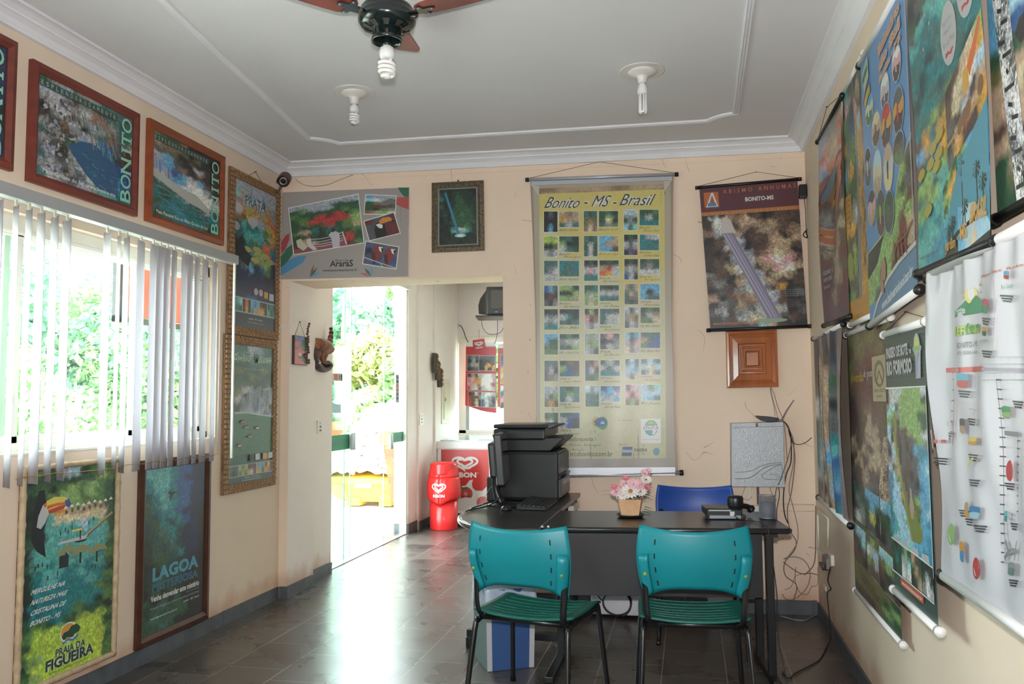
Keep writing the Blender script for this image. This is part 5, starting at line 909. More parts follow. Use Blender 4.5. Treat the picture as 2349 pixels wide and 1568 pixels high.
# router on top of the box + antenna
rb = thing('wifi_router', 'flat black wireless router with a grey antenna on the grey wall box', 'router', BW(1770, 966, .05))
g = MB(); o_ = [BW(x, y, .10) for x, y in ((1736, 953), (1737, 957), (1750, 965), (1770, 968), (1785, 966), (1787, 958), (1765, 955))]; g.prism(o_, 0, tuple(-BN*.09)); obj('case', g, 'black_plastic', rb, .003)
g = MB(); g.tube([BW(1793, 964, .06), BW(1804, 942, .06), BW(1821, 917, .06)], [.006, .0055, .003], 8); obj('antenna', g, 'cable_grey', rb)
g = MB(); g.tube([BW(1785, 963, .06), BW(1797, 966, .06)], .007, 8); obj('antenna_joint', g, 'cable_grey', rb)
# power adapter in the corner (on the right wall)
pa = thing('power_adapter', 'small black power adapter on the right wall beside the corner', 'adapter', RWL(1856, 440, .0))
c_ = Vector(hit(1857, 440, [0, 1, 0], [0, byw(XR)-0.03, 0])); g = MB(); g.rbox((XR-.05, c_.y-.06, c_.z-.045), (XR-.002, c_.y+.0, c_.z+.04), .008); obj('body', g, 'black_plastic', pa)
g = MB(); zz = c_.z; g.tube([(XR-.02, c_.y-.03, zz-.04), (XR-.012, c_.y-.02, zz-.13), (XR-.015, c_.y-.04, zz-.22), (XR-.01, c_.y-.03, zz-.27)], .0022, 6, spline=4); g.tube([(XR-.02, c_.y-.05, zz-.26), (XR-.006, c_.y-.02, zz-.30), (XR-.03, c_.y-.01, zz-.28), (XR-.01, c_.y-.04, zz-.25)], .004, 6, spline=4); obj('lead', g, 'cable_black', pa)
# --- cables: from the fuse panel, router and box down to the floor
def cable(label, pts, r, m, off=.02, plane=BW, spl=5, grp='loose cables on the back wall'):
    P = [plane(*p[:2], p[2] if len(p) > 2 else off) for p in pts]; g = MB(); g.tube(P, r, 6, spline=spl); return one('wall_cable', g, m, label, 'cable', P[0], grp)
cable('thin cable from the carved wood panel down to the router, left strand', ((1767, 886), (1768, 900), (1775, 930), (1778, 954, .05)), .0018, 'cable_grey')
cable('thin cable from the carved wood panel down to the router, middle strand', ((1767, 886), (1773, 915), (1780, 940), (1784, 957, .05)), .0018, 'cable_grey')
cable('thin cable from the carved wood panel, right strand running down past the router', ((1768, 886), (1776, 905), (1785, 935), (1797, 965, .05), (1803, 1010), (1806, 1060)), .0018, 'cable_brown')
cable('dark thick bundle arching out of the router and hanging down', ((1788, 962, .05), (1800, 968, .06), (1812, 990, .06), (1815, 1020), (1814, 1060), (1803, 1090), (1797, 1140), (1800, 1180), (1808, 1200)), .0042, 'cable_black')
cable('grey cable beside the dark bundle, hanging to the tangle behind the desk', ((1790, 963, .06), (1805, 972, .065), (1815, 1000, .05), (1823, 1040), (1822, 1075), (1815, 1130), (1806, 1170), (1812, 1215), (1826, 1240), (1822, 1262), (1800, 1290), (1802, 1320), (1828, 1345), (1810, 1400, .05)), .003, 'cable_brown')
cable('outer grey cable hanging right of the others with a long loop at mid wall', ((1810, 985, .06), (1820, 1010), (1820, 1060), (1810, 1120), (1820, 1165), (1830, 1210), (1828, 1245), (1808, 1276), (1798, 1282)), .003, 'cable_grey')
cable('round loop of cable on the wall right of the desk leg', ((1798, 1281), (1820, 1276), (1845, 1285), (1858, 1310), (1852, 1345), (1825, 1372), (1803, 1373), (1795, 1362)), .003, 'cable_grey')
cable('cable crossing the wall low down toward the right corner', ((1797, 1288), (1815, 1302), (1838, 1315), (1860, 1314), (1875, 1318)), .003, 'cable_brown')
cable('thin lead curling from the desk leg up to the corner', ((1800, 1352), (1815, 1345), (1824, 1322), (1840, 1316)), .0016, 'cable_brown')
cable('thin loop of lead near the floor in the corner', ((1826, 1300), (1824, 1330), (1835, 1358), (1852, 1362), (1862, 1345), (1875, 1340), (1876, 1300)), .0018, 'cable_brown')
cable('black lead running from the router to the right wall', ((1808, 975, .06), (1812, 1000, .05), (1825, 1018, .04), (1845, 1016, .03), (1862, 1003, .03)), .0025, 'cable_black')
cable('thin cable slanting across the grey box side to the pen cup', ((1817, 1010, .07), (1806, 1055, .1), (1790, 1100, .1), (1780, 1125, .06), (1775, 1165, .03)), .0025, 'cable_brown')
cable('dark cable dropping from the bottom edge of the grey box', ((1785, 1113, .04), (1788, 1135), (1782, 1170), (1783, 1200)), .0025, 'cable_black')
cable('thin wire looping under the grey box, right side', ((1765, 1114, .03), (1770, 1130), (1780, 1145), (1775, 1160)), .0016, 'cable_brown')
cable('thin wire looping under the grey box, left side', ((1712, 1113, .03), (1705, 1128), (1703, 1140), (1716, 1146), (1725, 1138)), .0012, 'cable_brown')
cable('cable along the right corner from the wall band to the sockets', ((1871, 1160, .01), (1871, 1220, .01), (1868, 1290, .01), (1845, 1318, .01)), .003, 'cable_brown')
# --- conduits and blue plate under the box
g = MB()
for x, w_ in ((1719, 3), (1741, 3)):
    a = BW(x-w_, 1113); b = BW(x+w_, 1172); g.box((a[0], byw(a[0])-.015, b[2]-.12), (b[0], byw(a[0])+.0, a[2]+.01)); one('conduit', g, 'alu_white', 'white conduit strip below the grey box, %s one' % ('left' if x < 1730 else 'right'), 'conduit', a, 'conduit strips below the grey box'); g = MB()
a = BW(1724, 1158); b = BW(1741, 1173); g.box((a[0], byw(a[0])-.03, b[2]), (b[0], byw(a[0])+.0, a[2])); one('junction_box', g, 'alu_white', 'small white junction box behind the pen cup', 'box', a)
g = MB(); a = BW(1735, 1114); b = BW(1739, 1156); g.box((a[0], byw(a[0])-.02, b[2]), (b[0]+.008, byw(a[0])-.008, a[2])); one('wire_strip', g, mat('wire_red', '#5a3a44', .5), 'dark maroon strip of wires between the white conduits', 'wires', a)
g = MB(); a = BW(1632, 1116); b = BW(1659, 1136); g.use('alu_white'); g.box((a[0], byw(a[0])-.006, b[2]-.03), (b[0], byw(a[0]), a[2])); g.use('switch_blue') if 0 else None
mat('switch_blue', '#4a7ca0', .5); g.use('switch_blue'); d_ = byw(a[0])-.0075; g.add([(a[0], d_, a[2]-.006), (b[0], d_, a[2]), (b[0], d_, b[2]), (b[0]-.02, d_, b[2]), (a[0], d_, a[2]-.035)], [(0, 1, 2, 3, 4)]); one('wall_plate', g, 'alu_white', 'small blue and white wall plate above the blue chair', 'plate', a)
# ================================================================ RIGHT WALL BANNERS (left = far end)
def rect_r(yf, yn, z1, z0, off, dz1=0, dz0=0):
    k = (XR-off)/XR; yf *= k; yn *= k; z1 = HC+(z1-HC)*k; z0 = HC+(z0-HC)*k; x = XR-off; return [(x, yf, z1), (x, yn, z1+dz1), (x, yn, z0+dz0), (x, yf, z0)]
GR = None
def seam(P_): pass
# swirl banner in dark reds
def swirl(P_):
    U = P_.uv; P_.img(U(0, 0, 1, 1), 'hggGm hhggN cpNNo roNsN cpNNo CcopN oEENo GcRRR koYRe meYRm gGekE GgkGN GGGgE NNNNN ENNNE ENNNE RENNR ERNgE RENNE mRENR mRNEm RENRm mREmR emRRe'.replace('g', 'g'), 3, warp=.6, det=.25, seed=200, aspect=(2, 1))
    for k, c in ((0, '#8a8088'), (.03, '#c8a898'), (.045, '#b8602e'), (.085, '#b8602e'), (.11, '#c8a898'), (.135, '#6c6464'), (.16, '#8c8480')):
        P_.rib([P_.P(u, .44+k-.0+.09*math.sin(u*2.2)-(max(u-.45, 0)**1.6)*.75) for u in np.linspace(0, .98, 18)], .028 if k in (.045, .085) else .010, c)
    P_.shape(U(.15, .27, .75, .38), [(0, .6), (.3, .2), (.7, 0), (1, .1), (.8, .5), (.4, .9), (.1, 1)], '#5c7484'); P_.shape(U(.3, .31, .95, .40), [(0, .8), (.5, .3), (1, 0), (.8, .6), (.3, 1)], '#8c6c34')
    P_.rib([P_.P(u, .36-.12*math.sin(u*1.8)) for u in np.linspace(0, 1, 12)], .016, '#5a3040'); P_.text('ABISMO', U(.1, .72, .32, .745), 'h', .02); P_.text('ANHUMAS', U(.1, .755, .36, .78), 'h', .02); P_.text('DE BONITO', U(.1, .80, .3, .815), 'h', .02)
banner('tourism_banner', 'narrow dark red banner with orange swirls nearest the back right corner', rect_r(4.99, 4.25, 2.845, 1.765, .055, -.01, -.02), .055, swirl, 1.15, n=NR, fn=RWL, nailpx=(1897, 245), r=.011, wave=lambda u, v: .014*np.sin(u*8+v*2)*np.sin(np.minimum(v, 1)*3.1), step=0.0012)
# yellow green banner
def caving(P_):
    U = P_.uv; P_.img(U(0, 0, .5, .92), 'TTFe FpgE LFFe lFFB yFGl FFll cGyF FlFF GGFu gGgW YYYF uEGE EuLu GyLE FEGl lLEF'.replace('y', 'Y'), 2.6, warp=.8, det=.35, seed=210, aspect=(2, 1)); P_.img(U(.5, 0, 1, .92), 'eeFk FNFk pEeF YCEY NYYE YYNE CYYY GYNe YYYc YNGY GYYE YYGY YYYE YYEY NYYE YYYY', 2.6, warp=.7, det=.3, seed=211, aspect=(2, 1))
    P_.shape(U(.44, 0, .64, .93), [(.1, 0), (.5, 0), (.7, .3), (.5, .6), (.9, 1), (.0, 1), (.15, .6), (.4, .3)], '#84888a'); P_.fill(U(0, .46, .28, .575), '#b0802c'); P_.ell(U(.03, .70, .26, .82), '#8c9448')
    for i in range(4): P_.text('AVENTURA', U(.04, .475+i*.024, .24, .488+i*.024), '#6a4a20', .02)
    P_.fill(U(0, .905, 1, 1), '#c08a2c'); P_.text('ECOTURISMO', U(.12, .925, .72, .955), '#c8764c', .0); P_.text('BONITO - MS', U(.3, .97, .6, .985), '#5c4a20', .01)
banner('tourism_banner', 'orange and green outdoor banner between the swirl banner and the light blue one', rect_r(4.22, 3.72, 2.83, 1.70, .045, .0, -.0), .045, caving, 1.15, n=NR, fn=RWL, rod='rod_white', cap='rod_white', r=.0115, cord=False, ext=.01, wave=lambda u, v: .008*np.sin(u*7+v*2)*np.sin(v*3.1), step=0.001)
# light blue balneario
def balneario(P_):
    U = P_.uv; P_.fill(U(0, 0, 1, 1), '#5f8fc0', 12); P_.img(U(0, .52, 1, .93), 'BcccFLG cccFLLf kcEFLFG kkELLLE LLLLLEL hLyLLRN LLLyERN LLGLEeE LGNNEEL'.replace('y', 'L'), 2, warp=.5, det=.35, seed=220)
    P_.poly([P_.P(u, v) for u, v in ((0, .3), (1, .25), (1, .50), (.78, .56), (.64, .66), (.4, .72), (0, .735))], '#5f8fc0'); P_.rib([P_.P(u, v) for u, v in ((1, .50), (.78, .56), (.64, .66), (.4, .72), (0, .735))], .006, '#c8c48c')
    P_.poly([P_.P(u, v) for u, v in ((.02, .735), (.4, .725), (.25, .80), (0, .83))], '#2c3430')
    P_.poly([P_.P(0.05, 1), P_.P(.2, .94), P_.P(.45, .885), P_.P(.7, .862), P_.P(1, .85), P_.P(1, 1)], '#5a7f9c'); P_.rib([P_.P(.05, 1), P_.P(.2, .94), P_.P(.45, .885), P_.P(.7, .862), P_.P(1, .85)], .016, '#c8c8c4'); P_.rib([P_.P(.07, 1), P_.P(.22, .945), P_.P(.46, .895), P_.P(.7, .872), P_.P(1, .86)], .006, '#4a5a6c')
    P_.text('www.balneariodosol.tur.br', [P_.P(.3, .945), P_.P(.93, .905), P_.P(.93, .94), P_.P(.3, .98)], '#c8ccd0', .03)
    pics = ((.18, .22, .20, .11, 'cCsFlN'), (.10, .42, .16, .14, 'kWgGGl'), (.33, .33, .2, .12, 'sENKEl'), (.32, .49, .2, .17, 'CWsgNs'), (.55, .25, .18, .13, 'wpWrGg'), (.55, .37, .22, .15, 'rGYFek'), (.56, .52, .2, .16, 'NFWgsE'), (.16, .585, .2, .13, 'GWpWNe'), (.37, .64, .2, .16, 'GNlNEu'), (.80, .22, .16, .12, 'wWpGEr'), (.80, .38, .2, .15, 'GrYkeG'), (.78, .50, .2, .10, 'KGEGll'), (.55, .67, .2, .14, 'FlGWGu'))
    for i, (u, v, w_, h_, c_) in enumerate(pics): P_.ell(U(u-w_/2-.01, v-h_/2-.006, u+w_/2+.01, v+h_/2+.006), '#8aa0b8'); P_.ell(U(u-w_/2, v-h_/2, u+w_/2, v+h_/2), c_[0]); P_.shape(U(u-w_/2, v-h_/2, u+w_/2, v+h_/2), [(.04, .35), (.3, .25), (.6, .4), (.97, .3), (1, .5), (.9, .8), (.6, .97), (.3, .95), (.05, .7)], c_[2]); P_.shape(U(u-w_/2, v-h_/2, u+w_/2, v+h_/2), [(.05, .6), (.4, .5), (.7, .62), (.95, .6), (.8, .9), (.5, 1), (.2, .9)], c_[4]); P_.shape(U(u-w_/2, v-h_/2, u+w_/2, v+h_/2), [(.35, .4), (.45, .3), (.55, .4), (.5, .75), (.38, .7)], c_[1])
    P_.shape(U(.06, .02, .22, .14), [(0, .3), (.9, 0), (1, .7), (.2, 1)], '#a8b8a0'); P_.shape(U(.08, .13, .24, .2), [(0, .6), (.4, .2), (.9, 0), (1, .5), (.5, .7), (.2, 1)], '#c8a030'); P_.shape(U(.05, .05, .2, .1), [(0, .6), (.4, .2), (.9, 0), (1, .5), (.5, .7), (.2, 1)], '#2c6a4c'); P_.rib([P_.P(.05, .17), P_.P(.14, .14), P_.P(.24, .13)], .012, '#2c5a8c')
    for i, (t_, a, b) in enumerate((('Balneário', .03, .075), ('do Sol', .085, .13), ('Bonito - MS', .14, .17))): P_.text(t_, [P_.P(.45, a+.03), P_.P(.9, a), P_.P(.9, b), P_.P(.45, b+.03)], '#c8906c', .03, halo='#c8c4b4')
    P_.shape(U(.30, .80, .45, .93), [(.2, .4), (.5, .1), (.7, 0), (1, .3), (.8, .7), (.5, .6), (.6, 1), (.2, .9)], '#a87868')
    for u in (.62, .70, .76, .83): P_.rib([P_.P(u, .78), P_.P(u+.02, .86)], .012, '#8c3c34'); 
    P_.rib([P_.P(.55, .87), P_.P(.68, .8), P_.P(.85, .80), P_.P(.98, .775)], .010, '#7a5c48')
    P_.fill(U(.985, 0, 1, .84), '#a89c9c')
banner('tourism_banner', 'light blue banner with many oval photos high on the right wall', rect_r(3.79, 3.02, 2.815, 1.66, .06, .0, .05), .06, balneario, 1.15, n=NR, fn=RWL, rod='rod_white', cap='rod_black', r=.013, cord=False, ext=.012)
# teal Rio da Prata banner
def rioprata(P_):
    U = P_.uv; P_.img(U(0, 0, 1, 1), 'TGllFFFz TGlLFTTT FFlFTTTT FkFFTTTT kkFTTTTT kGFTTzTT FkTTTTTT GTtTTTTT TtztTTTz tztztztt ztdztztt tdtztztt zdtttzdz dtzdztdt zttzLuGN tzLuYNLN EYzYNtYN cNxYzcLu EzcyuLuc zLTLuLcc LLzTTtcc zLLTLtcx LtTTxtcC tTtTxcCc TTTxxkkk TTxxkkkk Txxttkkk'.replace('y', 'Y'), 2, warp=.55, det=.30, seed=230, aspect=(1.6, 1))
    for u, v in ((.60, .40), (.84, .335)): P_.ell(U(u-.10, v-.085, u+.11, v+.085), '#b4b2b4'); P_.text('Rio da Prata', U(u-.07, v+.01, u+.08, v+.03), 'g', .01, 0, 1); P_.text('Patrimônio', U(u-.06, v-.045, u+.06, v-.03), 'g', 0, 0, 1); P_.text('natural', U(u-.06, v-.02, u+.05, v-.005), 'g', 0, 0, 1); P_.shape(U(u-.05, v+.045, u+.06, v+.06), [(0, 0), (.4, 0), (.5, .5), (.8, 0), (1, .2), (.7, 1), (.3, .6), (0, 1)], 'r')
    qd = [P_.P(.50, .545), P_.P(1, .44), P_.P(1, .665), P_.P(.50, .76)]; P_.img(qd, 'eENsL EssoY EsgwC GeWeN KNoNY GYeeY', 2, warp=.4, det=.3, seed=232)
    P_.shape(qd, [(.45, .5), (.5, .2), (.62, .25), (.62, .5)], 'Y'); P_.shape(qd, [(.6, .25), (.95, .02), (.97, .1), (.65, .42)], 'o'); P_.rib([_bl(qd, 0, .68), _bl(qd, .9, .84)], .010, '#b08a3c')
    for u in (.28, .40, .5, .8): P_.ell([_bl(qd, u, .62), _bl(qd, u+.14, .62), _bl(qd, u+.14, .82), _bl(qd, u, .82)], 'j')
    q3 = [P_.P(.42, .80), P_.P(.61, .73), P_.P(.61, .87), P_.P(.44, .91)]; P_.img(q3, 'FLF LYY FLu TlF', 2, seed=234)
    qp = [P_.P(.44, .93), P_.P(.61, .78), P_.P(1, .655), P_.P(1, .965), P_.P(.44, 1.0)]; P_.poly(qp, '#4a8fa4'); q4 = [P_.P(.62, .79), P_.P(1, .665), P_.P(1, .97), P_.P(.62, 1.0)]
    P_.img(q4, 'ccccc ccccc cCCcc cCCCc cCsCC', 3, warp=.6, det=.06, seed=235); P_.poly([P_.P(.44, .97), P_.P(.6, .935), P_.P(.8, .92), P_.P(1, .87), P_.P(1, 1), P_.P(.44, 1.0)], '#1c2420')
    for u, v0, v1 in ((.68, .77, .93), (.71, .875, .93), (.86, .80, .90), (.93, .84, .9), (.55, .90, .95), (.5, .92, .96)):
        P_.rib([P_.P(u, v0), P_.P(u+.01, v1)], .007, '#2a3428')
        for a in np.linspace(0, 2*PI, 9)[:-1]: P_.poly([P_.P(u, v0), P_.P(u+.05*math.cos(a), v0+.022*math.sin(a)+.006), P_.P(u+.045*math.cos(a+.35), v0+.02*math.sin(a+.35)+.010)], '#2a3a2c')
    for u, v in ((.3, .66), (.34, .72), (.4, .64), (.25, .70), (.38, .69), (.10, .71), (.2, .83)): P_.shape(U(u-.06, v-.02, u+.07, v+.02), [(0, .6), (.3, .1), (.7, 0), (1, .4), (.8, .8), (.3, 1)], '#a89848')
    for u, v in ((.55, .13), (.52, .17), (.3, .26), (.42, .2), (.36, .3), (.25, .35)): P_.ell(U(u, v, u+.02, v+.012), '#b8b890')
    P_.text('Jardim', U(.46, .945, .60, .985), 'Y', .02); P_.text('MS', U(.66, .925, .75, .965), 'Y', .03); P_.text('BRASIL', U(.79, .885, .985, .935), 'Y', .03, .1); P_.ell(U(.62, .95, .635, .96), 'Y'); P_.text('www.riodaprata.com.br', U(.05, .955, .35, .968), 'u')
banner('tourism_banner', 'tall teal banner of swimmers, fish and palm trees reading Jardim MS Brasil', rect_r(2.995, 2.31, 2.86, 1.77, .085, .0, -.02), .085, rioprata, 1.12, n=NR, fn=RWL, r=.0115, ext=.018, cord=False, wave=lambda u, v: .004*np.sin(v*7), step=0.0006)
# field with cattle
def field(P_):
    U = P_.uv; P_.img(U(0, 0, 1, 1), 'ccccGGG hWWhkGk WwwWGkG kkkGkGf fFfFGcc cccccCC xccccCC xxccccc xccccCc xcccCCC cccCCCC ccCCccB cCccBFF cBBFuNN FFuNNNs uNNsNEN NsEENNN NNeNNNE ENNNuNL NENNuuL FNNLuLl FuLlLul Fflulll'.replace('GGG', 'GkG'), 2.2, warp=.4, det=.22, seed=240)
    P_.img([P_.P(0, 0), P_.P(.55, 0), P_.P(.55, .12), P_.P(0, .2)], 'wwww wWwk wkLW kGGw fFFf', 2, warp=.3, det=.2, seed=241); P_.rib([P_.P(0, .215), P_.P(.25, .20), P_.P(.5, .13), P_.P(.7, .03)], .016, 'w')
    tr = [P_.P(.0, .28), P_.P(.13, .27), P_.P(.27, .98), P_.P(.17, 1.0)]; P_.img(tr, 'kk WG wG GW wG Ww GW wk', 1.6, warp=.9, det=.6, seed=242); P_.shape(tr, [(0, -.02), (.9, -.02), (1, .09), (.1, .1)], '#16181a'); P_.ell([_bl(tr, .2, .1), _bl(tr, .7, .1), _bl(tr, .7, .16), _bl(tr, .2, .16)], '#4a90b0')
    for k in range(16): v = .12+k*.055; P_.rib([_bl(tr, .1+.4*((k*7) % 3)/3, v), _bl(tr, .5+.3*((k*5) % 2), v+.02)], .010, 'K')
    P_.shape(U(.14, .355, .24, .45), [(0, .4), (.3, .1), (.5, 0), (.6, .3), (1, .5), (.8, .6), (.7, 1), (.1, 1)], '#7c4c44'); 
    for a in (.15, .2, .23): P_.rib([P_.P(.18, .40), P_.P(a, .335)], .005, '#1a2a34')
    P_.shape(U(.22, .59, .4, .65), [(0, .5), (.2, .1), (.8, 0), (1, .3), (.95, .5), (.8, .9), (.2, 1)], '#2a2220'); P_.ell(U(.27, .71, .34, .745), '#3a3228'); P_.shape(U(.52, .3, .66, .5), [(.2, 0), (1, .1), (1, 1), (.3, .9), (0, .5)], 'W'); P_.shape(U(.5, .6, .66, .75), [(.2, .1), (.9, 0), (1, .9), (.1, 1)], 'W')
banner('tourism_banner', 'blue sky banner of cattle fields with a carved post, cut by the right edge', rect_r(2.27, 1.5, 2.86, 1.80, .055, .0, .0), .055, field, 1.12, n=NR, fn=RWL, r=.0115, ext=.015, cord=False, step=0.0006)
# white route map
def rmap(P_):
    X = P_.px; R = P_.rc; U = P_.uv; P_.fill(U(0, 0, 1, 1), '#cfcdd2', 60)
    tq = lambda x0, y0, x1, y1, sl=-.36: X((x0, y0), (x1, y0+(x1-x0)*sl), (x1, y1+(x1-x0)*sl), (x0, y1))
    P_.text('Mapa das Rotas', tq(2245, 632, 2352, 641, -.30), '#d07058', .01); P_.text('de Bonito', tq(2375, 592, 2430, 602, -.30), '#d07058', .01)
    P_.shape(tq(2193, 692, 2250, 728, -.22), [(.0, .55), (.3, .3), (.5, .0), (.75, -.2), (1, .3), (1, 1), (0, 1)], '#3a8a5c'); P_.text('Hotel', tq(2197, 704, 2216, 722, -.2), 'w', .02); P_.ell(tq(2218, 662, 2238, 698, -.15), '#d8c850'); P_.ell(tq(2223, 658, 2233, 688, -.15), '#cfcdd2')
    for a, b, c_, d_ in ((2211, 668, 2214, 674), (2211, 680, 2215, 684), (2240, 650, 2245, 656), (2242, 668, 2247, 672), (2222, 704, 2225, 712), (2230, 708, 2233, 718), (2238, 702, 2241, 710)): P_.ell(R(a, b, c_, d_), '#cfae34')
    P_.text('REFÚGIO', tq(2194, 745, 2248, 772, -.16), '#4a9a48', .09); P_.text('REFÚGIO', tq(2194, 745, 2248, 772, -.16), '#ccd05c', .02); P_.text('BONITO - MS', tq(2200, 786, 2242, 799, -.12), '#4a4a4c', .0); P_.text('(67) 3255-1670', tq(2200, 806, 2241, 815, -.06), '#4a4a4c', .0)
    P_.rib(X((2165, 849), (2200, 848), (2265, 845)), .013, '#d0605c'); P_.rib(X((2265, 846), (2349, 849), (2400, 851)), .008, '#a49ca8'); 
    for x in (2180, 2200): P_.ell(R(x-5, 842, x+5, 856), '#c86864'); P_.ell(R(x-3, 845, x+3, 853), '#cfcdd2')
    for i in range(4):
        for j in range(12):
            x = 2270+j*11; y = 818+i*16+(4 if i > 1 else 0); P_.rib(X((x, y), (x, y+10)), .0018, 'W'); P_.rib(X((x, y), (x+11, y)), .0018, 'W')
    P_.rib(X((2187, 860), (2194, 920), (2195, 1022)), .004, '#c06868'); P_.rib(X((2296, 870), (2300, 1000), (2303, 1200), (2308, 1290)), .0035, 'g'); P_.rib(X((2295, 640), (2297, 720), (2294, 815)), .0025, '#b89aa0'); P_.rib(X((2335, 990), (2337, 1090), (2340, 1190)), .003, 'g'); P_.rib(X((2303, 992), (2335, 996)), .010, 'g'); P_.rib(X((2231, 815), (2233, 1120)), .002, '#c8c49c')
    P_.rib(X((2307, 1240), (2316, 1265), (2330, 1262), (2335, 1270)), .012, 'g'); P_.rib(X((2316, 1265), (2304, 1280)), .010, 'g'); P_.rib(X((2335, 1240), (2332, 1285)), .006, 'g')
    rn = random.Random(8)
    for y in range(870, 1290, 22): P_.rib(X((2296, y), (2305, y+1)), .0028, 'K'); 
    for y in range(1010, 1190, 18): P_.rib(X((2335, y), (2343, y+1)), .0028, 'G')
    for y in range(870, 1010, 24): P_.rib(X((2188, y), (2194, y)), .0024, 'K')
    def block(x, y, n=3, w_=24, c='K'):
        for k in range(n): P_.rib(X((x+k*2, y+k*6), (x+w_-k*2, y+k*6+(w_*.10))), .0035, c)
    for x, y in ((2306, 677), (2268, 729), (2270, 804), (2208, 896), (2230, 960), (2236, 1042), (2172, 992), (2150, 1050), (2325, 920), (2305, 1108), (2212, 1170), (2320, 1200), (2225, 1190), (2250, 1205), (2240, 1100), (2325, 1330)): block(x, y)
    lg = ((2313, 620, 2325, 640, 'c', 'r'), (2271, 683, 2289, 718, '#c05878', '#4a9468'), (2272, 748, 2286, 770, 'Y', '#2c6a4c'), (2207, 855, 2227, 890, '#58a0b8', 'r'), (2304, 930, 2322, 958, '#4a8c5c', 'L'), (2211, 958, 2225, 995, 'G', 'N'), (2236, 1002, 2261, 1020, 'y', 'Y'), (2239, 1160, 2264, 1190, '#3a80b0', 'C'), (2224, 1150, 2236, 1188, 'N', 'Y'), (2308, 1170, 2314, 1196, 'T', 't'), (2213, 1240, 2225, 1290, 'Y', '#5a8cc0'), (2322, 1288, 2340, 1320, 'g', '#5a7c6c'), (2172, 965, 2182, 978, 'z', 'z'))
    for x0, y0, x1, y1, a, b in lg: P_.shape(R(x0, y0, x1, y1), [(0, .1), (.4, 0), (1, .1), (1, .5), (.5, .55), (0, .5)], a); P_.shape(R(x0, y0, x1, y1), [(.05, .5), (.6, .45), (1, .55), (.9, 1), (.3, .95), (0, .8)], b)
    for x0, y0, x1, y1, a, b in ((2308, 1055, 2325, 1103, 'r', 'j'), (2188, 1200, 2203, 1250, 'L', '#cfcdd2'), (2245, 1278, 2262, 1328, 'r', '#cfcdd2')): P_.ell(R(x0, y0, x1, y1), a); P_.ell(R(x0+2.5, y0+6, x1-2.5, y1-6), b); P_.ell(R(x0+6, y0+16, x1-6, y1-14), 'Y' if b == 'j' else a)
    P_.text('Centro de Convenções', tq(2232, 934, 2267, 940, .1), '#b05060', .0, 0, 1); P_.text('de Bonito', tq(2243, 944, 2258, 949, .1), '#b05060', .0, 0, 1); P_.text('Rio Sucuri', tq(2311, 652, 2334, 663, -.2), '#4a8c6c', .0, 0, 1); P_.text('FIGUEIRA', tq(2269, 778, 2290, 786, -.1), '#4a7c5c', .0, 0, 1); P_.text('Parque das', tq(2316, 1172, 2338, 1180, .3), '#3a6a78', 0, 0, 1); P_.text('Cachoeiras', tq(2316, 1182, 2338, 1190, .3), '#3a6a78', 0, 0, 1)
    for x in (2158, 2166, 2170): P_.rib(X((x-5, 1011), (x-1, 1012)), .009, '#c85860')
    P_.rib(X((2150, 985), (2151, 1030)), .006, '#b89090'); P_.rib(X((2239, 1068), (2252, 1050)), .006, '#d0cc70')
tm = banner('route_map_banner', 'large white creased route map banner on the right wall', rect_r(2.88, 1.75, 1.745, .79, .08, .0, .0), .08, rmap, 1.0, n=NR, fn=RWL, rod='rod_white', cap='rod_black', r=.0135, ext=.0, cord=False, step=0.0012,
    wave=lambda u, v: (.006*np.sin(u*60+3*np.sin(v*4))*np.clip(1-v*7, 0, 1)+.010*np.sin(u*26+v*6)*np.exp(-((v-.1)*1.2)**2)*np.exp(-u*1.3)+.006*np.exp(-(u/.05)**2)+.012*np.sin(u*13+v*5+.6)*v*np.clip(1.05-v, 0, 1)*2.2+.004*np.sin(u*44-v*10)*v*np.clip(1.05-v, 0, 1)*2), m='printed_gloss')
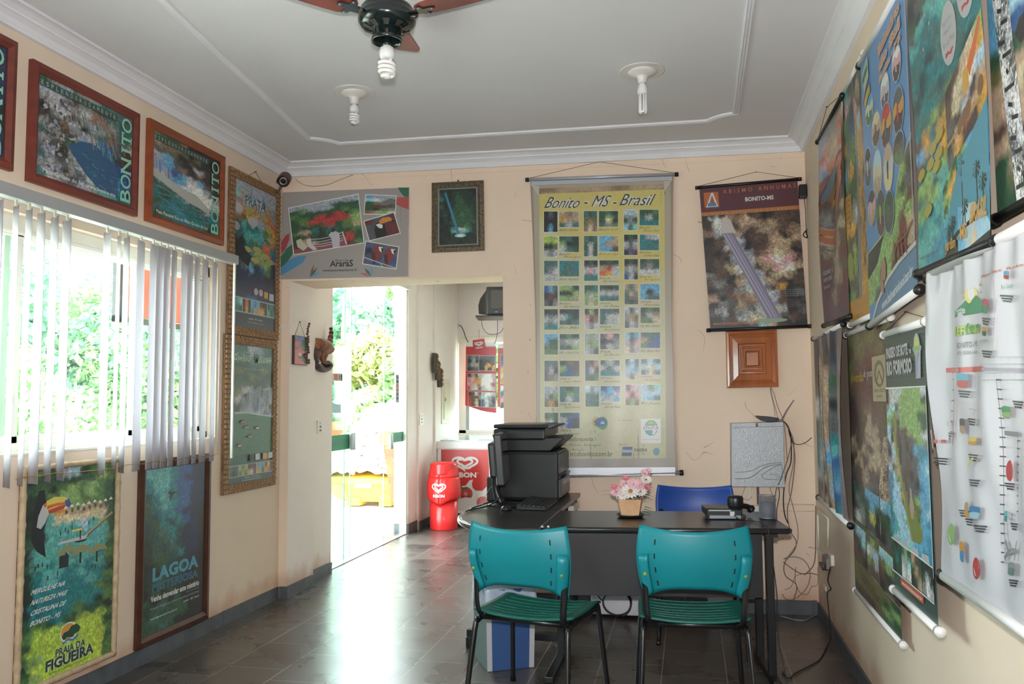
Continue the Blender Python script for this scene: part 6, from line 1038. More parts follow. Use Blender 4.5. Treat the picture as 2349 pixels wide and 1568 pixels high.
# boat ride
def boat(P_):
    X = P_.px; U = P_.uv; P_.fill(U(0, 0, 1, 1), '#3c4f4a', 10)
    for k in range(30): u = k/30; P_.rib([P_.P(u, 0), P_.P(u, .2)], .0016, '#5a6c64'); P_.rib([P_.P(u, .93), P_.P(u, 1)], .0016, '#5a7c70')
    for k in range(12): v = k/12*.2; P_.rib([P_.P(0, v), P_.P(1, v)], .0016, '#5a6c64')
    P_.img(U(.0, .215, .97, .80), 'kWWWLLLLW kWWsLsLLF gaGsLLsLL aLgsLsLFF LFksLsssF CEkGEsssW CklGEGuLg GWlGeGcxx kClYGeGxc gWNYEGGcC CuNYEeGcc xClLGGkxc xCClLGGcc xCCYLuLcc xCCuLuucC tCCClLlcx tCCaluLcc xTCCaCucx xTCCCcccx tCaCaccxx'.replace('s', 'L'), 1.8, warp=.5, det=.34, seed=250, aspect=(1.3, 1)); P_.rib([P_.P(0, .213), P_.P(.97, .213), P_.P(.97, .84)], .006, 'w')
    P_.poly([P_.P(.16, .33), P_.P(.22, .42), P_.P(.36, .58), P_.P(.55, .76), P_.P(.72, .755), P_.P(.8, .72), P_.P(.55, .62), P_.P(.36, .45), P_.P(.22, .30)], '#7c8440'); P_.rib([P_.P(.17, .38), P_.P(.24, .48), P_.P(.42, .66), P_.P(.53, .76)], .012, '#b0a040')
    for u, v in ((.28, .38), (.33, .44), (.38, .50), (.44, .53), (.5, .58), (.42, .44), (.55, .62), (.48, .48)): P_.shape(U(u-.05, v-.05, u+.07, v+.06), [(.3, 0), (.6, .05), (.7, .3), (1, .6), (.8, 1), (.3, 1), (.1, .6), (.3, .3)], ('E', 'e', 'G', 'N')[int(u*100) % 4])
    for i, r_ in enumerate(('FfF FtF fFF', 'zLF Wha wWw', 'NEF FNE eFN', 'fkf FWk gwW')): P_.img(U(.02+i*.24, .80, .25+i*.24, .915), r_, 2, seed=260+i, warp=.4, det=.35)
    for u in (.06, .28, .52, .75): P_.shape(U(u, .775, u+.16, .80), [(0, .2), (.9, 0), (1, 1), (0, 1)], 'W')
    P_.rib([P_.P(0, .795), P_.P(.3, .80), P_.P(.6, .80), P_.P(.97, .805)], .005, 'w'); P_.rib([P_.P(0, .92), P_.P(.97, .92)], .005, 'w')
    P_.fill(U(.22, .925, .75, .952), '#c8603c'); P_.text('www.hotelcabanas.com.br', U(.25, .932, .72, .946), 'w', .02); P_.text('PASSEIOS  BÓIA CROSS', U(.15, .962, .85, .978), '#5f7f70', .01, 0, 1, 1.3)
    P_.text('PASSEIO DE BOTE', U(.06, .055, .62, .098), 'W', .05); P_.text('no', U(.65, .078, .70, .095), 'W', .03); P_.text('RIO FORMOSO', U(.06, .108, .70, .165), 'W', .05)
    P_.ell(U(.76, .03, .90, .12), '#9ab8c0'); P_.ell(U(.78, .04, .88, .11), '#c8c850'); P_.fill(U(.74, .075, .93, .09), '#8ab07c'); P_.shape(U(.77, .09, .91, .185), [(.2, 0), (1, 0), (.85, 1), (.1, 1)], '#b4b0b8'); P_.rib([P_.P(.87, .095), P_.P(.82, .13), P_.P(.81, .18)], .016, '#6a94c0'); P_.rib([P_.P(.82, .095), P_.P(.79, .125)], .010, '#c8905c')
tb = banner('tourism_banner', 'dark green boat ride banner with a raft photo, left of the white map', rect_r(3.53, 2.95, 1.60, .60, .075, .0, .0), .075, boat, 1.12, n=NR, fn=RWL, rod='rod_white', cap='rod_white', r=.0125, r2=.0125, ext=.01, nailpx=(2078, 715), step=0.0006)
# brown wildlife banner
def wild(P_):
    U = P_.uv; P_.img(U(0, 0, 1, 1), 'uuEuuEu EuuEEuE uEERREE uREEEmE EERmmRE emEEmEe meENEEe EeENNEE NENENEN ENENNGE GENEENG eEnGEgE EGEnGEN GegENeG eGEgGEG EGGEgGE GekGEGN eGEgGNN keGEGnN ekeGkNN'.replace('k', 'e'), 2.2, warp=.6, det=.4, seed=270, aspect=(2, .8))
    P_.text('diversão', U(.08, .155, .42, .19), '#b89838', .02); P_.text('é por você.', U(.42, .15, .86, .185), '#b8a8a4', .03)
    P_.img([P_.P(.80, .38), P_.P(1, .36), P_.P(1, .62), P_.P(.62, .62)], 'NEn nNE NeN NnN eNn', 1.6, warp=.9, det=.6, seed=272)
    for v in (.61, .755): P_.img([P_.P(0, v-.045), P_.P(1, v), P_.P(1, v+.03), P_.P(0, v-.012)], 'uuuu EuEu', 2, seed=273)
    rows = ((.585, .735, (('GFG FgF EGg gwg', 0, .32), ('ccc FcF Fyf GGk', .34, .66), ('CcC FFc fFL kGk', .68, 1))), (.75, .89, (('CCC kGa EkG eEk', 0, .32), ('uLu wWC LuW GEE', .34, .6), ('CaW uLF EkG kGe', .62, 1))))
    for k, (a, b, cells) in enumerate(rows):
        for j, (r_, u0, u1) in enumerate(cells): P_.img([P_.P(u0, a+.03*u0-.02), P_.P(u1, a+.03*u1-.02), P_.P(u1, b+.03*u1-.025), P_.P(u0, b+.03*u0-.025)], r_, 2, warp=.4, det=.35, seed=280+k*3+j)
    P_.img([P_.P(0, .87), P_.P(1, .90), P_.P(1, 1), P_.P(0, .98)], 'uuuuuF uEuuFL uuuuLF eEeEFF', 2, warp=.3, det=.3, seed=290); P_.text('ECOTURISMO', [P_.P(.25, .90), P_.P(.62, .925), P_.P(.62, .96), P_.P(.25, .935)], 'E', .01)
    P_.fill(U(.62, .11, .90, .262), '#b0a684'); P_.ell(U(.66, .125, .87, .215), '#7a7450'); P_.ell(U(.70, .14, .84, .205), '#b0a684'); P_.rib([P_.P(.7, .2), P_.P(.76, .16), P_.P(.83, .2)], .010, '#4a4a38'); P_.text('PASSEIO DE BOTE', U(.65, .22, .88, .232), '#5a5640', .01, 0, 1); P_.text('BONITO', U(.7, .24, .82, .25), '#5a5640', .01, 0, 1)
banner('tourism_banner', 'dull brown wildlife banner partly behind the boat ride banner', rect_r(4.33, 3.44, 1.66, .42, .035, .0, .0), .035, wild, 1.12, n=NR, fn=RWL, rod='rod_white', cap='rod_white', r=.0115, r2=.0115, ext=.012, cord=False, step=0.0006)
# badly rippled banner
def rip(P_):
    U = P_.uv; P_.img(U(0, 0, 1, 1), 'bbGGbbGg bbGEbkGg bGNEGbfg kGNNEGkg fGNNGFfg GGNNFGLg wWnNGkFg wWNNGGwg kgNNkGWg FGNNGtFg tTNhcTxg twNccBxg tCEncxcg WhnNccxg GeEncBcg EnNEntcg'.replace('n', 'N'), 2.2, warp=.25, det=.3, seed=300, aspect=(.4, 4))
    for u, w_ in ((.22, .05), (.32, .03), (.42, .035), (.55, .025), (.62, .02)): P_.rib([P_.P(u-.02, 0), P_.P(u+.015*math.sin(u*40), .5), P_.P(u+.05, 1)], w_*.9, '#8a7c6c')
    P_.fill(U(.82, 0, 1, 1), '#83787c', 30)
banner('tourism_banner', 'rippled faded banner hanging low beside the back right corner, edge curled', rect_r(5.42, 4.42, 1.72, .74, .06, .0, -.02), .06, rip, 1.12, n=NR, fn=RWL, rod='rod_white', cap='rod_black', r=.011, r2=.013, ext=.01, cord=False, step=0.0015,
    wave=lambda u, v: .022*np.sin(u*30+1.2*np.sin(v*3))*np.clip(1.25-np.abs(v-.45)*1.6, 0, 1)*np.clip((u-.15)*6, 0, 1)*np.clip((.9-u)*4, 0, 1)+.03*np.clip(u-.8, 0, 1)*np.sin(v*3.1)*4)
# sockets and plates low in the corner
t = thing('power_strip', 'cluster of white socket plates with black plugs low on the right wall', 'socket', RWL(1900, 1290))
g = MB()
for nm, (px0, py0, px1, py1), d, m in (('socket_plate', (1878, 1254, 1893, 1281), .012, 'alu_white'), ('socket_plate', (1909, 1268, 1915, 1298), .02, 'alu_white'), ('socket_plate', (1891, 1338, 1897, 1356), .008, 'alu_white'), ('adapter_box', (1898, 1270, 1909, 1306), .03, 'cable_grey'), ('plug', (1892, 1288, 1901, 1308), .035, 'black_plastic'), ('plug', (1903, 1290, 1908, 1307), .04, 'black_plastic')):
    a = RWL(px0, py0); b = RWL(px1, py1); g = MB(); g.rbox((XR-d, min(a[1], b[1]), min(a[2], b[2])), (XR-.001, max(a[1], b[1]), max(a[2], b[2])), .003); obj(nm, g, m, t)
g = MB(); a = RWL(1877, 1168, .012); b = RWL(1900, 1190, .012); c_ = RWL(1899, 1255, .012); g.tube([a, b, c_], .006, 8); one('conduit', g, 'alu_white', 'white conduit on the right wall running down to the sockets', 'conduit', a)
g = MB(); a = RWL(1876, 1180, .008); c_ = RWL(1878, 1256, .008); g.tube([a, c_], .007, 8); one('conduit', g, 'alu_white', 'thin conduit in the corner left of the sockets', 'conduit', a)
P = [RWL(1905, 1300, .04), RWL(1899, 1330, .02), RWL(1906, 1350, .02), RWL(1898, 1360, .02), RWL(1901, 1400, .02), RWL(1906, 1445, .02)]; g = MB()
Fp = [tuple(ZP(x, y, .006)) for x, y in ((1898, 1480), (1880, 1512), (1850, 1530), (1822, 1545), (1812, 1555), (1800, 1548), (1795, 1540))]
g.tube([tuple(p) for p in P]+[tuple(ZP(1905, 1462, .02))]+Fp, .0035, 6, spline=5); one('extension_cable', g, 'cable_black', 'black power cord running from the sockets across the floor to the desk leg', 'cable', P[0])
g = MB(); g.tube([tuple(ZP(x, y, .006)) for x, y in ((1790, 1412), (1820, 1420), (1845, 1422), (1862, 1414), (1874, 1408))], .004, 6, spline=5); one('network_cable', g, 'cable_blue', 'blue grey cable curving over the floor in the back right corner', 'cable', ZP(1820, 1420, 0))
# ================================================================ FURNITURE
mat('teal_plastic', '#10808a', 0.42, noise=(3, 0.05), bump=(90, 0.12, 0.002)); mat('green_plastic', '#10584d', 0.42, bump=(90, 0.12, 0.002)); mat('blue_plastic', '#1f4aa0', 0.42, bump=(90, 0.12, 0.002)); mat('frame_black', '#16171a', 0.3)
mat('slot_dark', '#0c1214', 0.8); mat('logo_olive', '#7fa03a', 0.6)
LEG = [(-.235, -.285, 0.0), (-.215, -.215, .36), (-.212, -.19, .395), (-.208, -.14, .405), (-.208, .10, .405), (-.212, .17, .40), (-.216, .19, .375), (-.24, .245, 0.0)]
def chair(name, label, loc, rz, m_back, m_seat, group=None, rear_top=True):
    t = thing(name, label, 'chair', loc, rz, group); W_ = lambda mb, nm, m, **k: obj(nm, mb, m, t, world=False, **k)
    def half(u): return .212+.028*math.sin(PI*min(max(u*0.95+.12, 0), 1))*0.9
    def bk(u, v):          # v: 0 top, 1 bottom
        s_ = 2*u-1; z_top = .806+.022*s_*s_; z_bot = .565+.0-.055*(abs(s_)**3.2); z = z_top+(z_bot-z_top)*v
        x = s_*half(v); y = -.285+.055*s_*s_-.0-.0+.050*v-.02*math.sin(PI*v)
        return (x, y, z)
    g = MB(); g.surf(lambda u, v: bk(1-u, v), 28, 14, .009); W_(g, 'backrest', m_back, bevel=0)
    bkc = t.children[-1] if t.children else None
    back = [o for o in bpy.data.objects if o.parent == t][-1]
    for sx in (-1, 1):
        g = MB()
        for k in range(4):
            v = .16+.215*k; u = .5+sx*.345; p = Vector(bk(u, v)); q_ = Vector(bk(u, v+.085)); d = Vector((.0028, 0, 0)); n_ = Vector((0, -.0095, 0)); 
            g.add([p-d+n_, p+d+n_, q_+d+n_, q_-d+n_], [(0, 1, 2, 3)]); obj('slot', g, 'slot_dark', back, world=False); g = MB()
        g = MB(); g.surf(lambda u, v: (Vector(bk(.5+sx*(.385+.10*(u if sx < 0 else 1-u) if False else .395+.095*u), .38+.60*v))+Vector((0, -.006-.016*math.sin(PI*min(1, max(0, u)))**.4*min(1, v*9), 0))), 6, 10, .004); o = obj('upright_socket', g, m_back, back, world=False)
        p = Vector(bk(.5+sx*.44, .66))+Vector((0, -.026, 0)); g = MB(); g.lathe([(.008, -.001), (.008, .001)], seg=12, M=Matrix.Translation(p) @ Matrix.Rotation(PI/2, 4, 'X')); obj('logo', g, 'logo_olive', back, world=False)
    def st(u, v):         # seat, v 0 rear .. 1 front
        s_ = 2*u-1; x = s_*(.212+.018*math.sin(PI*(.3+.5*v))); y = -.195+.40*v; z = .432+.016*abs(s_)**2.2-.010*math.sin(PI*v)-.02*max(0, v-.85)/.15
        y -= .022*(1-s_*s_)*(1-v); return (x, y, z)
    g = MB(); g.surf(st, 24, 16, .010); W_(g, 'seat', m_seat)
    seat = [o for o in bpy.data.objects if o.parent == t][-1]
    g = MB()
    for k in range(7):
        v = .14+.115*k; P = [Vector(st(u, v))+Vector((0, 0, .002)) for u in np.linspace(.1, .9, 14)]; g.tube(P, .0028, 5)
    obj('seat_rib', g, m_seat, seat, world=False)
    for sx in (-1, 1):
        g = MB(); g.tube([(x*-sx, y, z) for x, y, z in LEG[:4]], .0115, 10, flat=1.25, spline=5); W_(g, 'leg', 'frame_black')
        g = MB(); g.tube([(x*-sx, y, z) for x, y, z in LEG[3:]], .0115, 10, flat=1.25, spline=5); W_(g, 'leg', 'frame_black')
        for pt in (LEG[0], LEG[-1]): g = MB(); g.lathe([(.014, 0), (.0135, .022)], c=(pt[0]*-sx, pt[1], 0), seg=12); W_(g, 'foot_cap', 'black_plastic')
        g = MB(); g.tube([(-sx*-.178, -.17, .41), (-sx*-.19, -.205, .425), (-sx*-.198, -.222, .47), (-sx*-.203, -.222, .56), (-sx*-.203, -.228, .68)], [.014]*5, 8, flat=.5, spline=4); W_(g, 'back_upright', 'frame_black')
    for y in (-.155, .12): g = MB(); g.tube([(-.208, y, .402), (.208, y, .402)], .0105, 8, flat=1.2); W_(g, 'cross_bar', 'frame_black')
    return t
chair('plastic_chair', 'teal plastic chair with its back to the camera, left one at the desk', (-.672, 3.72, 0), math.radians(-12), 'teal_plastic', 'green_plastic', 'plastic chairs at the desk')
chair('plastic_chair', 'teal plastic chair with its back to the camera, right one at the desk', (-.005, 3.79, 0), math.radians(4), 'teal_plastic', 'green_plastic', 'plastic chairs at the desk')
cb = chair('plastic_chair', 'blue plastic chair on the far side of the desk by the wall', (.04, 4.99, 0), math.radians(183), 'blue_plastic', 'blue_plastic')
# ---- main desk
mat('desk_black', '#24211f', 0.28, noise=(14, 0.12), bump=(140, 0.08, 0.001)); mat('desk_edge', '#2a282a', 0.25); mat('panel_black', '#1d1e22', 0.42, bump=(160, 0.15, 0.001)); mat('metal_black', '#17181b', 0.35)
A0 = np.array((-.700, 3.985)); th = math.radians(6.8); ex = np.array((math.cos(th), math.sin(th))); ey = np.array((-math.sin(th), math.cos(th)))
Md = Matrix(((ex[0], ey[0], 0, A0[0]), (ex[1], ey[1], 0, A0[1]), (0, 0, 1, 0), (0, 0, 0, 1)))
dk = thing('office_desk', 'long black office desk with a modesty panel facing the two teal chairs', 'desk', tuple(Md @ Vector((.6, .3, 0))))
Ld = 1.165; g = MB(); g.rbox((0.0, 0, .715), (Ld, .60, .74), .006, Md); obj('desktop', g, 'desk_black', dk)
g = MB(); g.tube([Md @ Vector((.0, -.001, .7275)), Md @ Vector((Ld-.012, -.001, .7275)), Md @ Vector((Ld-.001, .012, .7275)), Md @ Vector((Ld, .59, .7275))], .0135, 10); obj('edge_band', g, 'desk_edge', dk)
g = MB(); g.box((.04, .10, .395), (Ld-.11, .118, .705), Md); obj('modesty_panel', g, 'panel_black', dk, .002)
for nm, xa in (('leg', Ld-.075),):
    g = MB(); g.box((xa-.018, .10, .03), (xa+.018, .14, .705), Md); obj('leg', g, 'metal_black', dk, .004)
    g = MB(); g.box((xa-.018, .38, .03), (xa+.018, .42, .705), Md); obj('leg', g, 'metal_black', dk, .004)
    g = MB(); g.box((xa-.02, .0, 0), (xa+.02, .58, .035), Md); obj('foot_bar', g, 'metal_black', dk, .006)
    g = MB(); g.box((xa-.03, .05, .69), (xa+.03, .12, .715), Md); obj('bracket', g, 'metal_black', dk)
g = MB(); g.box((Ld-.045, .2, .685), (Ld-.01, .34, .712), Md); obj('cable_tray', g, mat('khaki', '#6f6a48', .6), dk)
for x_ in (.0, .03): g = MB(); g.lathe([(.001, .75), (.007, .748), (.009, .741), (.009, .735)], c=tuple((Md @ Vector((x_, -.004, 0)))[:]), seg=10); obj('joint_bolt', g, 'steel', dk)
# ---- side table with the rounded end
ct = thing('computer_table', 'black side table with a rounded end carrying the computer and printer', 'table', (-.97, 4.7, 0))
xr = -.705; pts = [(xr, 5.46), (xr, 3.925)]
pts += [(-.80, 3.885), (-.90, 3.885), (-.99, 3.935), (-1.08, 4.02), (-1.15, 4.14), (-1.195, 4.28), (-1.215, 4.42), (-1.225, 4.60)]
g = MB(); g.prism([(x, y, .716) for x, y in pts[1:]]+[(xr, 4.60, .716)], 0, (0, 0, .026)); obj('rounded_top', g, 'desk_black', ct, .005)
g = MB(); g.prism([(xr, 4.603, .716), (-1.225, 4.603, .716), (-1.22, 4.75, .716), (-1.19, 4.95, .716), (-1.16, 5.42, .716), (xr, 5.46, .716)][::-1], 0, (0, 0, .026)); obj('table_top', g, 'desk_black', ct, .004)
g = MB(); g.tube([(x, y, .729) for x, y in [(xr-.01, 3.925)]+pts[2:]], .0138, 10, spline=4); obj('edge_band', g, mat('edge_chrome', '#5a5552', .22, metal=.4), ct)
g = MB(); g.box((-.675-.02, 4.36, .03), (-.675+.02, 4.40, .712)); obj('leg', g, 'metal_black', ct, .004)
g = MB(); g.box((-.70, 3.99, 0), (-.655, 4.50, .035)); obj('foot_bar', g, 'metal_black', ct, .006)
g = MB(); g.box((-1.225, 4.51, .05), (-.68, 4.55, .09)); obj('cross_bar', g, 'metal_black', ct, .004)
g = MB(); g.box((-1.10, 4.50, .03), (-1.06, 4.54, .712)); obj('leg', g, 'metal_black', ct, .004)
g = MB(); g.box((-1.225, 4.49, 0), (-1.16, 4.56, .055)); obj('foot_bar', g, 'metal_black', ct, .006)
g = MB(); g.box((-.74, 5.30, 0), (-.71, 5.34, .712)); g2 = obj('leg', g, 'metal_black', ct, .004); g = MB(); g.box((-1.15, 5.30, 0), (-1.12, 5.34, .712)); obj('leg', g, 'metal_black', ct, .004)
g = MB(); g.box((-1.15, 5.31, .36), (-.72, 5.33, .70)); obj('back_panel', g, 'panel_black', ct)
g = MB(); g.box((-1.12, 4.62, .575), (-.73, 5.1, .60)); obj('keyboard_shelf', g, 'panel_black', ct); g = MB(); a = BW(1312, 1160); g.box((-.735, 5.1, .66), (-.70, 5.35, .70)); obj('label_plate', g, 'alu_white', ct)
# white cabinet-like board behind the side table (seen beneath it)
g = MB(); g.rbox((-.62, 5.24, .02), (-.30, 5.44, .34), .01); one('pc_tower', g, mat('off_white', '#c8c6cc', .5, noise=(4, .03)), 'pale box shaped computer case on the floor under the desk', 'computer', (-.45, 5.33, 0.02))
# ---- monitor (edge-on)
mo = thing('computer_monitor', 'black flat monitor seen edge on, standing on the side table', 'monitor', (-1.06, 4.74, .742))
Mm = Matrix.Translation((-1.055, 4.76, .742)) @ Matrix.Rotation(math.radians(8), 4, 'Z') @ Matrix.Rotation(math.radians(-4), 4, 'Y')
g = MB(); g.rbox((-.022, -.20, .13), (.024, .20, .42), .008, Mm); obj('bezel', g, 'black_plastic', mo)
g = MB(); g.rbox((-.065, -.14, .17), (-.018, .14, .37), .014, Mm); obj('rear_housing', g, 'black_plastic', mo)
g = MB(); g.box((.0235, -.185, .15), (.0248, .185, .405), Mm); obj('screen', g, mat('screen_dark', '#0b0d12', .12), mo)
g = MB(); g.tube([Mm @ Vector((-.03, 0, .20)), Mm @ Vector((-.05, 0, .10)), Mm @ Vector((-.02, 0, .005))], [.03, .022, .026], 12, spline=4); obj('neck', g, 'black_plastic', mo)
g = MB(); g.lathe([(.10, 0), (.10, .006), (.085, .014), (.03, .02)], c=(-1.055, 4.75, .742), seg=28); obj('base', g, 'black_plastic', mo)
g = MB(); g.surf(lambda u, v: Mm @ Vector((-.0225-.003*u, -.2+.4*v, .40+.018*u)), 2, 2, .002); obj('top_trim', g, mat('piano_grey', '#54575c', .2), mo)
# ---- printer
pr = thing('laser_printer', 'large black multifunction laser printer on the side table', 'printer', (-.94, 5.17, .742)); zt_ = .742
g = MB(); g.rbox((-1.155, 4.97, zt_), (-.775, 5.39, zt_+.30), .022); obj('body', g, 'black_plastic', pr)
g = MB(); g.prism([(-1.165, 4.96, zt_+.30), (-.82, 4.96, zt_+.30), (-.76, 4.96, zt_+.355), (-.735, 4.96, zt_+.375), (-.74, 4.96, zt_+.385), (-1.165, 4.96, zt_+.37)], 0, (0, .43, 0)); obj('output_shelf', g, 'black_plastic', pr, .006)
g = MB(); g.rbox((-1.17, 4.95, zt_+.365), (-.85, 5.40, zt_+.435), .014); obj('scanner_unit', g, 'black_plastic', pr)
g = MB(); g.rbox((-1.17, 4.95, zt_+.437), (-.83, 5.40, zt_+.462), .01); obj('scanner_lid', g, mat('lid_black', '#26272a', .3), pr)
g = MB(); g.prism([(-.85, 4.97, zt_+.43), (-.79, 4.97, zt_+.452), (-.79, 4.97, zt_+.46), (-.85, 4.97, zt_+.455)], 0, (0, .4, 0)); obj('control_panel', g, mat('panel_grey', '#4c4f54', .35), pr)
g = MB(); g.rbox((-.79, 4.99, zt_+.16), (-.765, 5.37, zt_+.285), .006); obj('front_door', g, mat('door_grey', '#3c3e42', .35), pr); g = MB(); g.rbox((-.79, 4.99, zt_+.02), (-.76, 5.37, zt_+.13), .006); obj('paper_tray', g, 'door_grey', pr)
g = MB(); g.tube([(-.758, 5.02, zt_+.145), (-.752, 5.14, zt_+.148), (-.758, 5.33, zt_+.15)], .009, 8); obj('tray_handle', g, 'black_plastic', pr); g = MB(); g.box((-.764, 5.09, zt_+.09), (-.7585, 5.35, zt_+.12)); obj('label', g, 'off_white', pr)
# ---- keyboard, mouse, speaker, cables
kb = thing('keyboard', 'black computer keyboard lying along the edge of the side table', 'keyboard', (-.86, 4.76, .742))
g = MB(); g.prism([(-.945, 4.545, .743), (-.775, 4.545, .743), (-.775, 4.545, .755), (-.945, 4.545, .768)], 0, (0, .42, 0)); obj('case', g, 'black_plastic', kb, .003)
g = MB()
for i in range(6):
    for j in range(19):
        x = -.94+i*.0265; y = 4.556+j*.0212; z = .768-.013*(x+.945)/.17; g.box((x, y, z-.003), (x+.021, y+.017, z+.0055))
obj('keys', g, mat('key_black', '#202124', .5), kb, kind) if False else obj('keys', g, mat('key_black', '#202124', .5), kb)
g = MB(); g.lathe([(.001, .026), (.018, .022), (.028, .012), (.03, 0)], c=(-1.0, 4.53, .743), seg=18); one('computer_mouse', g, 'black_plastic', 'small dark computer mouse beside the keyboard', 'mouse', (-1.0, 4.53, .743))
sp = thing('speaker', 'small black upright speaker behind the monitor', 'speaker', (-1.165, 4.93, .742)); g = MB(); g.rbox((-1.20, 4.89, .742), (-1.135, 4.97, .89), .012); obj('cabinet', g, 'black_plastic', sp)
def tcable(label, pts, r, m='cable_black', grp='cables on the side table'): g = MB(); g.tube(pts, r, 6, spline=6); return one('desk_cable', g, m, label, 'cable', pts[0], grp)
tcable('black cable looping from the monitor base to the rounded edge of the side table', [(-1.07, 4.72, .80), (-1.10, 4.62, .765), (-1.15, 4.56, .75), (-1.19, 4.50, .748), (-1.2, 4.42, .748)], .004)
tcable('black cable curving behind the monitor across the side table', [(-1.10, 4.86, .77), (-1.14, 4.76, .762), (-1.18, 4.66, .75), (-1.20, 4.55, .748), (-1.19, 4.47, .748)], .004)
tcable('thin grey lead looping up behind the monitor', [(-1.16, 4.6, .748), (-1.15, 4.66, .80), (-1.13, 4.72, .85), (-1.10, 4.78, .84)], .0016, 'cable_grey')
tcable('cable lying on the table between monitor and keyboard', [(-1.0, 4.82, .748), (-.97, 4.72, .75), (-.96, 4.9, .75), (-.93, 4.99, .76), (-.86, 5.0, .762)], .003)
# ---- flower pot
fp = thing('flower_pot', 'square beige pot of pink artificial flowers on the desk', 'flowers', (-.305, 4.40, .742)); cx, cy, z = -.305, 4.40, .748
g = MB(); 
def sq(h, z): return [(cx-h, cy-h, z), (cx+h, cy-h, z), (cx+h, cy+h, z), (cx-h, cy+h, z)]
rg = [sq(.045, z), sq(.060, z+.088), sq(.056, z+.088), sq(.052, z+.078)]; vs = [p for r_ in rg for p in r_]; g.add(vs, [(i*4+j, i*4+(j+1) % 4, (i+1)*4+(j+1) % 4, (i+1)*4+j) for i in range(3) for j in range(4)]+[(3, 2, 1, 0), (12, 13, 14, 15)]); obj('pot', g, mat('pot_beige', '#cfa27a', .7, noise=(30, .06)), fp, .003)
g = MB(); g.lathe([(.045, .002), (.06, .0), (.075, .012), (.073, .014), (.058, .004), (.01, .004)], c=(cx, cy, .742), seg=28, caps=False); obj('saucer', g, 'lid_black', fp)
rn = random.Random(4)
def flower(c, r, m, mc, nrm, n=14):
    M_ = Matrix.Translation(c) @ Vector(nrm).to_track_quat('Z', 'Y').to_matrix().to_4x4(); g = MB()
    for ring, (k, rr_, tilt) in enumerate(((n, r, .15), (n-4, r*.7, .5))):
        for i in range(k):
            a = 2*PI*i/k+ring*.2; d = Vector((math.cos(a), math.sin(a), 0)); s_ = Vector((-d.y, d.x, 0)); w_ = rr_*.2; g.add([M_ @ (d*rr_*.15), M_ @ (d*rr_*.6+s_*w_+Vector((0, 0, tilt*rr_*.4))), M_ @ (d*rr_+Vector((0, 0, tilt*rr_))), M_ @ (d*rr_*.6-s_*w_+Vector((0, 0, tilt*rr_*.4)))], [(0, 1, 2, 3)])
    b = obj('blossom', g, m, fp)
    if mc: g = MB(); g.lathe([(r*.26, .0), (r*.22, .006), (.001, .009)], seg=12, M=M_); obj('flower_centre', g, mc, b)
mat('petal_pink', '#e8b8c0', .6); mat('petal_white', '#e6dcd8', .6); mat('petal_rose', '#d87888', .6); mat('pollen', '#b07a30', .8); mat('stem_green', '#3f6b45', .6); mat('stem_brown', '#6f6040', .7)
for i, (dx, dz, r, m, mc) in enumerate(((-.07, .125, .035, 'petal_pink', None), (-.03, .115, .042, 'petal_white', None), (.005, .13, .05, 'petal_white', 'pollen'), (-.02, .165, .035, 'petal_pink', None), (.02, .165, .038, 'petal_pink', None), (.055, .13, .038, 'petal_white', None), (.06, .16, .034, 'petal_pink', None), (.05, .11, .03, 'petal_rose', None), (.025, .10, .028, 'petal_pink', None), (-.05, .10, .028, 'petal_white', None), (.085, .19, .034, 'petal_white', None), (.08, .22, .030, 'petal_pink', None), (.10, .235, .018, 'petal_pink', None), (-.08, .15, .022, 'petal_rose', None), (.09, .15, .02, 'petal_rose', None), (-.02, .195, .02, 'petal_rose', None))):
    dy = rn.uniform(-.05, .0) if mc is None else -.06; flower(Vector((cx+dx, cy+dy, z+dz)), r, m, mc, (dx*3, -1, .5+dz*2))
    g = MB(); g.tube([(cx+dx*.3, cy, z+.07), (cx+dx*.8, cy+dy*.5, z+dz*.6), (cx+dx, cy+dy+.003, z+dz-.003)], .0016, 5); obj('stem', g, 'stem_green', fp)
for sx, zz, L_ in ((-1, .115, .10), (-1, .095, .10), (1, .10, .11), (1, .085, .12)):
    g = MB(); g.tube([(cx+sx*.02, cy-.03, z+.08), (cx+sx*.07, cy-.03, z+zz+.015), (cx+sx*(.05+L_), cy-.03, z+zz-(.02 if sx > 0 else -.01))], [.004, .003, .001], 6, flat=.4, spline=4); obj('leaf', g, 'stem_green' if zz > .096 else 'stem_brown', fp)
for k in range(9):
    zz = z+.16-.013*k if k < 5 else z+.05-.012*(k-5); xx = cx+.095-.004*(k % 5); g = MB(); g.tube([(xx-.02, cy-.03, zz), (xx+.02, cy-.03, zz-.012)], [.0025, .001], 5); obj('leaf', g, 'stem_green', fp)
for k in range(10): a = rn.uniform(0, 6.28); g = MB(); g.tube([(cx, cy, z+.07), (cx+.05*math.cos(a), cy+.05*math.sin(a), z+.105), (cx+.08*math.cos(a), cy+.08*math.sin(a), z+.09)], [.004, .006, .001], 5, flat=.4, spline=3); obj('leaf', g, 'stem_green', fp)
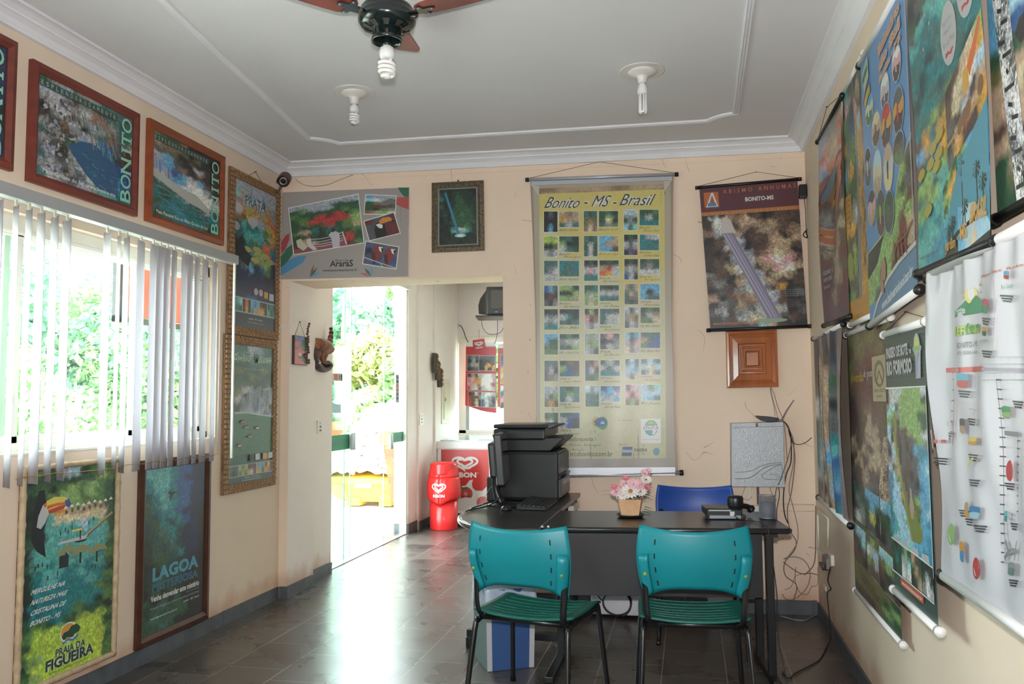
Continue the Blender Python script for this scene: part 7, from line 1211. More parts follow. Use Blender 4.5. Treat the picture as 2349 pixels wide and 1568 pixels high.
# ---- telephone and card terminal
tp = thing('telephone', 'black desk telephone with its handset off to the right, on the desk', 'telephone', (.17, 4.44, .742))
Mt = Matrix.Translation((.17, 4.45, .742)) @ Matrix.Rotation(th, 4, 'Z')
g = MB(); g.prism([Mt @ Vector(p) for p in ((-.10, -.085, .012), (.075, -.085, .012), (.08, -.085, .05), (-.105, -.085, .055))], 0, (Mt.to_3x3() @ Vector((0, .17, .0)))[:]); obj('base', g, 'black_plastic', tp, .006)
g = MB(); g.box((-.085, -.0875, .005), (.07, -.07, .02), Mt); g2 = obj('rear_plate', g, 'relief_grey', tp); g = MB(); g.box((-.09, -.088, .042), (.02, -.084, .048), Mt); obj('trim_line', g, 'rod_silver', tp)
g = MB(); g.box((.015, -.09, .018), (.038, -.0855, .040), Mt); obj('phone_jack', g, 'off_white', tp)
for sx in (-.085, .085):
    g = MB(); g.rbox((sx-.012, -.08, 0), (sx+.012, .0, .02), .004, Mt); obj('foot', g, 'black_plastic', tp)
g = MB(); g.tube([Mt @ Vector(p) for p in ((.06, .03, .045), (.10, .045, .052), (.135, .06, .045), (.152, .07, .03))], [.020, .014, .014, .022], 10, spline=4); obj('handset', g, 'black_plastic', tp)
g = MB(); g.lathe([(.036, 0), (.037, .005), (.034, .02), (.030, .045), (.036, .055), (.040, .07), (.040, .10), (.036, .112), (.001, .116)], c=(.225, 4.405, .744), seg=26); one('desk_microphone', g, 'black_plastic', 'round black drum shaped gadget standing in front of the telephone', 'gadget', (.225, 4.405, .744))
g = MB(); P = [(.215, 4.36, .765), (.24, 4.33, .75), (.29, 4.30, .748), (.33, 4.25, .748), (.345, 4.17, .748), (.353, 4.09, .75), (.358, 4.075, .70), (.375, 4.07, .55), (.385, 4.07, .42), (.38, 4.07, .30), (.40, 4.06, .15), (.43, 4.03, .012), (.47, 4.0, .008)]; g.tube(P, .0022, 6, spline=5); one('telephone_cable', g, 'cable_black', 'thin black telephone lead falling over the front edge of the desk', 'cable', P[0])
# ---- wire mesh pen cup
pc = thing('pen_cup', 'grey wire mesh pen cup at the right end of the desk', 'pen cup', (.385, 4.44, .742)); c = (.385, 4.44, .742); R_ = .041; H_ = .115; mat('mesh_grey', '#8a8c94', .4, metal=.5)
g = MB()
for k in range(56): a = 2*PI*k/56; g.tube([(c[0]+R_*math.cos(a), c[1]+R_*math.sin(a), c[2]+.004), (c[0]+R_*math.cos(a), c[1]+R_*math.sin(a), c[2]+H_)], .0007, 3, caps=False)
for k in range(30): z_ = c[2]+.006+k*.0037; g.tube([(c[0]+R_*math.cos(a), c[1]+R_*math.sin(a), z_) for a in np.linspace(0, 2*PI, 29)], .0007, 3, caps=False)
obj('wire_mesh', g, 'mesh_grey', pc)
for z_, r_ in ((H_, .0022), (.005, .003)): g = MB(); g.tube([(c[0]+(R_+.001)*math.cos(a), c[1]+(R_+.001)*math.sin(a), c[2]+z_) for a in np.linspace(0, 2*PI, 37)], r_, 6); obj('rim', g, 'mesh_grey', pc)
g = MB(); g.lathe([(R_, .001), (R_, .004)], c=c, seg=28); obj('base', g, 'mesh_grey', pc); g = MB(); g.lathe([(R_-.003, 0.005), (R_-.003, .08)], c=c, seg=24); obj('inner_shade', g, mat('mesh_shadow', '#6a6c74', .6), pc)  # darker cylinder inside the mesh stands in for the shade within the cup
# ---- waste bin with liner under the desk
wb = thing('waste_bin', 'square blue and grey waste bin with a clear bag under the left chair', 'bin', (-.93, 4.3, 0))
p0 = ZP(1118, 1541, 0); p1 = ZP(1225, 1530, 0); dx = (p1-p0); W0 = np.linalg.norm(dx); dx = dx/W0; dy = np.array((-dx[1], dx[0], 0)); D0 = .26; H0 = .40
Mb = Matrix(((dx[0], dy[0], 0, p0[0]), (dx[1], dy[1], 0, p0[1]), (0, 0, 1, 0), (0, 0, 0, 1))); e = .02; Wb = W0
mat('bin_blue', '#2f4f82', .5, bump=(60, .1, .002)); mat('bin_grey', '#5f7474', .5); mat('bin_strip', '#b0aeb4', .45)
def wallp(a, b, nm, m): # panel between bottom points a,b (outer), flared upward
    g = MB(); cx_, cy_ = Wb/2, D0/2
    def up(p): return (cx_+(p[0]-cx_)*1.07, cy_+(p[1]-cy_)*1.07, H0)
    A = (a[0], a[1], 0.002); B = (b[0], b[1], .002); s_ = .975; inn = lambda p: (cx_+(p[0]-cx_)*s_, cy_+(p[1]-cy_)*s_, p[2])
    q_ = [A, B, up(b), up(a)]; qi = [inn(p) for p in q_]; g.add([Mb @ Vector(p) for p in q_+qi], [(0, 1, 2, 3), (7, 6, 5, 4), (0, 4, 5, 1), (1, 5, 6, 2), (2, 6, 7, 3), (3, 7, 4, 0)]); return obj(nm, g, m, wb)
k_ = .026
wallp((k_, 0), (Wb-k_, 0), 'front_panel', 'bin_blue'); wallp((0, 0), (k_, 0), 'corner_strip', 'bin_strip'); wallp((Wb-k_, 0), (Wb, 0), 'corner_strip', 'bin_strip'); wallp((0, D0), (0, 0), 'side_panel', 'bin_grey'); wallp((Wb, 0), (Wb, D0), 'side_panel', 'bin_grey'); wallp((Wb, D0), (0, D0), 'back_panel', 'bin_grey')
g = MB(); g.box((.004, .004, .002), (Wb-.004, D0-.004, .01), Mb); obj('bottom_panel', g, 'bin_grey', wb)
bag = bpy.data.materials.new('bag_film'); bag.use_nodes = True; b = bag.node_tree.nodes['Principled BSDF']; b.inputs['Base Color'].default_value = (.62, .72, .86, 1); b.inputs['Roughness'].default_value = .25; b.inputs['Alpha'].default_value = .55; MATS['bag_film'] = bag
def bagf(u, v):
    a = 2*PI*u; q_ = max(abs(math.cos(a)), abs(math.sin(a))); cx_, cy_ = Wb/2, D0/2; f_ = 1.10+.02*math.sin(a*9+v*5)
    x = cx_+math.cos(a)/q_*(Wb/2)*f_*(1-.10*max(v-.45, 0)); y = cy_+math.sin(a)/q_*(D0/2)*f_*(1-.10*max(v-.45, 0)); z = H0-.10+.14*v-.02*math.sin(a*7)*v+.012*math.sin(a*15+v*8)
    return Mb @ Vector((x, y, z))
g = MB(); g.surf(bagf, 72, 10, .0); obj('bin_liner', g, 'bag_film', wb)
# ---- white ventilated box and cable coil below the desk
vx = thing('power_stabilizer', 'low white box with vent slots on the floor behind the right chair', 'box', (.16, 5.15, 0)); a = YP(1625, 1362, 5.1); b_ = YP(1700, 1380, 5.1)
g = MB(); g.rbox((a[0], 5.29, .0), (b_[0], 5.43, a[2]+.01), .012); obj('case', g, 'off_white', vx); g = MB()
for k in range(11): g.box((a[0]+.03+k*.011, 5.287, a[2]-.04), (a[0]+.036+k*.011, 5.292, a[2]-.005))
obj('vent_slots', g, 'slot_dark', vx)
cc = thing('cable_coil', 'coil of black cable hanging loose under the desk between the chairs', 'cable', (-.27, 5.1, 0)); c_ = YP(1416, 1385, 5.2)
g = MB(); g.tube([(c_[0]+.085*math.cos(a_)*(1+.05*math.sin(a_*.7)), 5.2+.02*math.sin(a_*.5), max(c_[2]+.075*math.sin(a_)+.004*a_*.3, .012)) for a_ in np.linspace(-1, 14, 90)], .0045, 6); obj('coil', g, 'cable_black', cc)
g = MB(); g.tube([tuple(YP(x, y, 5.2)) for x, y in ((1360, 1350), (1375, 1370), (1385, 1380))], .004, 6, spline=3); g.tube([tuple(ZP(x, y, .01)) for x, y in ((1392, 1403), (1430, 1412), (1440, 1402), (1425, 1396))], .004, 6, spline=4); obj('loose_end', g, 'cable_black', cc)
# ================================================================ CEILING FAN AND LAMPS
mat('fan_black', '#15201f', 0.22, coat=.4); mat('blade_wood', '#7c3326', 0.4, noise=(9, .25, (1, .12, 1))); mat('fan_metal', '#5c5650', .35, metal=.6); mat('bulb_glass', '#eae8e4', .25, coat=.5); mat('bulb_base', '#dedcda', .35); mat('fixture_white', '#dcd6d2', .45)
hub = ZP(888, 42, 2.845); hx, hy = float(hub[0]), float(hub[1]); fz = 2.845
fan = thing('ceiling_fan', 'black ceiling fan with reddish wooden blades and one spiral bulb', 'fan', (hx, hy, ZC))
def fobj(nm, g, m, p=fan): return obj(nm, g, m, p)
g = MB(); g.lathe([(.03, .19), (.045, .175), (.05, .155), (.014, .15), (.014, .05)], c=(hx, hy, fz), seg=24); fobj('ceiling_rod', g, 'fan_black')
g = MB(); g.lathe([(.02, .058), (.07, .055), (.098, .042), (.104, .030), (.102, .022), (.108, .018), (.110, .004), (.108, -.002), (.113, -.006), (.112, -.018), (.100, -.034), (.075, -.046), (.05, -.05)], c=(hx, hy, fz), seg=48); fobj('motor_housing', g, 'fan_black')
for k in range(10):
    a = 2*PI*k/10; g = MB(); d = Vector((math.cos(a), math.sin(a), 0)); s_ = Vector((-d.y, d.x, 0)); c0 = Vector((hx, hy, fz)); P = [c0+d*.094+s_*.014+Vector((0, 0, -.0405)), c0+d*.094-s_*.014+Vector((0, 0, -.0405)), c0+d*.064-s_*.008+Vector((0, 0, -.0515)), c0+d*.064+s_*.008+Vector((0, 0, -.0515))]; g.add(P, [(0, 1, 2, 3)]); fobj('vent_slot', g, 'fan_metal')
g = MB(); g.lathe([(.054, -.045), (.056, -.05), (.056, -.075), (.060, -.08), (.062, -.095), (.057, -.096), (.052, -.080), (.05, -.05)], c=(hx, hy, fz), seg=36, caps=False); fobj('lamp_shade_ring', g, 'fan_black')
g = MB(); g.lathe([(.018, -.05), (.018, -.105), (.016, -.112)], c=(hx, hy, fz), seg=18); fobj('lamp_socket', g, 'fan_black')
def spiral(parent, x, y, z, s, n=3.5):      # z = top of the bulb's cap
    g = MB(); g.lathe([(.013*s, 0), (.014*s, -.006*s), (.024*s, -.012*s), (.026*s, -.03*s), (.024*s, -.044*s), (.016*s, -.05*s)], c=(x, y, z), seg=24); b_ = obj('bulb', g, 'bulb_base', parent)
    g = MB(); P = [(x-.012*s, y, z-.046*s), (x-.014*s, y, z-.056*s)]
    for i in range(int(n*16)+1):
        a = PI+2*PI*i/16; zz = z-.062*s-.0145*s*i/16; r_ = .025*s if i < n*16-14 else .025*s*(1-.7*(i-(n*16-14))/14); P.append((x+r_*math.cos(a), y+r_*math.sin(a), zz))
    g.tube(P, .0062*s, 8, caps=True); g.tube([(x+.012*s, y, z-.046*s), (x+.014*s, y, z-.066*s)], .006*s, 8); obj('spiral_tube', g, 'bulb_glass', b_)
spiral(fan, hx, hy, fz-.108, 1.16)
# three blades
def rayang(px, py, z): p = ZP(px, py, z); return math.atan2(p[1]-hy, p[0]-hx)
angs = [rayang(1085, 10, fz-.005), rayang(745, 8, fz-.005), rayang(935, 92, fz-.005)]
angs = [math.radians(-16), math.radians(233), math.radians(100)]
for a in angs:
    M_ = Matrix.Translation((hx, hy, fz-.004)) @ Matrix.Rotation(a, 4, 'Z') @ Matrix.Rotation(math.radians(-9 if a > 1 and a < 2 else 0), 4, 'Y') @ Matrix.Rotation(math.radians(8), 4, 'X')
    prof_ = [(.145, .028), (.16, .045), (.19, .058), (.24, .062), (.34, .066), (.42, .068), (.455, .060), (.47, .04)]
    pl = [(x, y, 0) for x, y in prof_]+[(x, -y, 0) for x, y in reversed(prof_)]; g = MB(); g.prism([Vector(p) for p in pl], 0, (0, 0, .007), M_); bl = fobj('blade', g, 'blade_wood')
    g = MB(); br_ = [(.085, .016), (.125, .018), (.15, .022), (.165, .045), (.18, .044), (.178, .016), (.215, .012), (.22, 0)]; pl = [(x, y, -.005) for x, y in br_]+[(x, -y, -.005) for x, y in reversed(br_[:-1])]; g.prism([Vector(p) for p in pl], 0, (0, 0, .004), M_); bk_ = obj('blade_bracket', g, 'fan_black', bl)
    for x, y in ((.17, .036), (.17, -.036), (.205, 0)): g = MB(); g.lathe([(.005, -.009), (.005, -.005), (.001, -.0095)][::-1], c=(x, y, 0), seg=10, M=M_); obj('screw', g, 'steel', bk_) if False else None
    for x, y in ((.17, .036), (.17, -.036), (.208, 0)): g = MB(); g.lathe([(.0055, -.005), (.004, -.0085), (.001, -.009)], c=(x, y, 0), seg=10, M=M_); obj('screw', g, 'steel', bl)
    g = MB(); g.tube([M_ @ Vector((.095, .0, -.012)), M_ @ Vector((.125, .008, -.014)), M_ @ Vector((.125, .02, -.008))], .008, 7, spline=3); obj('arm_joint', g, 'fan_metal', bl)
# ceiling lamps
def clamp(px, py, label, kind):
    p = ZP(px, py, ZC); x, y = float(p[0]), float(p[1]); t = thing('ceiling_lamp', label, 'lamp', (x, y, ZC), 0, 'bare bulb ceiling lamps')
    g = MB(); g.lathe([(.116, 0), (.116, -.003), (.108, -.005), (.106, -.0045), (.098, -.005), (.07, -.006)], c=(x, y, ZC), seg=48); obj('ceiling_plate', g, 'fixture_white', t)
    g = MB(); g.lathe([(.075, -.004), (.074, -.010), (.068, -.016), (.05, -.024), (.032, -.028), (.028, -.032), (.022, -.055), (.021, -.064)], c=(x, y, ZC), seg=36); obj('socket', g, 'fixture_white', t)
    if kind == 'spiral': spiral(t, x, y, ZC-.066, .95, 3.5)
    else:
        g = MB(); z = ZC-.066; g.lathe([(.014, 0), (.016, -.004), (.021, -.012), (.025, -.028), (.026, -.05), (.022, -.056)], c=(x, y, z), seg=24); b_ = obj('bulb', g, 'bulb_base', t)
        for k in range(3):
            a = 2*PI*k/3+.4; cx_, cy_ = x+.014*math.cos(a), y+.014*math.sin(a); s_ = (-math.sin(a)*.008, math.cos(a)*.008); g = MB(); P = [(cx_+s_[0], cy_+s_[1], z-.052), (cx_+s_[0], cy_+s_[1], z-.142), (cx_+s_[0]*.6, cy_+s_[1]*.6, z-.151), (cx_-s_[0]*.6, cy_-s_[1]*.6, z-.151), (cx_-s_[0], cy_-s_[1], z-.142), (cx_-s_[0], cy_-s_[1], z-.052)]; g.tube(P, .0056, 8); obj('lamp_tube', g, 'bulb_glass', b_)
clamp(813, 212, 'white ceiling lamp with a bare spiral bulb, left of the two', 'spiral'); clamp(1473, 163, 'white ceiling lamp with a bare stick tube bulb, right of the two', 'tubes')
# ================================================================ HALL
mat('ice_red', '#cf2626', .35, noise=(3, .04)); mat('ice_white', '#dcdcdc', .3); mat('bin_red', '#d22828', .28, noise=(4, .05))
def logo(q, n, parent, nm='logo', txt=True, gain=1.0, kk=0):
    P_ = Print(q, n, gain, None, .0006); P_.lay = 1; heart_logo(P_, P_.uv(.1, .0, .9, .72)); 
    if txt: P_.text('KIBON', P_.uv(.12, .80, .86, .98), 'w', .05)
    o = P_.build(nm, parent, 'printed_paper'); return o
# freezer
ff = ZP(1060, 1195, 0); yf = 8.98; xl = YP(1003, 1100, yf)[0]; xr_ = YP(1132, 1100, yf)[0]; zt = YP(1060, 1012, yf)[2]; D = .62
fz_ = thing('ice_cream_freezer', 'white chest freezer with a red ice cream advert front in the hall', 'freezer', ((xl+xr_)/2, yf+.3, 0))
g = MB(); g.rbox((xl, yf, .10), (xr_, yf+D, zt-.06), .012); obj('cabinet', g, 'ice_white', fz_)
g = MB(); g.rbox((xl-.008, yf-.012, zt-.085), (xr_+.008, yf+D+.01, zt), .012); obj('top_rim', g, 'ice_white', fz_)
g = MB(); g.add([(xl+.05, yf+.05, zt+.008), (xr_-.05, yf+.05, zt+.008), (xr_-.05, yf+D-.04, zt+.045), (xl+.05, yf+D-.04, zt+.045)], [(0, 1, 2, 3)]); g.box((xl+.03, yf+.03, zt-.002), (xr_-.03, yf+.05, zt+.014)); obj('glass_lid', g, mat('lid_pale', '#b8c8c4', .08), fz_)
g = MB(); g.box((xr_-.2, yf+.1, zt+.014), (xr_-.03, yf+.2, zt+.05)); obj('lid_handle', g, 'ice_white', fz_)
g = MB(); g.box((xl+.02, yf+.03, 0), (xr_-.02, yf+D-.02, .10)); obj('plinth', g, 'slot_dark', fz_)
q = [(xl+.045, yf-.001, zt-.09), (xr_-.05, yf-.001, zt-.09), (xr_-.05, yf-.001, .13), (xl+.045, yf-.001, .13)]; P_ = Print(q, (0, -1, 0), 1.0); U = P_.uv; P_.fill(U(0, 0, 1, 1), '#cf2824')
heart_logo(P_, U(.24, .09, .76, .34)); P_.text('KIBON', U(.22, .37, .74, .46), 'w', .05); P_.text('®', U(.75, .37, .785, .395), 'w')
P_.poly([P_.P(u, v) for u, v in ((.0, .58), (.2, .56), (.42, .60), (.52, .585), (.60, .50), (.67, .485), (.645, .56), (.66, .62), (.72, .665), (.86, .67), (.95, .60), (1.0, .60), (1, 1), (0, 1))], 'w')
P_.ell(U(.38, .61, .66, .83), '#c04844'); P_.img([P_.P(.42, .66), P_.P(.62, .66), P_.P(.60, .79), P_.P(.44, .79)], 'rrr rpr RrR', 4, seed=1, det=.3); P_.ell(U(.42, .78, .66, .85), 'w'); P_.shape(U(.36, .58, .58, .66), [(0, .6), (.3, .2), (.5, .6), (.8, .3), (1, .7), (.5, 1)], '#4a7040'); P_.ell(U(.74, .76, 1.0, .96), '#d8706c'); P_.fill(U(.0, .90, 1, 1), 'w')
P_.build('advert', fz_, 'printed_gloss')
q = [(xr_+.001, yf+.03, zt-.12), (xr_+.001, yf+D-.03, zt-.12), (xr_+.001, yf+D-.03, .13), (xr_+.001, yf+.03, .13)]; P_ = Print(q, (1, 0, 0), 1.0); P_.fill(P_.uv(0, 0, 1, 1), '#cf2824'); heart_logo(P_, P_.uv(.15, .2, .85, .5)); P_.text('KIBON', P_.uv(.15, .54, .85, .64), 'w', .05); P_.build('advert', fz_, 'printed_gloss')
# red bin
c = ZP(1018, 1212, 0); bx, by = float(c[0]), float(c[1])+.0; S_ = 1.0
rbn = thing('litter_bin', 'tall round red litter bin with a swing lid in the hall', 'bin', (bx, by, 0)); H_ = YP(1018, 1057, by)[2]
kx = by/1896.0*1.0
g = MB(); g.lathe([(.140, 0), (.145, .01), (.152, .30)], c=(bx, by, 0), seg=40); obj('lower_body', g, 'bin_red', rbn)
def sk(u, v):
    a = 2*PI*u-PI/2; z0 = .32-.055*math.exp(-((abs(((a+PI/2+PI) % (2*PI))-PI))/.55)**2)+.0; r_ = .168-.014*v*1; z = z0+(.545-z0)*v; return (bx+(.172+.012*math.sin(PI*v)-.006*v)*math.cos(a), by+(.172+.012*math.sin(PI*v)-.006*v)*math.sin(a), z)
g = MB(); g.surf(sk, 56, 10, .006); obj('collar', g, 'bin_red', rbn)
def tp_(u, v): a = 2*PI*u-PI/2; r_ = .165-.028*v; return (bx+r_*math.cos(a), by+r_*math.sin(a), .545+(H_-.02-.545)*v+(.045*(-math.sin(a))*-0.0))
g = MB(); g.surf(tp_, 48, 6, .004); g.lathe([(.137, 0), (.12, .012), (.001, .016)], c=(bx, by, H_-.022), seg=40, caps=False); obj('hood', g, 'bin_red', rbn)
g = MB()
def flap(u, v): s_ = 2*u-1; a = -PI/2+s_*1.12; r_ = .165-.028*(1-v)+.004; z = H_-.022-v*.115*(1-s_*s_*.98)**.5; return (bx+(.141+.02*v*(1-abs(s_)))*math.cos(a), by+(.141+.022*v*(1-abs(s_)))*math.sin(a), z)
g.surf(flap, 30, 8, .004); obj('swing_flap', g, mat('bin_red_flap', '#c22222', .28), rbn)
def cyl_logo():
    P_ = Print([(-.09, 0, .16), (.09, 0, .16), (.09, 0, 0), (-.09, 0, 0)], (0, -1, 0), 1.05, None, .0004); P_.lay = 1; heart_logo(P_, P_.uv(.1, .0, .9, .70)); P_.text('KIBON', P_.uv(.15, .80, .85, .99), 'w', .05)
    V = np.concatenate(P_.v); 
    for i in range(len(V)):
        x, y, z = V[i]; a = x/.184; zz = z+.345; r_ = .1865+(-y); V[i] = (bx+r_*math.sin(a), by-r_*math.cos(a), zz)
    P_.v = [V]; P_.build('logo', rbn, 'printed_paper')
cyl_logo()
# ice cream posters in the hall window
def px9(x, y, Y): return YP(x, y, Y)
tpst = thing('ice_cream_poster', 'red ice cream menu poster hanging in the hall window, left one', 'poster', px9(1104, 945, 9.84))
def menu(P_, half=False):
    U = P_.uv; P_.fill(U(0, 0, 1, .90), '#c42430'); P_.poly([P_.P(u, v) for u, v in ((0, .9), (0, .905), (.25, .94), (.55, .985), (.85, .995), (1.35 if not half else 1, .99), (1.35 if not half else 1, .9))] if False else [P_.P(u, v) for u, v in ((1, .899), (0, .899), (.2, .93), (.5, .97), (.8, .99), (1, .995))], '#c42430'); P_.fill(U(.02, -.04, 1, 0), '#b8b4b0')
    if not half:
        for (a, b_, c_, d), r_, s_ in (((.05, .13, .46, .37), 'GgG khk GgN kGG', 1), ((.44, .14, .96, .36), 'GGGG kekG keYe kkee', 2), ((.07, .41, .52, .66), 'eNEW ppYY pppY rwwE', 3), ((.52, .41, .96, .66), 'WwwN wwwW wwpr WwwW', 4), ((.10, .69, .52, .91), 'eEwR rEeN rEsk rRsk', 5), ((.52, .69, .96, .91), 'WwwW CwhG qwhk BwGG', 6)): P_.frame(U(a, b_, c_, d), 'W', .006); P_.img(U(a, b_, c_, d), r_, 5, seed=s_, det=.25, warp=.5)
        P_.shape(U(.6, .27, .75, .36), [(.3, 0), (.7, 0), (.9, .5), (.7, 1), (.3, 1), (.1, .5)], 'Y'); P_.shape(U(.83, .27, .97, .36), [(.5, 0), (.9, 0), (1, .5), (.6, 1), (.2, 1), (.2, .5)], 'Y')
        P_.shape(U(.50, .42, .90, .64), [(.1, .3), (.3, .05), (.6, 0), (.9, .3), (1, .5), (.7, .55), (.8, .8), (.5, .9), (.3, .7), (0, .8)], '#f0f0f0')
    else:
        for (a, b_, c_, d), r_, s_ in (((.10, .1, 1.6, .55), 'GpG qRp YYR sYE YYw', 11), ((.10, .58, 1.6, .92), 'wtt tFF pTT GoT', 12)): P_.frame(U(a, b_, c_, d), 'W', .006); P_.img(U(a, b_, c_, d), r_, 5, seed=s_, det=.25, warp=.5)
q = [px9(x, y, 9.84) for x, y in ((1069, 795), (1138, 795), (1139, 948), (1067, 944))]; P_ = Print(q, (0, -1, 0), 1.2); menu(P_); P_.build('print', tpst, 'printed_gloss')
g = MB(); g.tube([q[0]+np.array((0, 0, .04)), q[0]+np.array((0, -.001, .035))], .003, 5); a = Vector(q[0])+Vector((0, .004, .055)); b_ = Vector(q[1])+Vector((0, .004, .055)); g = MB(); g.box((a.x, a.y-.006, a.z-.05), (b_.x, a.y+.004, a.z)); obj('hanging_strip', g, 'ice_white', tpst)
tps2 = thing('ice_cream_poster', 'red ice cream menu poster hanging in the hall window, cut by the opening edge', 'poster', px9(1160, 945, 9.84))
q = [px9(x, y, 9.84) for x, y in ((1142, 798), (1208, 798), (1208, 943), (1142, 948))]; P_ = Print(q, (0, -1, 0), 1.2); menu(P_, True); P_.build('print', tps2, 'printed_gloss')
g = MB(); g.box((q[0][0], 9.835, q[0][2]+.0), (q[1][0], 9.848, q[0][2]+.05)); obj('hanging_strip', g, 'ice_white', tps2)
sg = thing('ice_cream_sign', 'small square red heart logo sign above the left ice cream poster', 'sign', px9(1097, 800, 9.82)); q = [px9(x, y, 9.82) for x, y in ((1084, 780), (1111, 776), (1113, 801), (1086, 804))]
P_ = Print(q, (0, -1, 0), 1.1); P_.fill(P_.uv(0, 0, 1, 1), '#c42430'); heart_logo(P_, P_.uv(.15, .18, .85, .62)); P_.text('KIBON', P_.uv(.2, .70, .8, .85), 'w', .04); P_.build('print', sg, 'printed_gloss')
g = MB(); a = px9(1099, 777, 9.82); g.tube([a, a+np.array((0, 0, .12))], .002, 5); obj('hanging_cord', g, 'cord_dark', sg)
# television on a bracket
yv = 9.0; a = YP(1091, 655, yv); 
tv = thing('television', 'old dark tube television on a wall bracket in the hall', 'television', YP(1140, 728, yv))
def tvp(x, y, Y=yv): return Vector(YP(x, y, Y))
L0 = tvp(1115, 657); R0 = tvp(1190, 657); zt1 = L0.z; zb1 = tvp(1115, 722).z
Mv = Matrix.Translation((L0.x, yv, zb1)) @ Matrix.Rotation(math.radians(10), 4, 'Z'); Ht = zt1-zb1
g = MB(); g.rbox((.0, .0, 0), (.55, .10, Ht), .02, Mv); obj('front_frame', g, mat('tv_black', '#26282a', .4), tv)
g = MB(); g.prism([Mv @ Vector(p) for p in ((-.0, .08, .01), (-.03, .18, .02), (-.115, .38, .05), (-.125, .42, .16), (-.10, .42, .24), (-.03, .2, Ht-.03), (0, .08, Ht-.01))], 0, (.5, .06, 0)); obj('tube_housing', g, 'tv_black', tv, .01)
g = MB(); g.rbox((.05, -.006, .07), (.50, .01, Ht-.04), .006, Mv); obj('screen', g, mat('tv_screen', '#4a4c4c', .15), tv); g = MB(); g.box((.1, -.004, .03), (.13, .0, .036), Mv); obj('badge', g, 'rod_silver', tv)
bt = thing('television_bracket', 'black wall bracket shelf under the hall television', 'bracket', YP(1130, 735, yv+.2))
g = MB(); g.box((-.12, -.03, -.022), (.6, .42, -.006), Mv); obj('shelf', g, 'black_plastic', bt); g = MB(); g.box((.22, .05, -.10), (.34, .2, -.022), Mv); obj('pivot', g, 'black_plastic', bt); g = MB(); g.box((.25, .1, -.09), (.31, .95, -.05), Mv); obj('wall_arm', g, 'black_plastic', bt)
def hpart(pts, Y, r=.003): g = MB(); g.tube([YP(x, y, Y) for x, y in pts], r, 6, spline=5); obj('cable', g, 'cable_black', bt)
def hcable(label, pts, Y, r=.003, m='cable_black'): P = [YP(x, y, Y) for x, y in pts]; g = MB(); g.tube(P, r, 6, spline=5); one('hall_cable', g, m, label, 'cable', P[0], 'television cables in the hall')
hcable('black cable curving from the white outlet box down to the window', ((1052, 745), (1058, 748), (1064, 760), (1070, 778), (1078, 788)), 9.87, .005)
hpart(((1104, 730), (1107, 750), (1118, 764), (1135, 766), (1150, 760), (1158, 740)), 9.5)
hpart(((1141, 732), (1141, 760), (1138, 778), (1134, 788)), 9.6)
g = MB(); a = YP(1041, 740, 9.89); b_ = YP(1052, 752, 9.89); g.rbox((a[0], 9.85, b_[2]), (b_[0], 9.898, a[2]), .006); one('outlet_box', g, 'off_white', 'small white outlet box in the corner of the hall near the window', 'outlet', a)
g = MB(); g.tube([XP(1007, 737, -2.79), XP(1040, 743, -2.79)], .006, 6); one('conduit', g, 'wall_white', 'thin conduit on the hall side wall leading to the outlet box', 'conduit', XP(1007, 737, -2.79))
# three dark carved ornaments stepping down the hall wall
for i, (x, y0, y1, lb) in enumerate(((995, 809, 855, 'highest, leftmost'), (1000, 827, 872, 'middle'), (1006, 844, 888, 'lowest, rightmost'))):
    X0 = -2.775 if x > 978 else -2.8; a = XP(x-3.5, y0, X0); b_ = XP(x+3.5, y1, X0); t = thing('carved_ornament', 'narrow dark carved wooden ornament on the hall wall, %s of three' % lb, 'ornament', ((X0), (a[1]+b_[1])/2, b_[2]), 0, 'carved ornaments on the hall wall')
    g = MB(); g.rbox((X0, a[1], b_[2]), (X0+.03, b_[1], a[2]), .006); obj('plaque', g, mat('dark_carving', '#3c3a34', .6, noise=(30, .3)), t); g = MB()
    hh = a[2]-b_[2]; g.lathe([(.012+.014*abs(math.sin(k*.8)), b_[2]+hh*(.05+.9*k/16)) for k in range(17)], c=(X0+.034, (a[1]+b_[1])/2, 0), seg=10)
    obj('figure', g, mat('carving_brown', '#6a5238', .6), t)
# meter cupboard door, switches
a = XP(1012, 868, -2.775); b_ = XP(1031, 970, -2.775); t = thing('meter_cupboard', 'tall narrow cream meter cupboard door set in the hall wall', 'cupboard', (-2.775, (a[1]+b_[1])/2, b_[2]))
g = MB(); g.box((-2.775, a[1], b_[2]), (-2.765, b_[1], a[2])); obj('frame', g, mat('cup_cream', '#cfc8b4', .6), t, .003); g = MB(); g.box((-2.765, a[1]+.07, b_[2]+.05), (-2.758, b_[1]-.07, a[2]-.05)); obj('door', g, 'cup_cream', t, .002)
g = MB(); g.box((-2.759, a[1]+.09, (a[2]+b_[2])/2), (-2.752, a[1]+.12, (a[2]+b_[2])/2+.04)); obj('latch', g, 'cable_grey', t)
def switch(px0, py0, px1, py1, X0, label, nm='light_switch'):
    a = XP(px0, py0, X0); b_ = XP(px1, py1, X0); t = thing(nm, label, 'switch', (X0, (a[1]+b_[1])/2, b_[2])); g = MB(); g.rbox((X0, min(a[1], b_[1]), b_[2]), (X0+.010, max(a[1], b_[1]), a[2]), .003); obj('plate', g, 'alu_white', t)
    h = (a[2]-b_[2]); ym = (a[1]+b_[1])/2
    for k in range(3): g = MB(); g.box((X0+.010, ym-.012, b_[2]+h*(.15+.27*k)), (X0+.015, ym+.012, b_[2]+h*(.33+.27*k))); obj('rocker', g, 'off_white' if k == 2 else 'cable_grey', t)
switch(727, 964, 737, 993, -2.80, 'cream light switch beside the left glass door panel'); switch(962, 948, 969, 974, -2.80, 'cream light switch on the hall wall right of the glass door')
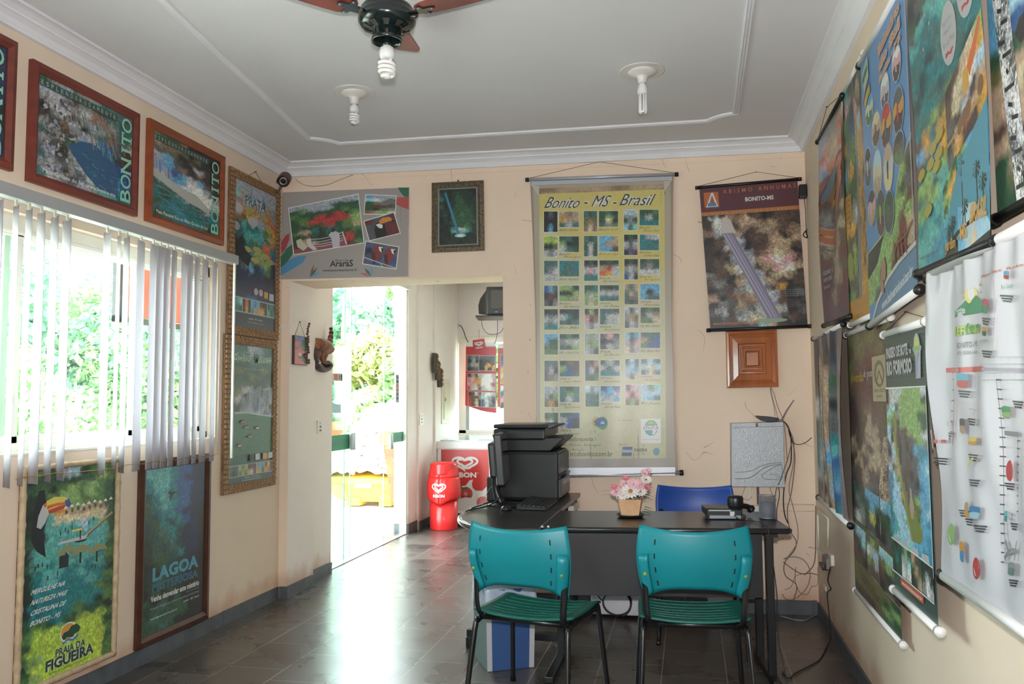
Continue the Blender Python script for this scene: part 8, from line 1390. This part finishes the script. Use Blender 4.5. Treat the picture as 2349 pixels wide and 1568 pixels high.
g = MB(); a = XP(718, 958, -2.79); b_ = XP(731, 964, -2.79); g.box((-2.80, a[1], b_[2]), (-2.79, b_[1]+.02, a[2])); one('conduit', g, 'alu_white', 'short conduit left of the switch by the glass door', 'conduit', a)
# red plaque and wooden coati on the left reveal
X0 = OX0; a = XP(675, 768, X0+.02); b_ = XP(706, 838, X0+.02); t = thing('painted_plaque', 'red painted tile plaque with a blue top hanging left of the glass door', 'plaque', (X0, (a[1]+b_[1])/2, b_[2]))
g = MB(); g.rbox((X0+.002, a[1], b_[2]), (X0+.022, b_[1], a[2]), .004); obj('tile', g, mat('plaque_edge', '#4a2e2c', .5), t)
P_ = Print([(X0+.023, a[1]+.006, a[2]-.004), (X0+.023, b_[1]-.004, a[2]-.004), (X0+.023, b_[1]-.004, b_[2]+.004), (X0+.023, a[1]+.006, b_[2]+.004)], NL, 1.3); P_.img(P_.uv(0, 0, 1, 1), 'GBBk RBkF rrkF rFFF RrFk rrrR rNke rRFF rrke rrrR', 3, seed=7, warp=.4, det=.25); P_.build('painting', t, 'printed_gloss')
rn = random.Random(2); g = MB()
for k in range(16): zz = b_[2]+.02+k*.019; yy = b_[1]-.025+rn.uniform(-.02, .02); g.lathe([(.004, -.01), (.011, 0), (.004, .01)], c=(X0+.032, yy, zz), seg=7)
obj('raised_foliage', g, mat('moulded_brown', '#6b4a3c', .6), t); g = MB(); k = Vector(XP(687, 738, X0+.004)); g.tube([(X0+.01, a[1]+.03, a[2]), k, (X0+.01, b_[1]-.03, a[2])], .0015, 5); g.tube([k-Vector((.004, 0, 0)), k+Vector((.01, 0, 0))], .004, 6); obj('hanging_cord', g, 'cord_dark', t)
# coati: crouching figure, nose down, ringed tail up
X0 = -2.795; cp = lambda x, y, d=.045: Vector(XP(x, y, X0+d)); t = thing('coati_carving', 'carved wooden coati with its tail raised, mounted beside the glass door', 'sculpture', XP(735, 850, X0))
mat('coati_brown', '#8a5c44', .55, noise=(20, .2)); mat('coati_dark', '#4a3a38', .55, noise=(30, .3))
g = MB(); g.tube([cp(719, 800), cp(722, 790), cp(733, 793), cp(745, 800), cp(750, 808)], [.045, .085, .095, .08, .035], 14, spline=5, flat=.6); obj('body', g, 'coati_brown', t)
g = MB(); g.tube([cp(748, 806), cp(753, 795), cp(757, 780), cp(760, 765), cp(759, 751)], [.03, .026, .022, .018, .011], 10, spline=5); tl_ = obj('tail', g, 'coati_brown', t)
for (x, y), (x2, y2), r_ in (((751, 800), (753, 794), .0295), ((755, 788), (756.5, 782), .0265), ((758, 776), (759, 771), .023), ((760, 765), (760, 760), .0195), ((759.6, 756), (759, 751), .015)): g = MB(); g.tube([cp(x, y), cp(x2, y2)], r_, 10); obj('tail_ring', g, 'coati_dark', tl_)
for P in (((726, 805), (727, 818), (726, 828)), ((742, 808), (744, 820), (741, 834)), ((735, 806), (737, 818), (740, 828))): g = MB(); g.tube([cp(*p) for p in P], [.035, .022, .018], 8, spline=3, flat=.7); obj('leg', g, 'coati_brown', t)
g = MB(); g.tube([cp(719, 800), cp(718, 815), cp(721, 826), cp(729, 838)], [.04, .045, .038, .018], 10, spline=4, flat=.7); obj('head', g, 'coati_dark', t)
g = MB(); g.tube([cp(719, 826, .02), cp(727, 838, .02), cp(738, 847, .02), cp(750, 846, .02), cp(756, 838, .02), cp(752, 832, .02), cp(745, 836, .02)], [.022, .03, .032, .03, .03, .028, .02], 10, spline=5, flat=.7); obj('branch', g, 'coati_dark', t)
